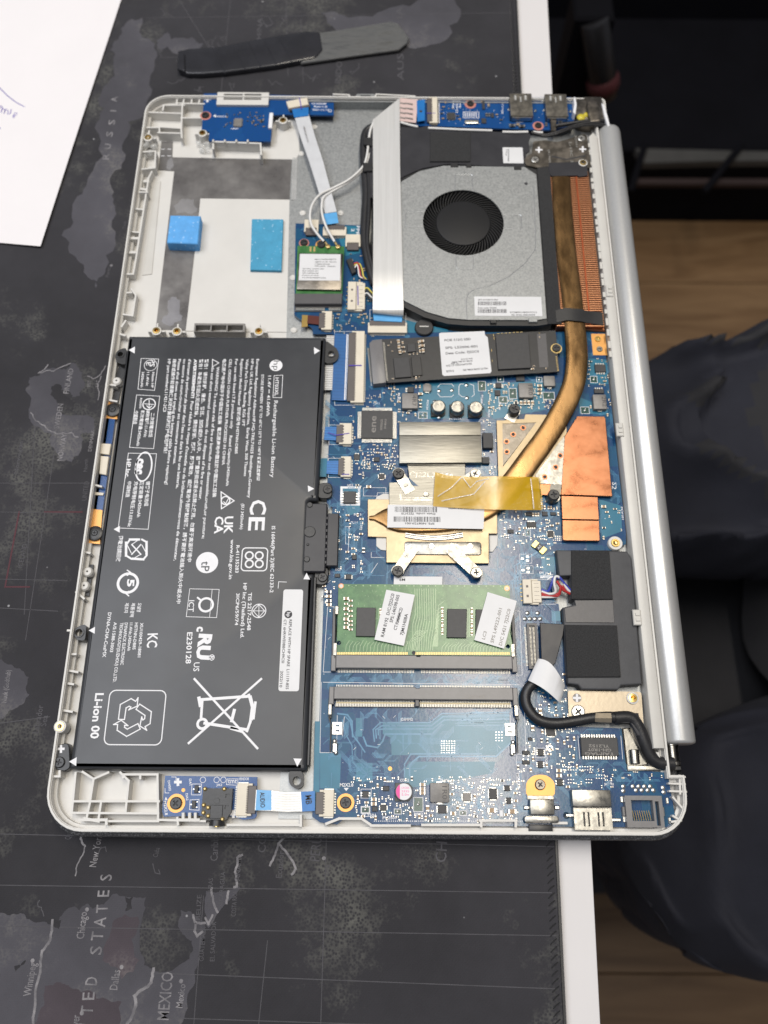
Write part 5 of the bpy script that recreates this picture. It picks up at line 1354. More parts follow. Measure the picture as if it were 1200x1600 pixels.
chip(855, 829, 865.5, 839, 'LRTB', 5, .6, pl=.3); chip(823, 815, 838, 824, 'TB', 4, .7, pl=.5); chip(821, 800, 831, 806, 'L', 2, .7, pl=.5); chip(847, 799, 856, 806, '', 2, .7); chip(860, 800, 869, 805, '', 2, .7)
chip(853, 1135, 868, 1150, 'LRTB', 8, .7, pl=.4); chip(825, 1152, 832, 1157, '', 2, .6); chip(840, 1170, 850, 1181, 'LR', 3, .7, pl=.5); chip(840, 1189, 849, 1200, 'LR', 3, .7, pl=.5)
chip(723, 1239, 736, 1252, 'LRTB', 6, .7, pl=.4, m='inductor'); chip(764, 1232, 777, 1249, 'LRTB', 6, .7, pl=.4); chip(684, 1258, 698, 1271, 'LR', 4, .8, pl=.5); chip(788, 1227, 797, 1236, 'LR', 2, .8, pl=.5); chip(791, 1246, 799, 1256, 'LR', 2, .8, pl=.5)
chip(566, 1236, 576, 1246, 'LR', 2, .9, pl=.6); chip(594, 1257, 604, 1267, 'LRTB', 4, .7, pl=.4); chip(581, 1260, 590, 1268, '', 2, .8); chip(597, 1228, 607, 1236, 'L', 2, .7, pl=.5); chip(550, 866, 557, 874, '', 2, .7)
chip(540, 897, 549, 905, 'LR', 3, .7, pl=.4); chip(523, 896, 531, 902, '', 2, .6); chip(793, 827, 803, 833, '', 2, .6); chip(870, 1217, 880, 1228, 'LR', 2, .8, pl=.5)
tfm = chip(907, 1152, 967, 1181, 'TB', 14, 2.0, pl=1.2, name='network_transformer', label='wide dark network chip with two rows of legs')
mk('chip_text', MB().textp('YL2152', (952, 1164), (920, 1163), 1.1, PZ + 2.02).textp('GH-1R0T', (955, 1170), (918, 1169), 1.1, PZ + 2.02).textp('TAIMAG', (960, 1176), (914, 1175.5), 1.1, PZ + 2.02), M['inductor'], brd, smooth=False)
for u, v, a in ((622, 1238, 0), (515, 925, 0), (514, 937, 0), (514, 948, 0), (826, 1192, 0), (812, 1180, 0)): pass
sotp(822, 1191, 3.14); sotp(822, 1176, 0)
for u, v, k, s_, a in ((660, 1226, 'c', 2, 0), (660, 1233, 'c', 2, 0), (660, 1239, 'c', 2, 0), (584, 1249, 'c', 2, 0), (584, 1256, 'c', 2, 0), (873, 1204, 'c', 2, 0), (873, 1212, 'c', 2, 0), (543, 805, 'c', 1, 0), (543, 813, 'r', 1, 0),
                       (568, 860, 'r', 2, 1.57), (565, 811, 'c', 1, 0), (552, 857, 'c', 1, 0), (552, 866, 'c', 1, 0), (656, 604, 'c', 1, 1.57), (650, 604, 'c', 1, 1.57), (657, 616, 'c', 2, 0), (657, 634, 'r', 2, 1.57),
                       (833, 804, 'c', 1, 1.57), (837, 804, 'c', 1, 1.57), (841, 804, 'c', 1, 1.57), (851, 793, 'c', 1, 1.57), (857, 793, 'c', 1, 1.57), (861, 793, 'c', 1, 1.57), (872, 803, 'c', 1, 1.57), (871, 818, 'c', 1, 0),
                       (820, 825, 'c', 1, 0), (787, 613, 'c', 1, 1.57), (791, 613, 'c', 1, 1.57), (795, 600, 'c', 1, 1.57), (843, 603, 'c', 2, 0), (843, 609, 'c', 2, 0), (843, 615, 'c', 2, 0), (814, 630, 'c', 2, 1.57),
                       (820, 630, 'c', 2, 1.57), (826, 630, 'c', 2, 1.57), (832, 630, 'c', 2, 1.57), (806, 630, 'r', 2, 0), (514, 925, 'r', 2, 0), (514, 932, 'c', 2, 0), (514, 939, 'r', 2, 0), (514, 945, 'c', 2, 0),
                       (832, 1138, 'c', 2, 1.57), (844, 1111, 'c', 2, 1.57), (668, 1263, 'c', 2, 1.57), (708, 1271, 'c', 2, 0), (768, 1266, 'c', 3, 0), (800, 1268, 'c', 3, 0), (833, 1186, 'c', 1, 1.57), (693, 1245, 'c', 1, 0),
                       (576, 761, 'c', 2, 0), (605, 603, 'r', 1, 0), (943, 792, 'c', 2, 0), (948, 800, 'c', 1, 0)):
    smdp(k, s_, u, v, a)
# yellow rotated fuse
fx, fy = P(842.5, 855, PZ + 1); occupy([(fx - 3, fy - 3), (fx + 3, fy + 3)])
M['yellowcap'] = mat('yellow_end_cap', (0.70, 0.60, 0.22), .3, .6)
piece('fuse', 0, lambda mb: (mb.mat(0).box(-3.1, -1.1, -1.6, 1.6, 0, 1, .1), mb.box(1.1, 3.1, -1.6, 1.6, 0, 1, .1), mb.mat(1).box(-1.15, 1.15, -1.5, 1.5, 0, 1.02, .1), mb.mat(2).text('A5', (.6, -1), (.6, 1), 1.2, 1.05)),
      [M['yellowcap'], M['chip'], M['print']], brd, fx, fy, PZ, -.72, label='yellow ended fuse set at an angle')
piece('white_light', 0, lambda mb: mb.box(-.8, .8, -1.3, 1.3, 0, 1.2, .3), M['print'], brd, *P(783.5, 1271, PZ + 1), PZ)
for u, v in ((859, 1169), (578, 1214)): pass
rx, ry = P(859, 1169, PZ); mk('test_ring', MB().ring(rx, ry, .65, 1.25, PZ, PZ + .12, 20), M['tin'], brd)
px_, py_ = P(609.5, 1201, PZ); mk('test_pad', MB().cyl(px_, py_, .8, PZ, PZ + .1, 16), M['orange'], brd)
# screws with copper rings
def ringed(u, v, r=2.1, ro=3.4, m='black', parent=None, z=PZ, ring='orange', zs=None):
    x, y = P(u, v, z + .4); occupy([(x - ro, y - ro), (x + ro, y + ro)])
    mk('copper_ring', MB().ring(x, y, r * .8, ro, z, z + .12, 32), M[ring], parent or brd); return screw(parent or brd, x, y, (zs or z) + .15, r, m, .8)
ringed(540, 1254, 2.2, 3.3); ringed(475, 379, 1.9, 2.5, ring='red_ring'); ringed(502, 382, 2.1, 2.9, ring='orange')
op = round_poly(PP([(822, 1244), (822, 1222), (832, 1212), (844, 1210), (856, 1212), (867, 1222), (867, 1244)], PZ + .15), 1.6, 4)
op = mk('copper_pad', MB().prism(op, PZ + .02, PZ + .15), M['orange'], brd); occupy(rect(822, 1210, 867, 1244, PZ)); screw(brd, *P(844, 1226, PZ + .6), PZ + .2, 2.0, 'dark_steel', .8)
box_part('copper_pad', [(923.5, 521.5), (949, 555)], M['orange'], z1=PZ + .15, bev=0); screw(brd, *P(937, 545, PZ + .5), PZ + .15, 1.4, 'steel', .5)
x, y = P(934, 529.5, PZ + .5); piece('brass_eyelet', 0, lambda mb: mb.lathe([(1.5, 0), (1.4, .6), (.9, .6), (.8, .1), (.05, .1)], (0, 0, 0), n=20, close=False), M['brass'], brd, x, y, PZ + .15)
x, y = P(962, 848, 14.5); mk('standoff', MB().mat(0).lathe([(3.1, 0), (3.1, 1.6), (2.9, 2.0), (1.9, 2.0)], (x, y, PZ - .3), n=32, close=False).mat(1).lathe([(1.9, 2.0), (1.7, 2.3), (1.1, 2.3), (.9, 1.6), (.1, 1.4)], (x, y, PZ - .3), n=24, close=False), [M['plastic'], M['brass']], laptop); occupy([(x - 3.3, y - 3.3), (x + 3.3, y + 3.3)])

# ---- ports at the lower right -------------------------------------------
usbc = MB(); usbc.prism(rect(828, 1249, 867, 1273, 16.2), PZ + .1, 16.2, .4, 2); usbc.box(*[*(lambda p: (p[0][0], p[2][0], p[0][1], p[2][1]))(rect(824, 1243, 866, 1249, 14))], PZ, 13.4, .1)
uc = mk('usb_c_port', usbc, M['steel'], brd, label='small silver charging port with a wide flange'); occupy(rect(818, 1243, 874, 1292, PZ))
mk('flange', MB().prism(rrect(*P(820, 1286, 15.6), *P(873, 1275, 15.6), 1.0), PZ + .1, 15.8, .3, 2), M['steel'], uc and brd)
mk('port_tip', MB().prism(rect(826, 1288, 864, 1301, 13), 9.8, 13.6, .5, 2), M['black'], brd)
mk('port_text', MB().textp('220506', (833, 1285.5), (860, 1286), 1.0, 15.83), M['inductor'], brd, smooth=False)
for u in (822, 870): piece('solder_tab', 0, lambda mb: mb.box(-1.0, 1.0, -.7, .7, 0, .9, .3), M['tin'], brd, *P(u, 1262, PZ), PZ)
hd = MB(); hd.mat(0).prism(rect(893.5, 1234, 956, 1260.5, 16.4), PZ + .1, 16.4, .3, 2)
a_ = rect(896, 1262, 958, 1297, 16); (x0, y0), (x1, y1) = a_[0], a_[2]; w_ = x1 - x0
holes = [[(x0 + w_ * f, y0 + 1.2), (x0 + w_ * (f + .05), y0 + 1.2), (x0 + w_ * (f + .05), y1 - 1.5), (x0 + w_ * f, y1 - 1.5)] for f in (.24, .36, .62, .74)]
hd.plate(a_, holes, 15.7, 16.0); hd.mat(1).box(x0 + .2, x1 - .2, y0 + .1, y1 - .1, PZ, 15.2); hd.mat(0).box(x0, x0 + .3, y0, y1, PZ, 15.69).box(x1 - .3, x1, y0, y1, PZ, 15.69)
for f in (.3, .68): hd.box(x0 + w_ * f - .2, x0 + w_ * f + 1.2, y0 + 1.4, y0 + 4, 15.3, 15.9, .2)
hd.mat(0).sweep([(x0 + .3, y1 + .1, 16.3), (x1 - .3, y1 + .1, 16.3)], .5, .3, 6)
mk('video_port', hd, [M['steel'], M['black']], brd, label='wide silver video port with two slots'); occupy(rect(884, 1233, 968, 1297, PZ))
for u, v in ((893, 1274), (961, 1281)): piece('solder_tab', 1, lambda mb: (mb.box(-2.2, 2.2, -.55, .55, 1.2, 1.8, .2), mb.lathe([(1.3, 0), (1.1, .4), (.5, 1.2)], (-1.6, 0, 0), n=12)), M['tin'], brd, *P(u, v, PZ + 1.5), PZ)
rj = MB(); a_ = rect(976, 1243, 1039, 1293, 15.4); (x0, y0), (x1, y1) = a_[0], a_[2]; w_ = x1 - x0; h_ = y1 - y0
rj.mat(0).plate(a_, [[(x0 + w_ * .16, y0 + h_ * .2), (x0 + w_ * .74, y0 + h_ * .2), (x0 + w_ * .74, y1 - 1.6), (x0 + w_ * .16, y1 - 1.6)], [(x0 + w_ * .8, y0 + .6), (x0 + w_ * .9, y0 + .6), (x0 + w_ * .9, y1 - 2), (x0 + w_ * .8, y1 - 2)]], 10.5, 15.4)
rj.box(x0 + .1, x1 - .1, y0 + .1, y1 - .1, 9.9, 10.5); rj.box(x0 - 1.0, x0, y0 + h_ * .35, y0 + h_ * .65, 11, 14.2, .2); rj.box(x1, x1 + .9, y0 + h_ * .35, y0 + h_ * .65, 11, 14.2, .2)
ej = mk('network_port', rj, M['slot2'], brd, label='grey network socket with eight gilt contacts'); occupy(rect(970, 1222, 1048, 1295, PZ))
for k in range(8):
    x = x0 + w_ * .2 + w_ * .5 * (k + .5) / 8
    piece('contact', 'rj', lambda mb: (mb.sweep([(0, 3.4, .3), (0, 0, 1.0), (0, -2.8, 2.6), (0, -3.6, 2.9)], .35, .18, 4)), M['gold'], brd, x, (y0 + y1) / 2 + .4, 11.4)
for u, v in ((974, 1229), (974, 1236), (1036, 1231), (1037, 1238), (989, 1229), (998, 1229), (1007, 1229), (1016, 1229), (994, 1235), (1003, 1235), (1012, 1235), (1021, 1235)):
    x, y = P(u, v, PZ); piece('solder_pad', 0, lambda mb: mb.lathe([(.85, 0), (.8, .15), (.35, .35), (.02, .4)], (0, 0, 0), n=12, close=False), M['tin'], brd, x, y, PZ + .01)
for u, v in ((971, 1249), (1042, 1251), (975, 1280), (1046, 1282)): piece('solder_tab', 2, lambda mb: mb.box(-.55, .55, -1.1, 1.1, 0, .5, .2), M['tin'], brd, *P(u, v, PZ), PZ + .01)

# ---- silkscreen --------------------------------------------------------
for s_, a, b, h in (('UC3', (543, 759.5), (551.5, 759.5), 1.0), ('PL13', (553, 805.5), (564.5, 805.5), 1.0), ('PL14', (548, 818), (559, 818), 1.0), ('CLRP2', (563.5, 814), (562, 828), 1.0),
                    ('DC13', (550, 841), (561.7, 841), 1.0), ('DC2', (524, 891.5), (532, 891.5), 1.0), ('CDA2', (625, 1221), (639, 1221), 1.0), ('PLM1', (688, 1221), (701, 1221), 1.0), ('PJM2', (647, 1274), (661, 1274), 1.0),
                    ('M2X2.8', (531, 1229), (552, 1229), 1.3), ('PL2501', (566, 1276), (587, 1276), 1.1), ('PU2501', (598, 1280), (619, 1280), 1.1), ('JDIMM2', (625.5, 1126), (645, 1126), 1.1), ('UK1', (584, 632), (593, 632), 1.0),
                    ('PC2134', (702, 656), (721, 656), 1.0), ('PULL', (843, 898), (864, 898), 1.4), ('PLB2', (622, 614), (621, 626), .9), ('PCI134', (667, 625), (666, 640), .9), ('PC600', (752, 617), (751, 630), .9), ('PL507', (763, 640), (762, 652), .9),
                    ('M2X2.8', (807, 1208), (808, 1232), 1.2), ('64TC8D6T', (851, 1178), (853, 1202), 1.0), ('S2', (957, 753), (956, 764), 2.0), ('S', (766, 736), (765, 742), 2.0), ('FPR', (557, 353), (556, 368), 1.7), ('2', (549, 357), (548.7, 362), 1.7),
                    ('DQ1', (949, 1223), (956, 1223), .9), ('JHDMI1', (944, 1227), (959, 1227), .9), ('PL503', (780, 628), (779, 640), .9), ('PCV101', (970, 792), (972, 812), .8)):
    skt(s_, a, b, h)
silk.flat(PP([(844, 899), (855, 899), (855, 896.5), (866, 901), (855, 906), (855, 903.5), (844, 903.5)], SZ), SZ); silk.flat(PP([(537, 1231), (545, 1231), (541, 1236)], SZ), SZ)
for q in ((523, 518, 568, 633), (514, 664, 550, 694.5), (513, 716, 549, 746), (578, 484, 634, 522), (580, 535, 608, 602), (625, 662, 626, 664), (568, 762, 603, 775), (540, 823, 545, 850)): skbox(*q)
for q in ([(512, 948), (522, 948), (522, 1050), (505, 1050), (512, 948)], [(505, 1066), (812, 1070)], [(502, 1066), (500, 1176), (526, 1176), (527, 1118)], [(797, 1118), (800, 1178), (822, 1179), (818, 1070)], [(805, 954), (812, 955), (816, 1055), (806, 1055)],
          [(838, 905), (866, 906)], [(835, 944), (868, 944)], [(903, 1150), (906, 1186)], [(970, 1150), (973, 1186)], [(581, 810), (590, 770), (608, 770)], [(546, 822), (544, 862)], [(536, 768), (544, 768)], [(751, 661), (772, 661)], [(564, 1233), (564, 1247), (580, 1247), (580, 1233), (564, 1233)],
          [(580, 863), (580, 871), (600, 871)], [(538, 1120), (535, 1150)], [(590, 880), (580, 895)], [(564, 1260), (578, 1260), (578, 1271), (564, 1271), (564, 1260)], [(837, 1169), (852, 1169), (852, 1184), (837, 1184), (837, 1169)], [(807, 1175), (807, 1195)]): sk(q, .18)
for q in ((812, 866, 831, 880), (813, 884, 833, 896)):
    skbox(*q, .16); 
    for du, dv in ((4, 7), (12, 4), (12, 10)): piece('solder_pad', 1, lambda mb: mb.box(-.6, .6, -.45, .45, 0, .15, .05), M['tin'], brd, *P(q[0] + du, q[1] + dv, PZ), PZ + .01)
for u, v in ((824, 958), (840, 958), (820, 967), (828, 967), (836, 967), (844, 967)): piece('solder_blob', 0, None, None, brd, *P(u, v, PZ), PZ)
# rows of solder pads in small grids
gp = MB()
for (u0, v0, nu, nv, du, dv) in ((690, 1158, 6, 6, 4, 3.6), (775, 1144, 3, 4, 4.6, 4.4), (880, 1198, 3, 2, 4, 5), (892, 1198, 3, 2, 4, 5), (906, 1198, 3, 2, 4, 5), (918, 1198, 3, 2, 4, 5), (932, 1211, 4, 2, 4, 5), (888, 1218, 3, 2, 4, 5), (916, 1218, 3, 2, 4, 5), (865, 838, 6, 3, 3, 3), (845, 838, 3, 3, 3, 4),
                                 (566, 722, 4, 3, 4, 5), (575, 702, 6, 2, 5, 5), (605, 715, 3, 4, 6, 5)):
    for i in range(nu):
        for j in range(nv):
            x, y = P(u0 + i * du, v0 + j * dv, PZ)
            if free(x, y, .2, .2): gp.box(x - .22, x + .22, y - .15, y + .15, PZ + .01, PZ + .09)
mk('solder_pad_grid', gp, M['tin'], brd, kind='stuff')
# scattered tiny parts: first the larger singles, the finest ones joined
def scatter(px, n, sizes, joined=None, parent=None):
    R = region(px); xs = [p[0] for p in R]; ys = [p[1] for p in R]; k = 0; tries = 0
    n = int(n * .7)
    while k < n and tries < n * 14:
        tries += 1
        x, y = random.uniform(min(xs), max(xs)), random.uniform(min(ys), max(ys)); s_ = random.choice(sizes)
        L_, W_ = {0: (.55, .3), 1: (.9, .5), 2: (1.2, .75)}[s_]; hz_ = random.random() < .5; w, h = (L_, W_) if hz_ else (W_, L_)
        if not inside(R, x, y) or not free(x, y, w, h): continue
        EX.append((x - w - .12, y - h - .12, x + w + .12, y + h + .12)); kd = random.choice('cccrr')
        if joined is None or s_ > 0: smd(kd, s_, x, y, 0 if hz_ else math.pi / 2)
        else:
            mm = joined; mm.mat(1)
            for q in (-1, 1):
                if hz_: mm.box(x + q * .37 - .14, x + q * .37 + .14, y - .25, y + .25, PZ, PZ + .35)
                else: mm.box(x - .25, x + .25, y + q * .37 - .14, y + q * .37 + .14, PZ, PZ + .35)
            mm.mat(0 if kd == 'c' else 2).box(x - (.24 if hz_ else .23), x + (.24 if hz_ else .23), y - (.23 if hz_ else .24), y + (.23 if hz_ else .24), PZ, PZ + .33)
        k += 1
# keep clear: things mounted over the board
for q in ((576, 528, 876, 600), (570, 735, 768, 900), (524, 910, 812, 1112), (460, 383, 540, 490), (776, 640, 960, 780), (876, 760, 940, 846), (820, 970, 890, 1050), (866, 520, 922, 650), (497, 1118, 530, 1178), (797, 1118, 822, 1180), (486, 1232, 523, 1282),
          (615, 900, 692, 912)):
    occupy(rect(*q, PZ), 0)
tiny = MB()
for px, n, sz in (([(575, 690), (623, 690), (623, 770), (556, 770), (553, 700)], 70, (0, 0, 0, 1)), ([(518, 790), (575, 795), (575, 905), (522, 905)], 40, (0, 0, 1)), ([(762, 770), (874, 780), (868, 850), (790, 860)], 90, (0, 0, 0, 1)),
                  ([(760, 585), (870, 583), (868, 640), (765, 650)], 80, (0, 0, 1)), ([(900, 560), (950, 560), (955, 650), (905, 650)], 30, (0, 1)), ([(520, 482), (632, 500), (640, 525), (572, 528), (522, 520)], 36, (0, 0, 1)),
                  ([(524, 395), (575, 395), (580, 480), (530, 485)], 26, (0, 1)), ([(688, 1212), (812, 1218), (812, 1284), (660, 1284)], 130, (0, 0, 0, 1)), ([(545, 1215), (690, 1215), (690, 1282), (560, 1280)], 90, (0, 0, 0, 1)),
                  ([(806, 1100), (905, 1110), (900, 1230), (808, 1225)], 110, (0, 0, 1)), ([(870, 1190), (1040, 1210), (1045, 1240), (875, 1232)], 34, (0,)), ([(832, 1045), (884, 1050), (885, 1125), (836, 1115)], 40, (0, 0, 1)),
                  ([(600, 600), (660, 600), (660, 656), (622, 656)], 26, (0, 1)), ([(505, 905), (523, 905), (520, 960), (503, 960)], 12, (0, 1)), ([(745, 655), (775, 655), (775, 740), (757, 740)], 16, (0, 0, 1)), ([(545, 630), (628, 604), (625, 660), (548, 712)], 26, (0,)),
                  ([(940, 780), (972, 785), (974, 838), (941, 842)], 12, (0, 1)), ([(838, 850), (868, 850), (866, 900), (830, 900)], 14, (0,)), ([(530, 1052), (798, 1056), (800, 1066), (530, 1064)], 40, (0,))):
    scatter(px, n, sz, tiny)
mk('tiny_component', tiny, [M['bodytan'], M['tin'], M['bodyblk']], brd, kind='stuff', smooth=False)
# short white ticks and dots of print near the parts
for i in range(240):
    u, v = random.uniform(505, 1040), random.uniform(520, 1285); x, y = P(u, v, PZ)
    if not inside(pcb, x, y) or not free(x, y, .3, .3): continue
    if random.random() < .5: silk.line([(x, y), (x + random.choice((-.9, .9, 0)), y + random.choice((0, .9)))], .13, SZ, 0)
    else: silk.cyl(x, y, random.uniform(.12, .25), PZ, SZ, 6)
# row of plated vias along the lower edge
for k in range(74):
    x, y = P(585 + k * 3.3, 1283, PZ); silk.cyl(x, y, .22, PZ, PZ + .05, 6)
mk('board_print', silk, M['print'], brd, kind='stuff', smooth=False)
# ============================================================ wireless card
wf = mk('wireless_card', MB().prism(PP([(464.7, 384), (538, 385), (534.7, 460), (462, 459)], 14.6), 13.8, 14.6), M['green_pcb'], laptop, label='small green wireless card under a metal can with a white label')
mk('shield_can', MB().prism(PP([(467.3, 395.3), (536, 396), (532.7, 452.7), (463.7, 451.7)], 16.0), 14.62, 16.0, .25, 2), M['dark_steel'], wf)
mk('label', MB().prism(PP([(468.7, 396.6), (532.3, 397.3), (531.3, 438.4), (466.7, 438)], 16.1), 16.0, 16.1), M['paper'], wf)
w_ = MB()
for s_, a, b in (('MAC:7066E57B87E4', (492, 406), (525, 406)), ('L88041-01-05  REV:03', (492, 410), (525, 410)), ('11880678S106', (492, 413.4), (515, 413.6)), ('FPN: 8274   PN:8.32', (492, 416.6), (524, 417)), ('HP P/N: L44431-001', (473, 420.6), (506, 421)),
                 ('RN: L44403-001', (472.6, 424), (497, 424.3)), ('SPS: L44796-005', (472.4, 427.4), (498, 427.7)), ('Product of China', (472.2, 430.8), (498, 431)), ('CT: 8HVBL0S8S8HV4ZZE', (472, 434.4), (509, 435))):
    w_.textp(s_, a, b, .62, 16.13)
mk('label_text', w_, M['ink'], wf, smooth=False)
ws_ = mk('card_socket', MB().prism(PP([(460.5, 458.7), (535, 458.7), (534, 475), (460, 475)], 15), PZ, 15.2, .25), M['slot'], laptop, label='dark plastic socket holding the green wireless card')
pn = MB()
for k in range(46):
    if 29 < k < 34: continue
    x, y = P(463.5 + k * 1.5, 482, PZ); pn.box(x - .13, x + .13, y - 1.3, y + 1.0, PZ, PZ + .45)
mk('pin', pn, M['pin'], ws_, kind='stuff'); mk('pin_frame', MB().plate(rect(461, 478.5, 534, 487, PZ + .5), [rect(463, 480, 531, 486, PZ + .5)], PZ, PZ + .55), M['slot'], ws_)
for u, v, a in ((512.5, 384, .5), (528, 384.5, .5)):
    x, y = P(u, v, 15.5)
    piece('antenna_plug', 0, lambda mb: (mb.mat(0).lathe([(1.05, 0), (1.1, 1.1), (.7, 1.25), (.6, .9), (.05, .9)], (0, 0, 0), n=18, close=False), mb.box(-.5, .5, .6, 3.0, .25, 1.0, .2), mb.mat(1).box(-.45, .45, 2.6, 4.2, .3, 1.1, .3)), [M['gold'], M['black']], wf, x, y - .3, 14.65, a)
for u in (484, 490): mk('gold_contact', MB().prism(rect(u, 385.5, u + 2.5, 393, 14.7), 14.6, 14.72), M['gold'], wf)
screw(wf, *P(502, 382, 15), 14.7, 2.0)
def wire(pts, r, m, name='wire', parent=laptop, n=8, label=None):
    """smooth wire through (u, v, z) points"""
    q = [Vector((*P(u, v, z), z)) for u, v, z in pts]; out_ = []
    for i in range(len(q) - 1):
        p0, p1, p2, p3 = q[max(0, i - 1)], q[i], q[i + 1], q[min(len(q) - 1, i + 2)]
        for k in range(5):
            t_ = k / 5; out_.append(.5 * ((2 * p1) + (p2 - p0) * t_ + (2 * p0 - 5 * p1 + 4 * p2 - p3) * t_ ** 2 + (3 * p1 - p0 - 3 * p2 + p3) * t_ ** 3))
    out_.append(q[-1])
    return mk(name, MB().tube(out_, r, n), M[m] if isinstance(m, str) else m, parent, label=label, angle=80)
wire([(584, 190, 17.0), (579, 203, 17.3), (576.5, 217, 17), (573, 245, 17.4), (566, 262, 17), (545, 281, 16.5), (520, 294, 16), (500, 304, 16.5), (488, 320, 17), (484.5, 337, 17.3), (487, 352, 17), (497, 367, 16.6), (506, 377, 16)], .62, 'wire_white', 'antenna_wire')
wire([(585, 192, 15.8), (581, 205, 16.3), (578.5, 220, 16), (576, 247, 16.4), (568, 264, 16), (547, 283, 15.5), (523, 297, 15.2), (507, 307, 15.6), (503, 318, 16.4), (503.5, 335, 16.6), (510, 355, 16.4), (517, 368, 16), (523, 378, 15.8)], .62, 'wire_white', 'antenna_wire')
# ============================================================ solid state drive
SA = [(597, 530), (868, 516.5), (874, 580.5), (605, 598)]
ssd = mk('solid_state_drive', MB().prism(PP(SA, 15.6), 14.8, 15.6), M['chip'], laptop, label='long black drive card lying aslant under a white label')
M['ssdmask'] = mat('black_solder_mask', (0.020, 0.020, 0.021), .38, var=.15, vs=400, bump=.1)
ssd.data.materials[0] = M['ssdmask']
ss = mk('drive_socket', MB().prism(PP([(577, 536), (582, 531), (597, 529.5), (603.5, 597.5), (583, 600)], 16.2), PZ, 16.2, .3, 2), M['slot2'], laptop, label='grey socket holding the end of the black drive card')
sp_ = MB()
for k in range(34):
    f = k / 33; x, y = P(597.8 + f * 5.6, 535 + f * 59, 15.9); sp_.box(x, x + .9, y - .12, y + .12, 15.6, 15.85)
    x, y = P(575.5 + f * 5, 545 + f * 52, PZ); sp_.box(x - .5, x + .8, y - .12, y + .12, PZ, PZ + .4)
mk('pin', sp_, M['pin'], ss, kind='stuff')
def flatbox(name, px, z0, z1, m, parent, bev=.15, label=None): return mk(name, MB().prism(PP(px, z1), z0, z1, bev), m, parent, label=label)
flatbox('memory_chip', [(774, 523), (825.5, 520.5), (830, 574.5), (778.7, 577)], 15.62, 16.7, M['chip'], ssd); flatbox('controller_chip', [(614.5, 559.5), (639, 558), (643, 588.5), (617.5, 590.5)], 15.62, 16.5, M['chip'], ssd)
flatbox('memory_chip', [(642, 557.5), (657, 556.5), (660, 586), (645, 588)], 15.62, 16.3, M['ssdmask'], ssd); flatbox('power_chip', [(636, 537.5), (648.5, 536.5), (650, 549), (637, 550)], 15.62, 16.3, M['chip'], ssd)
flatbox('flat_chip', [(839, 522), (853, 521), (857, 573), (843, 574)], 15.62, 15.66, M['slot'], ssd, 0)
for u, v, k_, s_ in ((622.5, 535, 'c', 2), (623.5, 543, 'c', 2), (625, 551, 'c', 2), (659, 534, 'c', 2), (660, 541, 'c', 2), (661, 549, 'c', 2), (629, 536, 'c', 1), (630, 543, 'c', 1), (631, 550, 'c', 1), (654, 535, 'c', 1), (655, 542, 'c', 1), (656, 549, 'c', 1),
                     (613, 549, 'c', 0), (607, 540, 'c', 0), (650, 591, 'c', 1), (655, 588, 'c', 0), (614, 592, 'c', 0), (832, 577, 'c', 1), (843, 527, 'c', 0), (640, 554, 'c', 0), (646, 553, 'c', 0), (652, 553, 'c', 0), (611, 535, 'c', 0), (834, 572, 'c', 0), (853, 576, 'c', 0)):
    smd(k_, s_, *P(u, v, 15.7), random.choice((0, 1.57)) + .06, ssd, 15.61)
lab = flatbox('label', [(686, 521.5), (688, 520), (757, 517.3), (758, 524), (762, 527), (768, 580), (766, 583), (694, 587.5), (691, 585)], 15.62, 15.75, M['paper'], ssd, 0)
sl_ = MB(); z = 15.78
for s_, a, b, h in (('PCIE 512G SSD', (694.5, 533.5), (735.5, 531.3), 1.35), ('SPS: L52006-001', (695.8, 545.3), (746, 542.6), 1.35), ('Date Code: 7J22C0', (696.5, 553.8), (748.5, 550.6), 1.35),
                    ('WD PC SN740 NVMe SSD', (762, 574), (723, 577), 1.1), ('512GB', (709, 578), (697, 579), 1.1), ('SDDPNQD-512G', (737, 567), (697, 570.5), 1.0), ('5V0B 2A M2 2280', (738, 562.5), (706, 565), .9), ('S/N: 22171Z', (738, 559), (720, 560.5), .9), ('5.0V', (715, 566), (704, 567), .9)):
    sl_.textp(s_, a, b, h * .9, z)
mk('label_text', sl_, M['ink'], ssd, smooth=False)
pr_ = MB()
for k in range(7): pr_.line(PP([(777 + k * 6, 521 - k * .35), (780 + k * 6, 520.8 - k * .35)], 15.65), .25, 15.64, 0)
for u, v in ((771, 522), (772, 527), (768, 546), (769, 562), (843, 520), (850, 566)): pr_.line(PP([(u, v), (u + .3, v + 3)], 15.65), .2, 15.64, 0)
for k in range(11):
    x, y = P(869.5 + k * .3, 557 + k * 2.2, 15.65); pr_.box(x - .5, x + .2, y - .12, y + .12, 15.6, 15.65)
mk('print_mark', pr_, M['gold'], ssd, smooth=False)
x, y = P(869.4, 544, 16); mk('gold_ring', MB().ring(x, y, 1.6, 2.6, 15.6, 15.75, 28), M['gold'], ssd); screw(ssd, x, y, 15.8, 2.0)

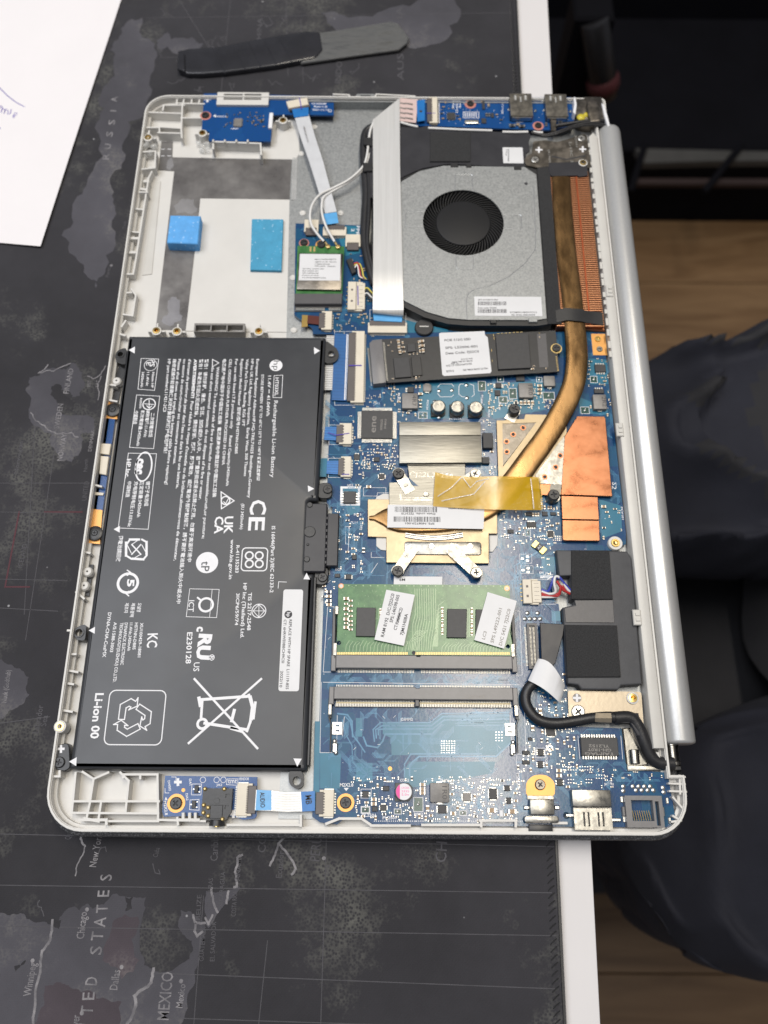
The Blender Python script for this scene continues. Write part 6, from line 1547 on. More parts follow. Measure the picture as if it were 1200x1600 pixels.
# ============================================================ fan
FT = 17.0
fc = P(724, 347, FT); FR, FH = 19.8, 13.4
fanpx = [(606, 320), (627, 284), (655, 267.6), (693, 259), (820, 261), (838, 273), (854, 497.5), (838, 500), (732, 499.5), (701, 497), (666.5, 487), (632, 470), (608, 440), (592, 405), (588, 365)]
plate_px = PP(fanpx, FT)
fan = root('fan', (fc[0], fc[1], 10.3), 'x', 'x'); del fan['label'], fan['category']
fan.name = 'cooling_fan'; WL[fan.name] = WL['fan']; fan.parent = laptop
pl = WL[laptop.name]; fan.location = ((fc[0] - pl[0]) * MM, (fc[1] - pl[1]) * MM, (10.3 - pl[2]) * MM)
fan['label'] = 'flat cooling fan with a grey metal cover and a black rotor'
hs = MB()
hpts = inset(ccw(plate_px), -2.7)
hs.plate(hpts, [circle(fc[0], fc[1], FR + 3, 40)], 10.4, 16.3); hs.prism(hpts, 10.25, 10.35)
mk('housing', hs, M['black'], fan)
mk('cover_plate', MB().plate(plate_px, [circle(fc[0], fc[1], FR, 64)], 16.35, FT), M['zinc'], fan)
def emboss(pts, w=.35, close=True):
    q = PP(pts, FT) + ([P(*pts[0], FT)] if close else [])
    e = MB()
    for a, b in zip(q, q[1:]): e.sweep([(a[0], a[1], FT), (b[0], b[1], FT)], w, .3, 6)
    return mk('embossed_rib', e, M['emboss'], fan)
emboss([(711, 298), (711, 274), (713, 272.5), (736, 272.5), (738, 274), (738.5, 297)], .3, False); emboss([(662, 331), (635, 331.5), (634, 333), (634, 351), (636, 354), (662, 354)], .3, False)
emboss([(787, 335), (812, 335), (814.5, 337), (815, 355), (813, 357.5), (788, 357)], .3, False); emboss([(712, 401), (713, 418), (715, 420.5), (738, 420.5), (740, 418), (739, 400)], .3, False)
emboss([(834, 290), (837, 375), (836, 390), (820, 412), (795, 432), (765, 447), (742, 452), (732, 458), (728, 470), (730, 498)], .35, False)
mk('hub', MB().cyl(fc[0], fc[1], FH, 11.0, 16.5, 48, .5, 3), M['hub'], fan)
NB = 59
def blade(mb):
    pts = []
    for k in range(6):
        f = k / 5; r = FH - .2 + f * 8.2; a = -f * .42; pts.append((r * math.cos(a), r * math.sin(a), 0))
    b = len(mb.v)
    for i, (x, y, _) in enumerate(pts):
        d = Vector((x, y)).normalized(); m_ = Vector((-d.y, d.x)) * .22; lean = m_ * 1.6
        mb.v += [(x - m_.x + lean.x, y - m_.y + lean.y, 4.9), (x + m_.x + lean.x, y + m_.y + lean.y, 4.9), (x - m_.x - lean.x, y - m_.y - lean.y, 1.2), (x + m_.x - lean.x, y + m_.y - lean.y, 1.2)]
    for i in range(5):
        a = b + i * 4; c = a + 4
        mb.face((a, c, c + 1, a + 1)); mb.face((a + 2, c + 2, c, a)); mb.face((a + 1, c + 1, c + 3, a + 3))
for k in range(NB): piece('fan_blade', 0, blade, M['fanblade'] if 'fanblade' in M else M['black'], fan, fc[0], fc[1], 11.0, 2 * math.pi * k / NB)
for u, v in ((663, 507), (835, 272)):
    x, y = P(u, v, 16)
    mk('mounting_ear', MB().prism(circle(x, y, 4.4, 24), 12.7, 14.0 if v > 400 else 16.2, .4), M['black'], fan)
    if v > 400: mk('slot_mark', MB().line([(x - 1.9, y + .3), (x + 1.9, y + .3)], .5, 14.02, 0), M['plastic'], fan, smooth=False)
mk('slot_hole', MB().cyl(*P(822, 287, FT), .9, FT - .02, FT + .03, 14), M['ink'], fan)
for u, v, w in ((704, 258, 12), (728, 258.5, 9), (803, 262, 12), (766, 502, 10), (826, 500, 14)):
    p = rect(u, v - 3, u + w, v + 3, FT + .3); mk('clip', MB().prism(p, 15, FT + .3, .2), M['zinc'] if v > 480 and u > 800 else M['black'], fan)
fl_ = MB().prism(rrect(*P(742, 493.5, FT), *P(845.5, 464, FT), .3), FT, FT + .1); flab = mk('label', fl_, M['paper'], fan)
ft = MB(); z = FT + .13
def bars(mb, u0, u1, v0, v1, z, n=44, ang=0.0):
    random.seed(u0 * 7 + v0); a = Vector(P(u0, v0, z)); b = Vector(P(u1, v0 - ang, z)); c = Vector(P(u0, v1, z)); d = b - a; L_ = d.length; d.normalize(); h_ = c - a; x = 0
    while x < L_:
        w = random.choice((.18, .18, .36, .5)) * L_ / n * 1.9
        p = a + d * x; q = p + d * w; mb.flat([p, q, q + h_, p + h_], z); x += w + random.choice((.25, .4, .6)) * L_ / n * 1.6
bars(ft, 747, 790, 471, 477, z); bars(ft, 747, 791, 483, 489, z)
for s_, a, b in (('SPS-N10819-001', (747, 469.5), (778, 469.5)), ('Date code: 7J22A0', (747, 482), (776, 482)), ('DC28001HRF0-FCC2', (797, 489), (839, 489)), ('5A 2HG 000-0000', (799, 493), (836, 493))): ft.textp(s_, a, b, .8, z)
mk('label_text', ft, M['ink'], fan, smooth=False)
# black film flap above the fan, foam on it, small label
fp = PP([(583, 196), (655, 199), (668, 196), (740, 204), (786, 206), (828, 208), (829, 214), (826, 222), (828, 236), (822, 240), (821, 262), (700, 256), (660, 263), (632, 275), (600, 300), (578, 310), (574, 250), (573, 205)], 16.9)
flap = mk('black_film', MB().prism(fp, 16.4, 16.9, .15), M['film'], laptop, label='black film flap between the port board and the fan')
mk('foam_pad', MB().prism(PP([(672, 206), (735, 206), (735, 252), (672, 252)], 17.6), 16.92, 17.6, .15), M['foam_black'], flap)
mk('label', MB().prism(rrect(*P(786.5, 255, 17), *P(816.5, 230.5, 17), .5), 16.92, 17.05), M['paper'], flap)
lt_ = MB(); lt_.textp('EN00000M', (793.5, 233), (793.5, 252), .7, 17.08).textp('TYCO', (790.5, 233), (790, 243), .7, 17.08); mk('label_text', lt_, M['ink'], flap, smooth=False)
wp = MB()
for a, b in (((626, 191), (653, 198)), ((669, 200), (769, 204)), ((785, 206), (825, 206)), ((833, 206), (848, 207))): wp.sweep([(*P(*a, 17.3), 17.3), (*P((a[0] + b[0]) / 2, (a[1] + b[1]) / 2 + .4, 17.4), 17.4), (*P(*b, 17.3), 17.3)], 1.25, 1.1, 8)
mk('antenna_wire', wp, M['wire_white'], laptop, label='white antenna wire held along the edge of the black film')
mk('cable_strap', MB().prism(PP([(568, 215), (583, 214), (583, 228), (568, 226)], 18), 17.3, 18.2, .3), M['black'], laptop); mk('cable_strap', MB().prism(PP([(567, 254), (583, 254), (583, 267), (567, 268)], 17.8), 17, 18.0, .3), M['black'], laptop)
wire([(583, 198, 15.5), (572, 206, 15), (568, 225, 15), (569, 260, 14.8), (572, 300, 14.6), (570, 340, 14.4), (569, 370, 14.4), (573, 400, 14.6), (579, 425, 14.8), (585, 445, 14.8)], 2.0, 'wire_black', 'black_cable', n=10)
wire([(575, 268, 16), (577, 300, 16), (576, 340, 16), (574, 380, 16), (582, 420, 16), (586, 440, 15.5)], 1.1, 'wire_black', 'black_cable')
# small black plug with coloured wires
mk('small_plug', MB().prism(PP([(541, 406), (549, 402), (557, 424), (550, 428)], 14.4), PZ + .1, 14.4, .2), M['black'], laptop)
for k, (c, o) in enumerate((('wire_red', 0), ('wire_yellow', 4), ('wire_black', 2), ('wire_white', -2))):
    wire([(553, 412 + k * 3, 13.8), (559 + o * .6, 411 + k, 14.6), (562 + o, 422, 14.8), (564 + o, 432, 14.2), (572, 436, 13.6)], .38, c, 'thin_wire', n=6)
for k, c in enumerate(('wire_yellow', 'wire_black', 'wire_white', 'wire_black')): wire([(569, 452 + k * 4, 13.8), (574, 450 + k * 4, 14.4), (580, 456 + k * 4, 14.2), (586, 462 + k * 3, 13.6)], .4, c, 'thin_wire', n=6)
# flex tail at lower left of the wireless card
fx_ = mk('flex_tail', MB().prism(PP([(481, 492.5), (499, 494), (498, 507), (480, 505)], 13.6), 13.3, 13.6), mat('dark_red_flex', (.09, .018, .012), .3), laptop); mk('bare_end', MB().prism(PP([(472, 492), (481.5, 492.5), (480.5, 510), (471, 511)], 13.4), 13.0, 13.35), mat('amber_flex', (.33, .22, .06), .25), fx_)

# ============================================================ heat sink: fins, pipe, plates, springs
hsnk = bpy.data.objects.new('heat_sink', None); hsnk['label'] = 'copper heat sink with a tarnished flat pipe, finned block and spring plates'; link(hsnk, laptop, (*P(880, 500, 12), 12))
fx0 = P(861, 400, 16.3)[0]; fx1 = P(941, 480, 16.3)[0]; fy1 = P(900, 268, 16.3)[1]; fy0 = P(900, 511, 16.3)[1]
NF = 76
random.seed(5)
for k in range(NF):
    y = fy0 + (fy1 - fy0) * (k + .5) / NF
    piece('fin', 0, lambda mb: (mb.box(-.5 * (fx1 - fx0), .5 * (fx1 - fx0), -.12, .12, 0, 5.9), mb.box(-.5 * (fx1 - fx0), .5 * (fx1 - fx0), -.22, .22, 5.9, 6.15)), M['fin'], hsnk, (fx0 + fx1) / 2, y, 10.4)
M['fingap'] = mat('fin_gap_shade', (0.16, 0.045, 0.02), .5, .6)  # dark red fill, shade between the fins put into its colour
mk('fin_gap_fill', MB().box(fx0 + .3, fx1 - .3, fy0 + .2, fy1 - .2, 10.3, 15.9), M['fingap'], hsnk)
mk('fin_seam', MB().box((fx0 + fx1) / 2 + 4.2, (fx0 + fx1) / 2 + 5.0, fy0 + 1, fy1 - 1, 16.5, 16.75, .1), mat('red_copper_seam', (.42, .10, .04), .4, .8), hsnk)
mk('fin_base', MB().prism(PP([(866, 507), (944, 507), (946, 517), (868, 513)], 14), 11, 14.2, .3), M['copper'], hsnk)
mk('edge_tape', MB().prism(PP([(839, 258), (858.5, 258), (877.5, 506), (856.5, 506)], 17.15), 17.03, 17.2), M['ftape'] if 'ftape' in M else M['foam_black'], hsnk)
pp_ = [(877, 275, 17.2), (880, 330, 17.2), (886, 400, 17.2), (893, 455, 17.2), (898, 500, 17.2), (901, 535, 17.2), (902, 560, 17.2), (899, 590, 17.1), (892, 612, 17.0), (882, 634, 16.9), (866, 663, 16.8), (848, 690, 16.7), (828, 717, 16.7), (808, 745, 16.6),
       (790, 766, 16.4), (765, 787, 16.1), (735, 802, 15.9), (700, 810, 15.7), (660, 812, 15.6), (625, 811, 15.6), (606, 808, 15.5), (594, 808, 15.4), (585, 808.5, 15.3), (577, 808.5, 15.2)]
pth = [Vector((*P(u, v, z), z - 1.3)) for u, v, z in pp_]
fine = []; N_ = len(pth)
wd_ = [9.5, 9.8] + [10.0] * 10 + [10.2, 10.4, 10.4, 10.4, 10.6, 11.0, 11.4, 11.2, 9.2, 5.6, 2.4, 1.7]
wf_ = []
for i in range(N_ - 1):
    p0, p1, p2, p3 = pth[max(0, i - 1)], pth[i], pth[i + 1], pth[min(N_ - 1, i + 2)]
    for k in range(4):
        t_ = k / 4; fine.append(.5 * ((2 * p1) + (p2 - p0) * t_ + (2 * p0 - 5 * p1 + 4 * p2 - p3) * t_ ** 2 + (3 * p1 - p0 - 3 * p2 + p3) * t_ ** 3)); wf_.append(wd_[i] * (1 - t_) + wd_[i + 1] * t_)
fine.append(pth[-1]); wf_.append(wd_[-1])
mk('heat_pipe', MB().sweep(fine, wf_, 2.6, 20, 4.2), M['pipe'], hsnk, label='tarnished brown copper heat pipe', angle=50)
cp = [(574.5, 780), (608, 780), (612, 776), (770, 776), (777, 790), (777, 834), (764, 834), (764, 880.5), (603.5, 879), (603.5, 839.5), (574.5, 838.5)]
base = mk('cpu_plate', MB().prism(PP(cp, 14.2), 13.2, 14.2, .15), M['goldplate'], hsnk)
bmk = MB(); bmk.line(PP([(764, 834), (777, 834)], 14.22), .35, 14.21, 0); bmk.line(PP([(764, 834), (766, 872)], 14.22), .12, 14.21, 0); mk('score_line', bmk, M['ink'], base, smooth=False)
g = MB(); q = [(*P(633 + i * 9, 829 + 5 * math.sin(i / 10 * math.pi) + 4, 14.3), 14.3) for i in range(11)]
for dv in (0, 3.4, 6): g.sweep([(a, b - dv * .25, c) for a, b, c in q], 1.3, .5, 6)
mk('solder_seam', g, M['tin'], base, angle=80)
for q in ([(589, 776), (599, 771), (612, 772), (612, 781), (586, 781)], [(588, 840), (604, 840), (604, 860), (595, 859), (588, 853)], [(764, 836), (778, 836), (777, 852), (770, 862), (764, 862)]): mk('processor_corner', MB().prism(PP(q, 13.2), PZ, 13.15, .1), M['plastic'], brd)
pk = MB().prism(PP([(637, 728), (727, 728), (727, 760), (770, 762), (770, 790), (660, 790), (608, 789), (608, 754), (640, 752)], 15.0), 14.3, 15.0, .15)
up = mk('steel_plate', pk, M['brushed'], hsnk)
em_ = MB().line(PP([(625, 771), (627, 781), (700, 781)], 15.0), .8, 15.03, .02).line(PP([(629, 778), (700, 778)], 15.0), .4, 15.03, .05)
em_.textp('CJ22L31264', (640, 744), (708, 747), 2.3, 15.05); mk('embossing', em_, M['steel'], up)
mk('opening', MB().flat(PP([(636, 744), (654, 759.5), (640, 759)], 15.0), 15.02), M['pcb'], up, smooth=False)
def spring(name, pts, z0, z1, label=None, txt=None):
    p = MB().prism(round_poly(PP(pts, z1), .8, 3), z0, z1, .15); return mk(name, p, M['steel'], hsnk, label=label)
def arm(a, b, w, z0a, z0b, num=None, r=2.6):
    """flat spring finger from a to b with a round eye at a"""
    A = Vector((*P(a[0], a[1], z0a), z0a)); B = Vector((*P(b[0], b[1], z0b), z0b)); d = (B - A).normalized(); m_ = Vector((-d.y, d.x, 0)) * w / 2
    mb = MB().slab([(A - m_, A + m_), (A.lerp(B, .25) - m_, A.lerp(B, .25) + m_), (B - m_ * 1.05, B + m_ * 1.05)], .55)
    mb.cyl(A.x, A.y, r, A.z - .55, A.z + .04, 22)
    if num:
        c = A.lerp(B, .62); mb.text(num, (c.x - d.x * .7 - d.y * -.9, c.y - d.y * .7 + d.x * -.9), (c.x + d.x * .7 - d.y * -.9, c.y + d.y * .7 + d.x * -.9), 2.0, max(A.z, B.z) + .06)
    return mk('spring_arm', mb, M['steel'], hsnk)
arm((622.7, 739.5), (641, 769), 4.6, 16.2, 15.4, '1'); arm((742.4, 741), (728, 752), 4.6, 15.9, 15.3); 
lw = mk('spring_plate', MB().prism(rrect(*P(632, 866, 15), *P(752, 846.5, 15), 1.2), 14.25, 14.95, .25, 2), M['steel'], hsnk); occ_ = None
for u in (674.5, 734.5): mk('rivet', MB().cyl(*P(u, 853.5, 15), 1.35, 14.9, 15.2, 20, .2), M['tin'], hsnk)
mk('rivet', MB().cyl(*P(665.5, 772, 15.2), 1.3, 15.0, 15.25, 20, .2), M['steel'], hsnk)
arm((621.5, 892), (646, 856), 4.4, 15.9, 15.5, '2'); arm((744.5, 895), (703, 856), 4.8, 15.9, 15.5, '3')
for u, v, z, r, m_ in ((622.7, 739.5, 16.2, 2.5, 'black'), (742.4, 740.4, 15.9, 2.3, 'steel'), (621.5, 892, 16.0, 2.4, 'black'), (744.5, 894.6, 16.0, 2.5, 'steel')):
    x, y = P(u, v, z + 1); mk('screw_post', MB().cyl(x, y, 1.7, PZ, z, 18), M['steel'], hsnk); screw(hsnk, x, y, z + .05, r, m_, 1.1)
for u, v, a, b in ((804, 638.6, (802, 648), (796, 657)), (865.6, 772.5, (866, 765), (870, 752))):
    arm((u, v + 4), b, 4.6, 15.2, 14.6); x, y = P(u, v, 18.6); mk('screw_post', MB().cyl(x, y, 2.5, PZ, 17.4, 20, .2), M['dark_steel'], hsnk); screw(hsnk, x, y, 17.5, 2.5, 'black', 1.1)
# graphics plate: gold frame, patterned steel triangles, copper sheets
gf = MB().plate(PP([(776, 657), (788, 657), (796, 655), (819, 655), (821, 647.6), (852, 648), (885, 655), (886, 770), (862, 776), (845, 764), (790, 760), (779, 748)], 14.4), [PP([(785, 662), (838, 660), (786, 729)], 14.4)], 13.3, 14.4)
mk('gold_frame', gf, M['goldplate'], hsnk)
tri = mk('steel_triangle', MB().prism(PP([(783, 658.5), (840, 657.5), (784.5, 729)], 14.2), 13.4, 14.15), M['dark_steel'], hsnk)
tr2 = mk('steel_plate', MB().prism(PP([(882, 680), (884.5, 758), (843, 755.5), (836, 742)], 14.8), 14.45, 14.8, .1), M['steel'], hsnk)
mk('brown_plate', MB().prism(PP([(843, 756), (862, 756.5), (860, 774), (846, 773)], 14.6), 13.9, 14.55, .1), M['copper'], hsnk)
for i, (u, v) in enumerate(((817.5, 668), (802, 678.5), (791.5, 689.5), (792, 705.5), (875, 712.5), (868, 730.5), (851, 745.5))):
    x, y = P(u, v, 14.5); z = 14.2 if i < 4 else 14.82
    piece('hole', 0, lambda mb: (mb.mat(0).ring(0, 0, .8, 1.25, 0, .12, 18), mb.mat(1).cyl(0, 0, .82, -.02, .02, 14)), [M['copper'], M['ink']], hsnk, x, y, z)
c1 = mk('copper_plate', MB().prism(PP([(902, 650), (944, 650.5), (946, 653), (956.8, 775.5), (876.5, 773), (882, 682)], 14.9), 14.0, 14.9, .2), M['copper'], hsnk, label='large bare copper plate beside the heat pipe')
mk('copper_plate', MB().prism(PP([(877, 774.5), (934, 776.5), (936, 812), (878.5, 811)], 15.1), 13.8, 15.1, .15), M['copper'], hsnk); mk('copper_plate', MB().prism(PP([(878.7, 812.5), (936.2, 813.5), (937, 845), (881, 844.5), (879.5, 842)], 15.0), 13.6, 15.0, .15), M['copper'], hsnk)
# strap over the pipe near the fan corner and tape at its top
stp = MB().slab([((*P(868, 484, 17.8), 17.4), (*P(870, 503, 17.8), 17.4)), ((*P(884, 481, 18), 18.0), (*P(886, 500, 18), 18.0)), ((*P(908, 483, 18), 18.0), (*P(909, 502, 18), 18.0)), ((*P(916, 485, 17.4), 17.2), (*P(917, 504, 17.4), 17.2)), ((*P(941, 488, 17), 17.0), (*P(943, 508, 17), 17.0))], .5)
mk('black_strap', stp, M['black'], hsnk, label='black strap across the pipe')
mk('black_tape', MB().prism(PP([(857, 254), (917, 252), (919, 274), (905, 276), (903, 274), (862, 275), (858, 270)], 17.4), 16.85, 17.35, .15), M['film'], hsnk)
# label over the cold end of the pipe
lbl = mk('label', MB().prism(PP([(606, 788.5), (757, 791), (755.5, 826.5), (605, 824)], 16.5), 16.35, 16.5), M['paper'], hsnk, label='silvery barcode label stuck over the pipe end')
l_ = MB(); z = 16.53
bars(l_, 617, 682, 791.5, 800, z, 52, -.6); bars(l_, 615, 688, 807, 815, z, 52, -.6)
l_.textp('SPS: N08729-001', (679, 816.8), (633, 816.2), .9, z).textp('Date code: 7J22C0', (680, 801.6), (627, 801), .9, z).textp('CT61B000 49HF UMBFPR', (741, 793.5), (700, 793), .7, z)
mk('label_text', l_, M['ink'], hsnk, smooth=False)
# amber tape
tp_px = [(680, 737.5), (700, 743), (735, 745), (770, 744), (800, 744.5), (842, 745.5)]; tl_px = [(676.5, 791), (700, 793), (735, 795), (770, 796), (810, 797), (846, 797)]
zz = [16.9, 17.1, 17.5, 18.0, 18.05, 15.6]
cols = []
for (a, b, z) in zip(tp_px, tl_px, zz):
    col = []
    for k in range(9):
        f = k / 8; u = a[0] * (1 - f) + b[0] * f; v = a[1] * (1 - f) + b[1] * f; zk = z + .18 * math.sin(k * 2.1 + a[0] * .1); col.append((*P(u, v, zk), zk))
    cols.append(col)
mb = MB()
for c in cols: mb.v += c
for i in range(len(cols) - 1):
    for k in range(8): a = i * 9 + k; mb.face((a, a + 1, a + 10, a + 9))
tape = mk('amber_tape', mb, M['kapton'], hsnk, label='wrinkled see-through amber tape across the pipe', angle=80)
cr = MB()
for q in ([(684, 775), (705, 762), (722, 745)], [(722, 745), (735, 762), (745, 752), (764, 748)], [(829, 747), (832, 770), (834, 795)], [(690, 782), (740, 772), (758, 752)]): cr.sweep([(*P(u, v, 18.1), 17.6 if u < 700 else 18.1) for u, v in q], .5, .12, 5)
mk('tape_crease', cr, M['clear'], tape, angle=80)
tm = MB()
for k in range(13):
    v = 746 + k * 4; x, y = P(843.5 + k * .3, v, 15.6); tm.flat([(x - .2, y - .65), (x + .6, y), (x - .2, y + .65)], 15.55)
mk('torn_edge', tm, M['kapton'], tape, smooth=False)

# ============================================================ memory module, its socket and the empty socket
def socket(px_top, px_bot, uL, uR, z1, label):
    s0 = P(uL, px_top, z1); s1 = P(uR, px_bot, z1)
    return s0, s1
def mem_socket(uL, uR, v0, v1, armv0, armv1, side, label, z1=16.0, marks=None):
    (x0, y1), (x1, y0) = P(uL, v0, z1), P(uR, v1, z1)
    x1 = P(uR, v0, z1)[0]
    xm = x0 + (x1 - x0) * .465
    mb = MB()
    mb.mat(0).prism([(x0, y0), (x1, y0), (x1, y1), (xm + 1.2, y1), (xm + .8, y1 - .5), (xm - .4, y1 - .5), (xm - .8, y1), (x0, y1)], PZ - .02, z1, .25)
    mb.box(x0 - 1.9, x0 - .01, armv1, y1, PZ - .02, z1 - .4, .2).box(x1 + .01, x1 + 1.9, armv1, y1, PZ - .02, z1 - .4, .2)
    o = mk('memory_socket', mb, M['slot2'], laptop, label=label)
    pn_ = MB(); n_p = 110
    for k in range(n_p):
        x = x0 + .9 + (x1 - x0 - 1.8) * k / (n_p - 1)
        if abs(x - xm) < 1.2: continue
        pn_.box(x - .12, x + .12, y0 - 1.3, y0 - .02, PZ, PZ + .5)
        if side == 'open':
            pn_.box(x - .12, x + .12, y1 + .02, y1 + 1.2, PZ, PZ + .5); pn_.box(x - .14, x + .14, y0 - 2.6, y0 - 1.45, PZ + .9, PZ + 1.6)
    mk('pin', pn_, M['pin'] if side != 'open' else M['pin'], o, kind='stuff', smooth=False)
    if side == 'open':
        mk('contact_bar', MB().box(x0 + .5, x1 - .5, y0 - 2.7, y0 - 1.4, PZ, PZ + .85).box(xm - .8, xm + .8, y0 - 2.6, y0 - .02, PZ, z1 - .5, .2), M['slot'], o)
        mk('gilt_edge', MB().box(x0 + .9, xm - 1.0, y0 - 1.38, y0 - .75, PZ + .55, PZ + .95).box(xm + 1.0, x1 - .9, y0 - 1.38, y0 - .75, PZ + .55, PZ + .95), mat('dull_gilt', (.30, .26, .17), .5, .8), o)
    return o, x0, x1, y0, y1
ya = P(520, 950, 16)[1]
s1, x0, x1, y0, y1 = mem_socket(525, 800, 1023, 1045.5, 0, P(520, 1048, 16)[1], 'full', 'grey memory socket holding the green module')
mk('side_arm', MB().box(x0 - 1.9, x0 - .6, y1 + .02, P(520, 950, 15)[1], PZ, 14.4, .2).box(x1 + .8, x1 + 2.0, y1 + .02, P(520, 957, 15)[1], PZ, 14.4, .2), M['slot'], s1)
for xs, nm in ((x0 - .45, 0), (x1 + .5, 1)):
    lt2 = MB(); yy0, yy1 = P(520, 1028, 16)[1], P(520, 947, 16)[1]
    lt2.sweep([(xs, yy0, 15.2), (xs, (yy0 * 2 + yy1) / 3, 15.4), (xs + (.5 if nm == 0 else -.5), (yy0 + yy1) / 2, 15.6), (xs, (yy0 + yy1 * 2) / 3, 15.5), (xs, yy1, 15.8)], .5, 1.2, 6)
    lt2.box(xs - .7, xs + .7, yy0 + 1, yy0 + 6, 15.6, 16.2, .1).box(xs - .4, xs + 1.0, yy1 - 3.5, yy1, 15.7, 16.4, .15)
    mk('latch', lt2, M['steel'], s1)
s2, x0b, x1b, y0b, y1b = mem_socket(522, 801, 1072.5, 1094, 0, P(520, 1100, 16)[1], 'open', 'empty grey memory socket in front of the filled one')
mk('socket_text', MB().textp('22204T', (725, 1091), (759, 1091), 1.2, 16.02), M['inductor'], s2, smooth=False)
mk('side_arm', MB().box(x0b - 1.9, x0b - .8, P(520, 1122, 15)[1], P(520, 1100, 16)[1] - .01, PZ, 14.6, .2).box(x1b + .8, x1b + 1.9, P(520, 1122, 15)[1], P(520, 1100, 16)[1] - .01, PZ, 14.6, .2), M['slot'], s2)
for xs, sg in ((x0b - 1.2, 1), (x1b + 1.3, -1)):
    yA, yB, yC = P(520, 1094, 15)[1], P(520, 1117, 15)[1], P(520, 1175, 15)[1]
    m3 = MB().box(xs - .9, xs + .5, yB, yA, 14.6, 15.2, .15); m3.sweep([(xs, yB, 14.8), (xs - .5 * sg, yB - 1, 14.8), (xs + .4 * sg, yB - 3.5, 14.8), (xs + .4 * sg, yC, 14.2)], .7, .7, 6)
    mk('latch', m3, M['steel'], s2)
    yD = P(520, 1128, 14)[1]; yE = P(520, 1147, 14)[1]
    m4 = MB().plate([(xs + sg * .8, yE), (xs + sg * 4.6, yE), (xs + sg * 4.6, yD), (xs + sg * .8, yD)], [[(xs + sg * 2, yE + 1), (xs + sg * 3.6, yE + 1), (xs + sg * 3.6, yE + 1.7), (xs + sg * 2, yE + 1.7)], [(xs + sg * 2, yD - 1.7), (xs + sg * 3.6, yD - 1.7), (xs + sg * 3.6, yD - 1), (xs + sg * 2, yD - 1)]], PZ + .1, PZ + .8)
    for f in (0, 1, 2): m4.lathe([(.9, 0), (.8, .7), (.3, 1.1), (.03, 1.1)], (xs + sg * (1.8 + f * .3), yE - 2.5 - f * 2.2, PZ + .1), n=12, close=False)
    m4.box(*sorted((xs + sg * 1.0, xs + sg * 3.0)), yC, yC + 3.5, PZ, PZ + 1.2, .3)
    mk('latch_anchor', m4, M['tin'], s2)
RZ = 15.7
ram_px = [(529, 912.4), (798.6, 914.5), (798.6, 1024.5), (526, 1021.5)]
(rx0, ry1), (rx1, ry0) = P(529, 912.4, RZ), P(798.6, 1024.5, RZ); rx0 = (rx0 + P(526, 1021.5, RZ)[0]) / 2; rx1 = (rx1 + P(798.6, 914.5, RZ)[0]) / 2
ram = mk('memory_module', MB().plate([(rx0, ry0), (rx1, ry0), (rx1, ry1), (rx0, ry1)], [circle(*P(529.5, 1004.5, RZ), .9, 14), circle(*P(793.5, 1010, RZ), .9, 14)], RZ - .9, RZ), M['green_pcb'], laptop, label='green memory module with black chips and two tilted white labels')
for q in ([(557.4, 949), (587, 949.5), (586, 994.5), (556, 994)], [(699, 951), (729.5, 951.5), (728.5, 996.5), (698, 996)], [(743.5, 952), (774, 952.5), (774, 997), (743, 996.5)], [(604, 950), (633, 950.5), (632, 995), (603, 994.5)]):
    flatbox('memory_chip', q, RZ + .02, RZ + 1.1, M['chip'], ram)
gt = MB()
for k in range(100):
    u = 528 + k * 2.7
    if 637 < u < 646: continue
    x, y = P(u, 1021, RZ); gt.box(x - .22, x + .22, y - .5, y + .5, RZ, RZ + .05)
mk('gold_contact', gt, M['gold'], ram, kind='stuff', smooth=False)
mk('notch', MB().cyl(*P(646.5, 1020, RZ), .8, RZ + .01, RZ + .06, 14), M['ink'], ram)
for u, v in ((533, 915.5), (792, 919.5)):
    x, y = P(u, v, RZ); mk('corner_ring', MB().mat(0).ring(x, y, .75, 1.05, RZ, RZ + .06, 20).mat(1).cyl(x, y, .75, RZ, RZ + .04, 16), [M['copper'], M['plastic']], ram)
gtr = MB()
def gl_(pts, w=.18): gtr.line(PP(pts, RZ), w, RZ + .02, .02)
for k in range(18): u = 563 + k * 4; gl_([(540 + k * 5.5, 1018), (541 + k * 5.5, 1008 + (k % 3)), (546 + k * 5.4, 1001 + k % 4)])
for k in range(20): gl_([(690 + k * 5, 1018), (691 + k * 5, 1011), (697 + k * 5, 1004 + k % 4)])
for k in range(10): gl_([(648 + k * 3.6, 920), (649 + k * 3.6, 960 + k * 2), (645 + k * 3.6, 975 + k * 3), (645 + k * 3.4, 1016)], .22)
for k in range(7): gl_([(652 + k * 2.5, 985), (640 + k * 2.5, 1003), (638 + k * 2.5, 1016)], .2)
for k in range(9): gl_([(693 - k * 1.5, 940 + k * 7), (685 - k, 946 + k * 7), (684 - k, 1010)], .18)
for k in range(5): gl_([(592 + k * 2, 951), (592 + k * 2, 990)], .2); gl_([(731 + k * 2.4, 951), (731 + k * 2.4, 995)], .2)
for i in range(240):
    x, y = random.uniform(rx0 + 1, rx1 - 1), random.uniform(ry0 + 2.5, ry1 - 1); gtr.cyl(x, y, .14, RZ, RZ + .06, 6)
for k in range(22): gtr.cyl(*P(545 + k * 11.3, 915 + k * .05, RZ), .28, RZ, RZ + .05, 8)
mk('trace', gtr, M['green_trace'], ram, kind='stuff', smooth=False)
for v in (936, 944, 952, 960, 968, 974, 981): smd('c', 2 if v in (936, 952, 968, 981) else 1, *P(541, v, RZ), 0, ram, RZ); smd('c', 1, *P(548, v + 3, RZ), 0, ram, RZ)
for v in (953, 960, 967, 975, 982, 990): smd('c', 1, *P(737, v, RZ), 1.57, ram, RZ); smd('c', 1, *P(691, v - 1, RZ), 1.57, ram, RZ)
for v in (954, 961, 968): smd('c', 1, *P(594.5, v, RZ), 1.57, ram, RZ)
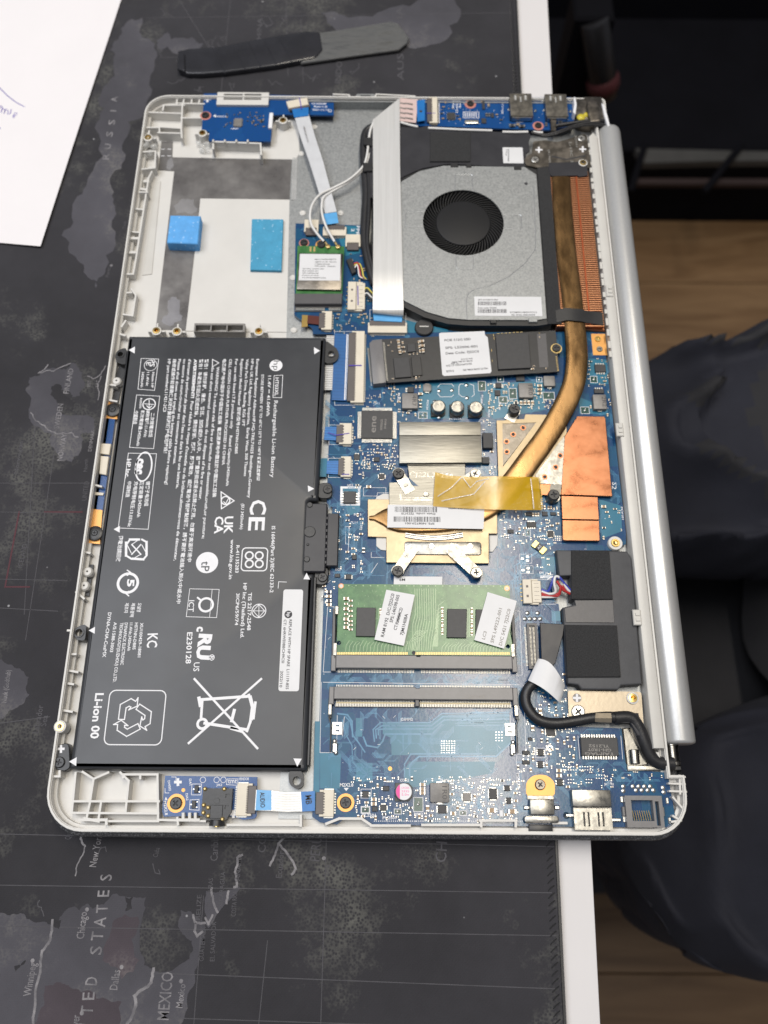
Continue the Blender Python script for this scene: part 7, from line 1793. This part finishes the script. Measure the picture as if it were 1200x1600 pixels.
L1 = mk('label', MB().prism(PP([(603.6, 921.4), (648, 929.5), (631, 1009), (585, 999.4)], 17.1), 16.95, 17.1), M['paper'], ram, label='white label printed RAM 8192, tilted')
L2 = mk('label', MB().prism(PP([(762, 925), (807.6, 939), (787.5, 1013.5), (741, 1000)], 17.0), 16.85, 17.0), M['paper'], ram, label='paler greyer label tilted over the right end')
lt3 = MB(); z = 17.13
for s_, a, b, h in (('RAM 8192  D/C:7J22C0', (599.6, 995.6), (616.4, 928), 1.35), ('SPS: L46598-005', (613.2, 973), (624.6, 930), 1.35), ('CT:RMMMCD', (619.5, 985), (629.6, 950), 1.35), ('7JM1HII8A', (629.8, 993), (637.6, 959.5), 1.35)): lt3.textp(s_, a, b, h, z)
mk('label_text', lt3, M['ink'], ram, smooth=False)
lt4 = MB(); z = 17.03
for s_, a, b, h in (('LC3', (757.5, 999.5), (760.6, 987), 1.3), ('SPS L49222-001', (771, 1005), (784.5, 951), 1.35), ('D/C 5421 7J22C0', (784, 1009), (798, 952), 1.35)): lt4.textp(s_, a, b, h, z)
mk('label_text', lt4, M['palegrey'] if 'palegrey' in M else M['inductor'], ram, smooth=False)
m9 = mk('white_tab', MB().prism(PP([(615.6, 900.5), (691, 901), (691, 914), (615, 913)], 14.6), 14.4, 14.6), M['paper'], laptop); mk('tab_text', MB().textp('M9', (633, 904), (624, 904), 1.1, 14.63), M['ink'], m9, smooth=False)

# ============================================================ speaker
spk = mk('speaker', MB().prism(PP([(869, 859), (980, 861), (987, 872), (1003.5, 1069), (971, 1071), (966, 1078), (909, 1077), (903, 1070), (887, 1068), (879.5, 949), (900, 944), (898, 938), (892, 936), (892, 899), (874, 900)], 16.2), 10.3, 16.2, .7, 3),
         mat('speaker_grey_plastic', (.062, .063, .068), .55, var=.1, vs=300, bump=.2, bs=1500), laptop, label='long dark grey speaker box with black foam squares', angle=50)
mk('foam_pad', MB().prism(PP([(893, 859.5), (952, 860), (957.5, 936.5), (893, 936)], 17.2), 16.22, 17.2, .2), M['foam_black'], spk); mk('foam_pad', MB().prism(PP([(883, 976), (964, 977), (970, 1057.5), (886.5, 1058)], 17.3), 16.22, 17.3, .2), M['foam_black'], spk)
mk('raised_panel', MB().prism(PP([(898, 938), (958, 937), (960.5, 973), (884, 972.5), (882, 950), (900, 946)], 16.6), 16.22, 16.5, .15), M['slot'], spk)
for k, (c, pts) in enumerate((('wire_blue', [(846, 921, 14), (856, 924, 14.5), (862, 912, 16.5), (866, 902, 17), (872, 904, 16.8)]), ('wire_white', [(846, 924, 14), (858, 928, 14.6), (868, 925, 16), (866, 912, 17.2), (868, 901, 17.8), (876, 904, 17.4), (886, 920, 16), (892, 925, 15)]),
                              ('wire_red', [(846, 927, 14), (858, 929, 14.4), (872, 928, 15.6), (876, 918, 16.8), (870, 908, 17.2), (880, 922, 16), (890, 926, 15)]), ('wire_red', [(846, 930, 14), (860, 931, 14.3), (873, 930, 15.4), (878, 916, 16.4), (884, 924, 15.6), (891, 928, 14.8)]),
                              ('wire_blue', [(868, 902, 17.4), (874, 902, 17.6), (882, 912, 16.8), (893, 924, 15.2)]), ('wire_white', [(846, 933, 13.8), (860, 933, 14.1), (872, 932, 14.8)]))): wire(pts, .55, c, 'speaker_wire', spk, n=7)

# ============================================================ display cable, hinges
dcn = MB(); p_ = rect(823, 973.5, 843, 1045, 14.5); (cx0, cy0_), (cx1, cy1) = p_[0], p_[2]
dcn.mat(0).plate(p_, [[(cx0 + .9, cy0_ + 1), (cx1 - .9, cy0_ + 1), (cx1 - .9, cy1 - 1), (cx0 + .9, cy1 - 1)]], PZ, 14.4); dcn.box(cx0 + .5, cx1 - .5, cy0_ + .5, cy1 - .5, PZ, 13.0); dcn.box((cx0 + cx1) / 2 - .3, (cx0 + cx1) / 2 + .3, cy0_ + 1.2, cy1 - 1.2, 13.0, 14.0)
for k in range(30):
    y = cy0_ + 1.6 + (cy1 - cy0_ - 3.2) * k / 29; dcn.mat(1).box(cx0 + 1.0, cx0 + 1.9, y - .1, y + .1, 13, 13.9).box(cx1 - 1.9, cx1 - 1.0, y - .1, y + .1, 13, 13.9).box(cx0 - .9, cx0, y - .1, y + .1, PZ, PZ + .3)
mk('cable_socket', dcn, [M['slot'], M['pin']], brd, label='long dark socket for the screen cable')
flt = MB().slab([((*P(843, 973, 15), 15), (*P(844, 1012, 15), 15)), ((*P(862, 973, 15.4), 15.4), (*P(850, 1024, 15.4), 15.4)), ((*P(881, 974, 15.2), 15.2), (*P(862, 1040, 15.8), 15.8)), ((*P(882, 980, 15.2), 15.0), (*P(866, 1040, 15.8), 15.8))], .4)
mk('cable_fan_out', MB().prism(PP([(843.5, 973), (882, 975), (880, 992), (868, 1036), (862, 1042), (846, 1034)], 15.6), 15.0, 15.6, .25), M['film'], laptop)
wire([(855, 1040, 15.6), (840, 1062, 16), (828, 1072, 16), (821.5, 1085, 15.6), (823, 1102, 15.4), (834, 1119, 15.4), (850, 1128, 15.4), (872, 1130, 15.4), (898, 1126.5, 15.6), (925, 1122, 16), (950, 1120, 16), (968, 1122, 16)], 2.05, 'wire_black', 'screen_cable', n=14, label='thick black screen cable curving round to the hinge')
wire([(960, 1122, 16.2), (985, 1122, 16), (998, 1138, 15.6), (1006, 1158, 15), (1016, 1180, 14), (1030, 1192, 13.4), (1052, 1193, 13)], 2.5, 'wire_black', 'screen_cable', n=14)
mk('cable_wrap', MB().prism(PP([(962, 1113), (998, 1114), (1000, 1128), (1010, 1150), (996, 1150), (985, 1130), (962, 1130)], 17.4), 15.8, 17.6, .5, 2), M['film'], laptop)
# white label wrapped round the cable, curved like a flag
fg = []
for k in range(9):
    f = k / 8; z = 18.6 + 1.8 * math.sin(f * 2.6) - f * 1.2
    a = (840.7 + (825 - 840.7) * 1, 1063); 
    l_a = (825 + (840.7 - 825) * 0, 1063)
    A0 = (825 + f * (875.6 - 825), 1063 + f * (1099 - 1063) - 4 * math.sin(f * math.pi)); B0 = (840.7 + f * (883 - 840.7), 1029 + f * (1071 - 1029) - 12 * math.sin(f * math.pi))
    fg.append(((*P(*A0, z), z), (*P(*B0, z), z)))
mk('cable_flag', MB().slab(fg, .15), M['paper'], laptop, label='white label flag wrapped on the screen cable', angle=80)
HZ = 13.6
hpl = mk('hinge_plate', MB().plate(round_poly(PP([(887, 1079), (1002, 1081), (1009, 1180), (990, 1150), (985, 1128), (889, 1126)], HZ), 1.2, 4), [circle(*P(901.5, 1090.5, HZ), 1.0, 4), circle(*P(989, 1090.5, HZ), 1.7, 20)], 12.4, HZ), M['goldsteel'] if 'goldsteel' in M else M['steel'], laptop, label='nickel hinge plate beside the speaker')
mk('plus_hole', MB().line(PP([(897, 1090.5), (906, 1090.5)], HZ), .9, HZ + .02, 0).line(PP([(901.5, 1086), (901.5, 1095)], HZ), .9, HZ + .03, 0), M['print'], hpl, smooth=False)
mk('dark_ring', MB().cyl(*P(901.5, 1090.5, HZ), 1.75, HZ - .2, HZ + .01, 24), M['inductor'], hpl)
x, y = P(989, 1090.5, 14.5); piece('threaded_insert', 0, insert, None, hpl, x, y, 9.6)
screw(hpl, *P(903.5, 1112, HZ + .6), HZ, 2.7, 'tin', .8)
hb = MB(); hb.prism(PP([(973, 1138), (997, 1136), (1012, 1195), (980, 1200)], 12.4), 10.3, 12.4, .3); hb.prism(PP([(980, 1196), (1064, 1197), (1065, 1203), (981, 1205)], 13.5), 9.8, 13.5, .4, 2)
hb.lathe([(1.6, 0), (1.9, .2), (1.9, 5.2), (1.6, 5.4)], (*P(992, 1194, 13), 13.2), (0, 1, 0), 20)
hb.lathe([(1.5, 0), (2.6, .4), (2.6, 1.4), (1.5, 1.8), (1.5, 7.4), (1.9, 7.6), (1.9, 9.0)], (*P(1053, 1197, 12.6), 12.6), (0, 1, 0), 24)
mk('hinge_arm', hb, M['steel'], hpl)
mk('cable_clip', MB().slab([((*P(930, 1129, 15), 14.2), (*P(956, 1130, 15), 14.2)), ((*P(930, 1128, 18), 17.8), (*P(956, 1129, 18), 17.8)), ((*P(930, 1122, 18.6), 18.4), (*P(956, 1122, 18.6), 18.4)), ((*P(931, 1114, 18), 17.8), (*P(955, 1114, 18), 17.8))], .5), M['goldsteel'] if 'goldsteel' in M else M['steel'], hpl)
mk('rail_end', MB().prism(PP([(1012, 1175), (1030, 1175), (1033, 1190), (1018, 1188)], 15), 11, 15.4, .3), M['plastic2'], rail)
# upper hinge
h2 = mk('hinge_plate', MB().plate(round_poly(PP([(833, 221), (852, 219), (870, 222), (885, 218), (913, 209), (917, 213), (924, 262), (900, 262), (870, 258), (840, 262), (822, 258), (819, 250), (824, 243), (831, 240)], 17.3), 1.0, 3),
                                             [circle(*P(910.5, 253.5, 17.3), 1.3, 16)], 16.2, 17.3), M['dark_steel'], laptop, label='dark hinge plate with screws at the upper corner')
screw(h2, *P(836, 249.5, 17.5), 17.3, 1.9, 'tin', .5); screw(h2, *P(908.5, 216, 17.5), 17.3, 1.9, 'tin', .5)
for u, v in ((842, 234), (910.5, 233)):
    mk('plus_mark', MB().line(PP([(u - 4, v), (u + 4, v)], 17.32), .9, 17.31, 0).line(PP([(u, v - 3.6), (u, v + 3.6)], 17.32), .9, 17.315, 0), M['print'], h2, smooth=False)
x, y = P(911, 254, 17.5); piece('threaded_insert', 0, insert, None, h2, x, y, 12.7)
mk('stamped_text', MB().textp('ER19404', (856, 234), (858, 254), 1.0, 17.33).textp('L-19C13', (889, 222), (892, 254), 1.4, 17.33).textp('R23554', (898, 212), (900, 230), 1.0, 17.33), M['tin'], h2, smooth=False)
mk('slot_mark', MB().sweep([(*P(862, 244, 17.4), 17.34), (*P(885, 249, 17.4), 17.34), (*P(915, 243, 17.4), 17.34)], .8, .1, 6), M['ink'], h2)
wire([(830, 207, 17.6), (850, 211, 17.6), (872, 206, 18), (895, 197, 18), (920, 192, 18), (940, 194, 17), (952, 200, 15.5)], .75, 'wire_black', 'display_wire'); wire([(834, 209, 17.3), (852, 213, 17.3), (874, 208, 17.7), (897, 199, 17.7), (922, 195, 17.4), (940, 197, 16.6), (952, 205, 14.8)], .7, 'wire_black', 'display_wire')
wire([(868, 197, 16.6), (885, 194, 17), (905, 191, 17.2), (925, 189, 17), (945, 190, 16), (955, 202, 14)], 1.1, 'wire_black', 'display_wire')
hj = MB(); hj.prism(PP([(898, 154), (913, 154), (913, 151), (940, 151), (941, 166), (945, 185), (935, 190), (905, 188), (899, 178)], 17.2), 9.8, 17.2, .4, 2)
uh = mk('hinge_block', hj, M['dark_steel'], laptop, label='dark steel hinge block at the top right corner')
mk('hinge_barrel', MB().prism(round_poly(PP([(917, 158), (923, 153), (931, 158), (938, 168), (939, 189), (922, 190), (917, 172)], 18.8), .9, 3), 17.2, 18.8, .7, 3), M['dark_steel'], uh)
mk('glue', MB().lathe([(2.2, 0), (1.9, .6), (.9, 1.1), (.05, 1.2)], (*P(908, 183, 17.4), 17.2), n=14, close=False).lathe([(1.5, 0), (1.2, .6), (.05, 1.0)], (*P(916, 179, 17.4), 17.2), n=14, close=False), see_through('yellow_glue', (.75, .62, .05), .75, .2), uh, kind='stuff', angle=80)
mk('broken_rim', MB().prism(PP([(896, 153), (899, 153), (901, 165), (899, 180), (895, 176), (897, 165)], 18), 12, 18.6, .2).prism(PP([(940, 161), (944, 164), (949, 180), (954, 200), (950, 199), (944, 180)], 18), 12, 18.2, .2), M['print'], rimo)

# ============================================================ port board, upper right
ub = mk('port_board', MB().prism(PP([(646, 152), (892, 152), (896, 160), (898, 182), (896, 196), (880, 204), (640, 196)], 14.6), 13.6, 14.6), M['pcb_b'], laptop, label='blue port board with two silver ports along the upper edge')
UZ = 14.6
EX.clear()
M['portsteel'] = mat('port_shell_steel', (0.27, 0.25, 0.215), .36, 1.0, var=.15, vs=300, bump=.15, bs=900, rvar=.08); M['shine'] = mat('bright_spring_tongue', (.80, .79, .75), .3, .6)
def onboard(board, z, items):
    for kind, u, v, s_, a in items: smd(kind, s_, *P(u, v, z), a, board, z)
fz = zif(667, 151.5, 684, 192, 'L', 24, ub, UZ); mk('pen_mark', MB().line(PP([(667, 177), (680, 177)], 16.2), .35, 16.32, 0), M['purple'], ub, smooth=False)
chip(699, 175.5, 711, 186, 'LRTB', 5, .7, 'chip', ub, UZ, pl=.4); chip(753, 157, 758, 170, '', 2, .7, parent=ub, z=UZ); chip(752, 184, 760, 192, '', 2, .6, parent=ub, z=UZ); chip(767, 176, 772, 183, '', 2, .6, parent=ub, z=UZ)
for u, v, w in ((812, 143, 1), (867, 144, 1)):
    mb = MB(); p_ = rect(u - 16, v + 3, u + 21, v + 38, 18.2); (a0, b0), (a1, b1) = p_[0], p_[2]; ww = a1 - a0; mb.mat(0)
    hl = [[(a0 + ww * f, b1 - 4.5), (a0 + ww * (f + .13), b1 - 4.5), (a0 + ww * (f + .13), b1 - .7), (a0 + ww * f, b1 - .7)] for f in (.2, .66)] + [[(a0 + ww * .45, b1 - 5.8), (a0 + ww * .55, b1 - 5.8), (a0 + ww * .55, b1 - 1.5), (a0 + ww * .45, b1 - 1.5)]]
    mb.plate(p_, hl, 17.6, 18.2); mb.box(a0, a0 + .4, b0, b1, UZ, 17.59).box(a1 - .4, a1, b0, b1, UZ, 17.59).box(a0 + .41, a1 - .41, b0, b0 + .5, UZ, 17.59)
    mb.mat(1).box(a0 + .5, a1 - .5, b0 + .6, b1 - .6, UZ, 16.4); mb.mat(2)
    for h_ in hl: (q0, r0), (q1, r1) = h_[0], h_[2]; mb.box(q0 + .15, q1 - .15, r0 + .3, r1 - .2, 16.9, 18.25, .3)
    po = mk('usb_port', mb, [M['portsteel'], M['ink'], M['shine']], ub, label='silver port with three spring slots, ' + ('nearer the fan label' if u < 850 else 'next to the hinge block'))
    for du, dv in ((-19, 14), (24, 14), (-17, 29), (24, 31)): piece('solder_tab', 3, lambda mb: mb.lathe([(.8, 0), (.75, .5), (.4, .8), (.03, .8)], (0, 0, 0), n=12, close=False), M['tin'], ub, *P(u + du, v + dv, UZ), UZ)
    mk('front_lip', MB().box(a0 + .6, a1 - .6, b0 - .5, b0 - .02, UZ + .6, 17.6, .15), M['tin'], po)
ringed(735, 162, 1.8, 3.0, parent=ub, z=UZ, ring='red_ring'); ringed(841, 196, 1.8, 2.9, parent=ub, z=UZ, ring='red_ring')
us = MB(); z = UZ + .05
us.line([*PP([(724, 175), (748, 175), (748, 184), (724, 184)], z)], .3, z, 0, True)
for k in range(6): us.line(PP([(727 + k * 3.4, 177), (727 + k * 3.4, 182)], z), .5, z, 0)
for s_, a, b, h in (('FPW50', (710, 170), (711, 154), 1.2), ('LS-H325P', (715, 176), (716, 154), 1.1), ('Rev:1.0', (720, 168), (720, 154), 1.1), ('JUSB1', (806, 191), (817, 191), .8), ('2021-11-12', (786, 178), (787, 160), .9)): us.textp(s_, a, b, h, z)
us.line(PP([(686, 161), (686, 192)], z), .4, z, 0)
for i in range(60):
    x, y = P(random.uniform(688, 890), random.uniform(156, 196), z); us.cyl(x, y, random.uniform(.12, .28), UZ, z, 6)
mk('board_print', us, M['print'], ub, kind='stuff', smooth=False)
mk('coil', MB().prism(rrect(*P(726, 193, 15.6), *P(748, 187, 15.6), .9), UZ, 15.8, .3, 2), M['tin'], ub)
for u, v, k, s_, a in ((753, 160, 'c', 1, 0), (763, 166, 'c', 2, 1.57), (693, 168, 'c', 1, 0), (696, 161, 'c', 1, 1.57), (690, 178, 'r', 1, 0), (692, 186, 'c', 1, 0), (715, 182, 'r', 1, 0), (760, 181, 'r', 2, 1.57), (764, 181, 'r', 2, 1.57), (776, 180, 'c', 1, 0), (783, 188, 'r', 1, 0), (809, 196, 'c', 2, 0),
                       (800, 198, 'r', 3, 0), (815, 199, 'r', 3, 0), (853, 196, 'r', 2, 1.57), (875, 192, 'r', 2, 0), (691, 172, 'r', 0, 0), (701, 170, 'c', 0, 0), (707, 170, 'c', 0, 0), (718, 187, 'c', 1, 0)):
    smd(k, s_, *P(u, v, UZ), a, ub, UZ)
mk('cable_hook', MB().prism(PP([(860, 187), (870, 187), (869, 204), (861, 204)], 16.8), UZ, 16.8, .3), M['dark_steel'], ub)
# ============================================================ power button board, upper left
kb = mk('button_board', MB().prism(PP([(318.5, 146), (339, 146), (339, 164), (418, 164), (420, 148), (521.5, 151), (521.5, 180), (447, 179), (447, 179), (426, 180), (423, 221), (326, 220), (327, 206), (315, 203), (317, 180)], 14.4), 13.4, 14.4), M['pcb_b'], laptop, label='bright blue button board in the upper left corner')
KZ = 14.4
kc = chip(366, 184.5, 377.5, 197, 'LRTB', 5, .7, 'inductor', kb, KZ, pl=.4)
random.seed(21)
for i in range(46):
    u, v = random.uniform(350, 416), random.uniform(176, 200)
    if 362 < u < 381 and 181 < v < 200: continue
    if i % 3 == 0: u, v = random.choice((353, 355, 394, 399, 403, 412)), random.uniform(182, 199)
    smd(random.choice('cr'), 0, *P(u, v, KZ), random.choice((0, 1.57)), kb, KZ)
smd('r', 2, *P(409, 190, KZ), 0, kb, KZ)
ks = MB(); z = KZ + .05
for s_, a, b, h in (('Made In China', (444, 152), (478, 153), 1.0), ('FPW50', (485, 158), (500, 158.3), 1.2), ('LS-H324P', (487, 163), (510, 163.5), 1.2), ('Rev:1.0', (490.5, 167.5), (511, 168), 1.2), ('2021-11-12', (488, 172.5), (514, 173), 1.2), ('M2X2.8', (337, 183), (354, 183), 1.0), ('U0201', (361, 202), (372, 202), .9)): ks.textp(s_, a, b, h, z)
ks.flat(PP([(333, 181), (337, 178.5), (337, 183.5)], z), z)
def ringp(mb, u, v, r0, r1, z):
    x, y = P(u, v, z); mb.ring(x, y, r0, r1, z - .03, z, 20)
ringp(ks, 515.5, 173, .7, .95, z); ks.line(PP([(320, 155), (328, 155)], z), 1.1, z, 0); ks.line(PP([(324, 151.5), (324, 158.5)], z), 1.1, z + .002, 0)
mk('board_print', ks, M['print'], kb, kind='stuff', smooth=False)
ringed(321, 180, 2.0, 2.9, parent=kb, z=KZ, ring='red_ring')
mk('white_key', MB().prism(PP([(421, 176), (427, 176), (425, 200), (419, 200)], 15.5), KZ, 15.6, .2), M['foamwhite'] if 'foamwhite' in M else M['print'], kb)
kz = mk('cable_connector', MB().mat(0).prism(PP([(447, 158), (480, 152), (482, 163), (451, 169)], 16.6), KZ, 16.6, .2).mat(1).prism(PP([(451, 164), (483, 159), (484, 166), (453, 171.5)], 16.4), KZ, 16.3, .15), [M['ivory'], M['brown']], kb)
mk('pen_mark', MB().line(PP([(468, 153.5), (471, 170)], 16.6), .5, 16.65, 0), M['purple'], kb, smooth=False)
# flat cable from the button board to the main board
f1 = MB().slab([((*P(458.5, 176, 16.2), 16.0), (*P(481, 173, 16.2), 16.0)), ((*P(470, 215, 15.6), 15.4), (*P(492, 212, 15.6), 15.4)), ((*P(484, 255, 16), 15.8), (*P(505, 252, 16), 15.8)), ((*P(495, 290, 15.6), 15.4), (*P(514, 286, 15.6), 15.4)), ((*P(508, 333, 15), 14.8), (*P(526, 330, 15), 14.8))], .2)
fc1 = mk('ribbon_cable', f1, M['ffcw'], laptop, label='narrow white ribbon cable running aslant over the grey plate', angle=80)
ml = MB()
for k in range(7):
    f = (k + .9) / 8.6; ml.line([P(470 + 21 * f, 215 - 3 * f, 15.6), P(484 + 20 * f, 255 - 3 * f, 16), P(495 + 18.6 * f, 290 - 4 * f, 15.6)], .12, 16.1, 0)
for f in (.35, .65): ml.line([P(468 + 21 * f, 200, 16), P(475 + 21 * f, 222, 16)], .5, 16.15, 0) if False else None
mk('cable_stiffener', MB().slab([((*P(456, 170, 16.5), 16.3), (*P(482, 167, 16.5), 16.3)), ((*P(459.5, 183, 16.5), 16.25), (*P(482, 180, 16.5), 16.25))], .15), M['blue'], fc1); mk('cable_stiffener', MB().slab([((*P(503, 334, 15.3), 15.1), (*P(526, 331, 15.3), 15.1)), ((*P(508, 351, 15), 14.9), (*P(529, 348, 15), 14.9))], .15), M['blue2'], fc1)
mk('cable_text', MB().textp('AWM 20624 80C 60V VW-1', (473.5, 197), (480, 222), .8, 16.15), M['inductor'], fc1, smooth=False)
# ============================================================ wide ribbon cable with a folded corner
RT = 18.0
w1 = mk('wide_ribbon_cable', MB().slab([((*P(582.5, 187, RT), RT), (*P(624.5, 153, RT), RT)), ((*P(583, 260, RT), RT), (*P(625, 260, RT), RT)), ((*P(583.5, 340, RT), RT), (*P(627, 340, RT), RT)), ((*P(583, 420, RT), RT), (*P(629, 420, RT), RT)),
                                        ((*P(582.5, 482, RT), 17.7), (*P(630.5, 482, RT), 17.7)), ((*P(582.5, 487, 17), 16.6), (*P(630.5, 491, 17), 16.6)), ((*P(582.5, 489, 15), 14.6), (*P(630, 494, 15), 14.6))], .25), M['ffc'], laptop,
        label='wide silvery ribbon cable lying across the edge of the fan', angle=80)
rl_ = MB()
for k in range(15):
    f = (k + .7) / 15.4; rl_.line([P(583 + 42 * f, 200 if f < .8 else 175, RT), P(583 + 42.5 * f, 260, RT), P(583.5 + 44 * f, 340, RT), P(583 + 46 * f, 420, RT), P(582.5 + 48 * f, 478, RT)], .12, RT + .0, .02)
mk('conductor', rl_, M['ffcw'], w1, kind='stuff', smooth=False)
mk('folded_end', MB().slab([((*P(625, 153.5, 17.2), 17.4), (*P(623, 189, 17.2), 17.4)), ((*P(640, 155, 16.8), 17.0), (*P(638, 191, 16.8), 17.0)), ((*P(653, 156, 16.4), 16.6), (*P(650, 192.5, 16.4), 16.6))], .2), M['ffcp'], w1)
fm = MB()
for k in range(4): fm.line(PP([(625, 161 + k * 7.6), (632, 162 + k * 7.6)], 17.3), .7, 17.45, 0); fm.line(PP([(634, 162.2 + k * 7.6), (644, 163.4 + k * 7.6)], 16.9), .7, 17.3, 0)
mk('cable_text', fm, M['inductor'], w1, smooth=False)
mk('cable_stiffener', MB().prism(PP([(651, 157), (664, 155), (664, 188), (652, 190)], 16.7), 16.3, 16.7, .1), M['blue'], w1); mk('hole', MB().cyl(*P(657.5, 174, 16.7), .8, 16.69, 16.74, 12), M['ink'], w1)
mk('cable_stiffener', MB().prism(PP([(583, 490), (629, 492), (628, 503), (584, 501)], 14.4), 14.0, 14.4, .1), M['blue2'], w1)
# ============================================================ audio board and its ribbon, lower left
AZ = 12.6
ab = mk('audio_board', MB().prism(PP([(258, 1212), (402, 1214), (401, 1275), (398, 1279), (380, 1281), (366, 1276), (330, 1274), (256, 1276), (253, 1268)], AZ), 11.6, AZ), M['pcb_b'], laptop, label='small blue audio board at the lower edge beside the moulded ribs')
jk = MB(); p_ = rect(317.5, 1231.5, 360, 1281, 15.5); (a0, b0), (a1, b1) = p_[0], p_[2]
w_j = a1 - a0; h_j = b1 - b0
jk.mat(0).plate([(a0, b0 + 2.2), (a0 + w_j * .2, b0), (a1 - w_j * .15, b0), (a1, b0 + 3), (a1, b1), (a0, b1)], [[(a1 - w_j * .22, b1 - 3.4), (a1 - w_j * .08, b1 - 3.4), (a1 - w_j * .08, b1 - 2), (a1 - w_j * .22, b1 - 2)], [(a1 - w_j * .22, b1 - 7.4), (a1 - w_j * .08, b1 - 7.4), (a1 - w_j * .08, b1 - 6), (a1 - w_j * .22, b1 - 6)]], AZ, 15.5); jk.box(a0 + .4, a1 - .4, b0 + 3, b1 - .4, AZ, 15.0); jk.prism(circle(a0 + w_j * .5, b1 - 4.5, 1.1, 16), 15.5, 15.62, .05).prism([(a0 + w_j * .3, b0 + .4), (a0 + w_j * .72, b0 + .4), (a0 + w_j * .72, b0 + 5.2), (a0 + w_j * .3, b0 + 5.2)], 15.5, 15.8, .15); jk.lathe([(2.9, 0), (2.9, 2.0), (2.4, 2.2)], ((a0 + a1) / 2 + .4, b0 - 2.2, 14.2), (0, 1, 0), 20); jk.mat(1).lathe([(1.0, 0), (1.0, .4)], ((a0 + a1) / 2 + .4, b0 - 2.5, 14.2), (0, 1, 0), 12)
mk('audio_jack', jk, [M['black'], M['brass']], ab)
for u, v in ((322, 1233), (352, 1233), (320, 1258), (327, 1262), (319.5, 1270), (327, 1275), (349, 1280)): piece('solder_tab', 4, lambda mb: mb.lathe([(.85, 0), (.8, .6), (.35, 1.0), (.03, 1.0)], (0, 0, 0), n=12, close=False), M['gold'], ab, *P(u, v, AZ + 1), 15.3)
zif(371, 1224, 398, 1275, 'R', 12, ab, AZ)
ringed(275, 1255, 2.3, 3.4, parent=ab, z=AZ)
as_ = MB(); z = AZ + .05
for s_, a, b, h in (('DA1', (295.5, 1217), (296, 1227), .9), ('DA2', (290, 1240), (291, 1251), .9), ('JA2', (338, 1228), (347, 1228), .9), ('VENDOR', (373, 1219), (389, 1219), 1.0), ('M2X2.8', (255.5, 1252), (258, 1274), 1.1), ('tmt', (356, 1224), (370, 1224), 1.9), ('DWS02', (262, 1220), (264, 1236), .9)): as_.textp(s_, a, b, h, z)
as_.line(PP([(355, 1217), (372, 1217), (371, 1227), (354, 1226)], z), .18, z, 0, True)
for u in (317, 338.5, 349): ringp(as_, u, 1218.5, .95, 1.15, z)
for q in ([(300, 1225), (315, 1225), (314, 1242), (299, 1242)], [(297, 1250), (311, 1249), (311, 1266), (296, 1265)]): as_.line(PP(q, z), .2, z, 0, True)
as_.line(PP([(268, 1214), (275, 1214), (275, 1220)], z), .2, z, 0); as_.line(PP([(258, 1232), (258, 1239), (264, 1239)], z), .2, z, 0); as_.flat(PP([(257.5, 1250), (259, 1245), (262, 1250)], z), z)
for u, v in ((278, 1222), (364.5, 1272)): as_.line(PP([(u - 4, v), (u + 4, v)], z), 1.0, z, 0); as_.line(PP([(u, v - 4), (u, v + 4)], z), 1.0, z + .002, 0)
mk('board_print', as_, M['print'], ab, kind='stuff', smooth=False); mk('test_pad', MB().cyl(*P(286.5, 1234.5, AZ), .7, AZ, AZ + .08, 14), M['orange'], ab)
sot_ = lambda u, v, a: piece('transistor', 0, None, None, ab, *P(u, v, AZ + .5), AZ + .02, a)
sot_(307, 1233, 1.57); sot_(303, 1257, 1.57)
f2 = MB().slab([((*P(400, 1234, 14.4), 14.2), (*P(398, 1266, 14.4), 14.2)), ((*P(424, 1235, 14), 13.7), (*P(424, 1267, 14), 13.7)), ((*P(446, 1238, 13.4), 13.0), (*P(448, 1269, 13.4), 13.0)), ((*P(470, 1237, 14), 13.6), (*P(472, 1268, 14), 13.6)), ((*P(492, 1236, 14.2), 14.0), (*P(492, 1267, 14.2), 14.0))], .2)
fc2 = mk('ribbon_cable', f2, M['ffc'], laptop, label='short silver ribbon between the audio board and the main board', angle=80)
mk('cable_stiffener', MB().slab([((*P(401, 1234, 14.6), 14.35), (*P(399, 1266, 14.6), 14.35)), ((*P(424, 1235, 14.2), 13.95), (*P(424, 1266, 14.2), 13.95))], .2), M['blue2'], fc2); mk('cable_stiffener', MB().slab([((*P(470, 1237, 14.2), 13.9), (*P(472, 1268, 14.2), 13.9)), ((*P(492, 1236, 14.4), 14.2), (*P(492, 1267, 14.4), 14.2))], .2), M['blue'], fc2)
mk('cable_text', MB().textp('MB', (477, 1243), (478, 1257), 2.4, 14.3).textp('AUDIO', (406, 1238), (407, 1262), 1.8, 14.45), M['ink'], fc2, smooth=False)
zif(494, 1234, 521, 1276, 'L', 8)
lines_ = MB()
for k in range(8): lines_.line(PP([(426, 1239 + k * 3.8), (447, 1241 + k * 3.8), (469, 1240.5 + k * 3.8)], 13.8), .18, 14.0, 0)
mk('conductor', lines_, M['pin'], fc2, kind='stuff', smooth=False)
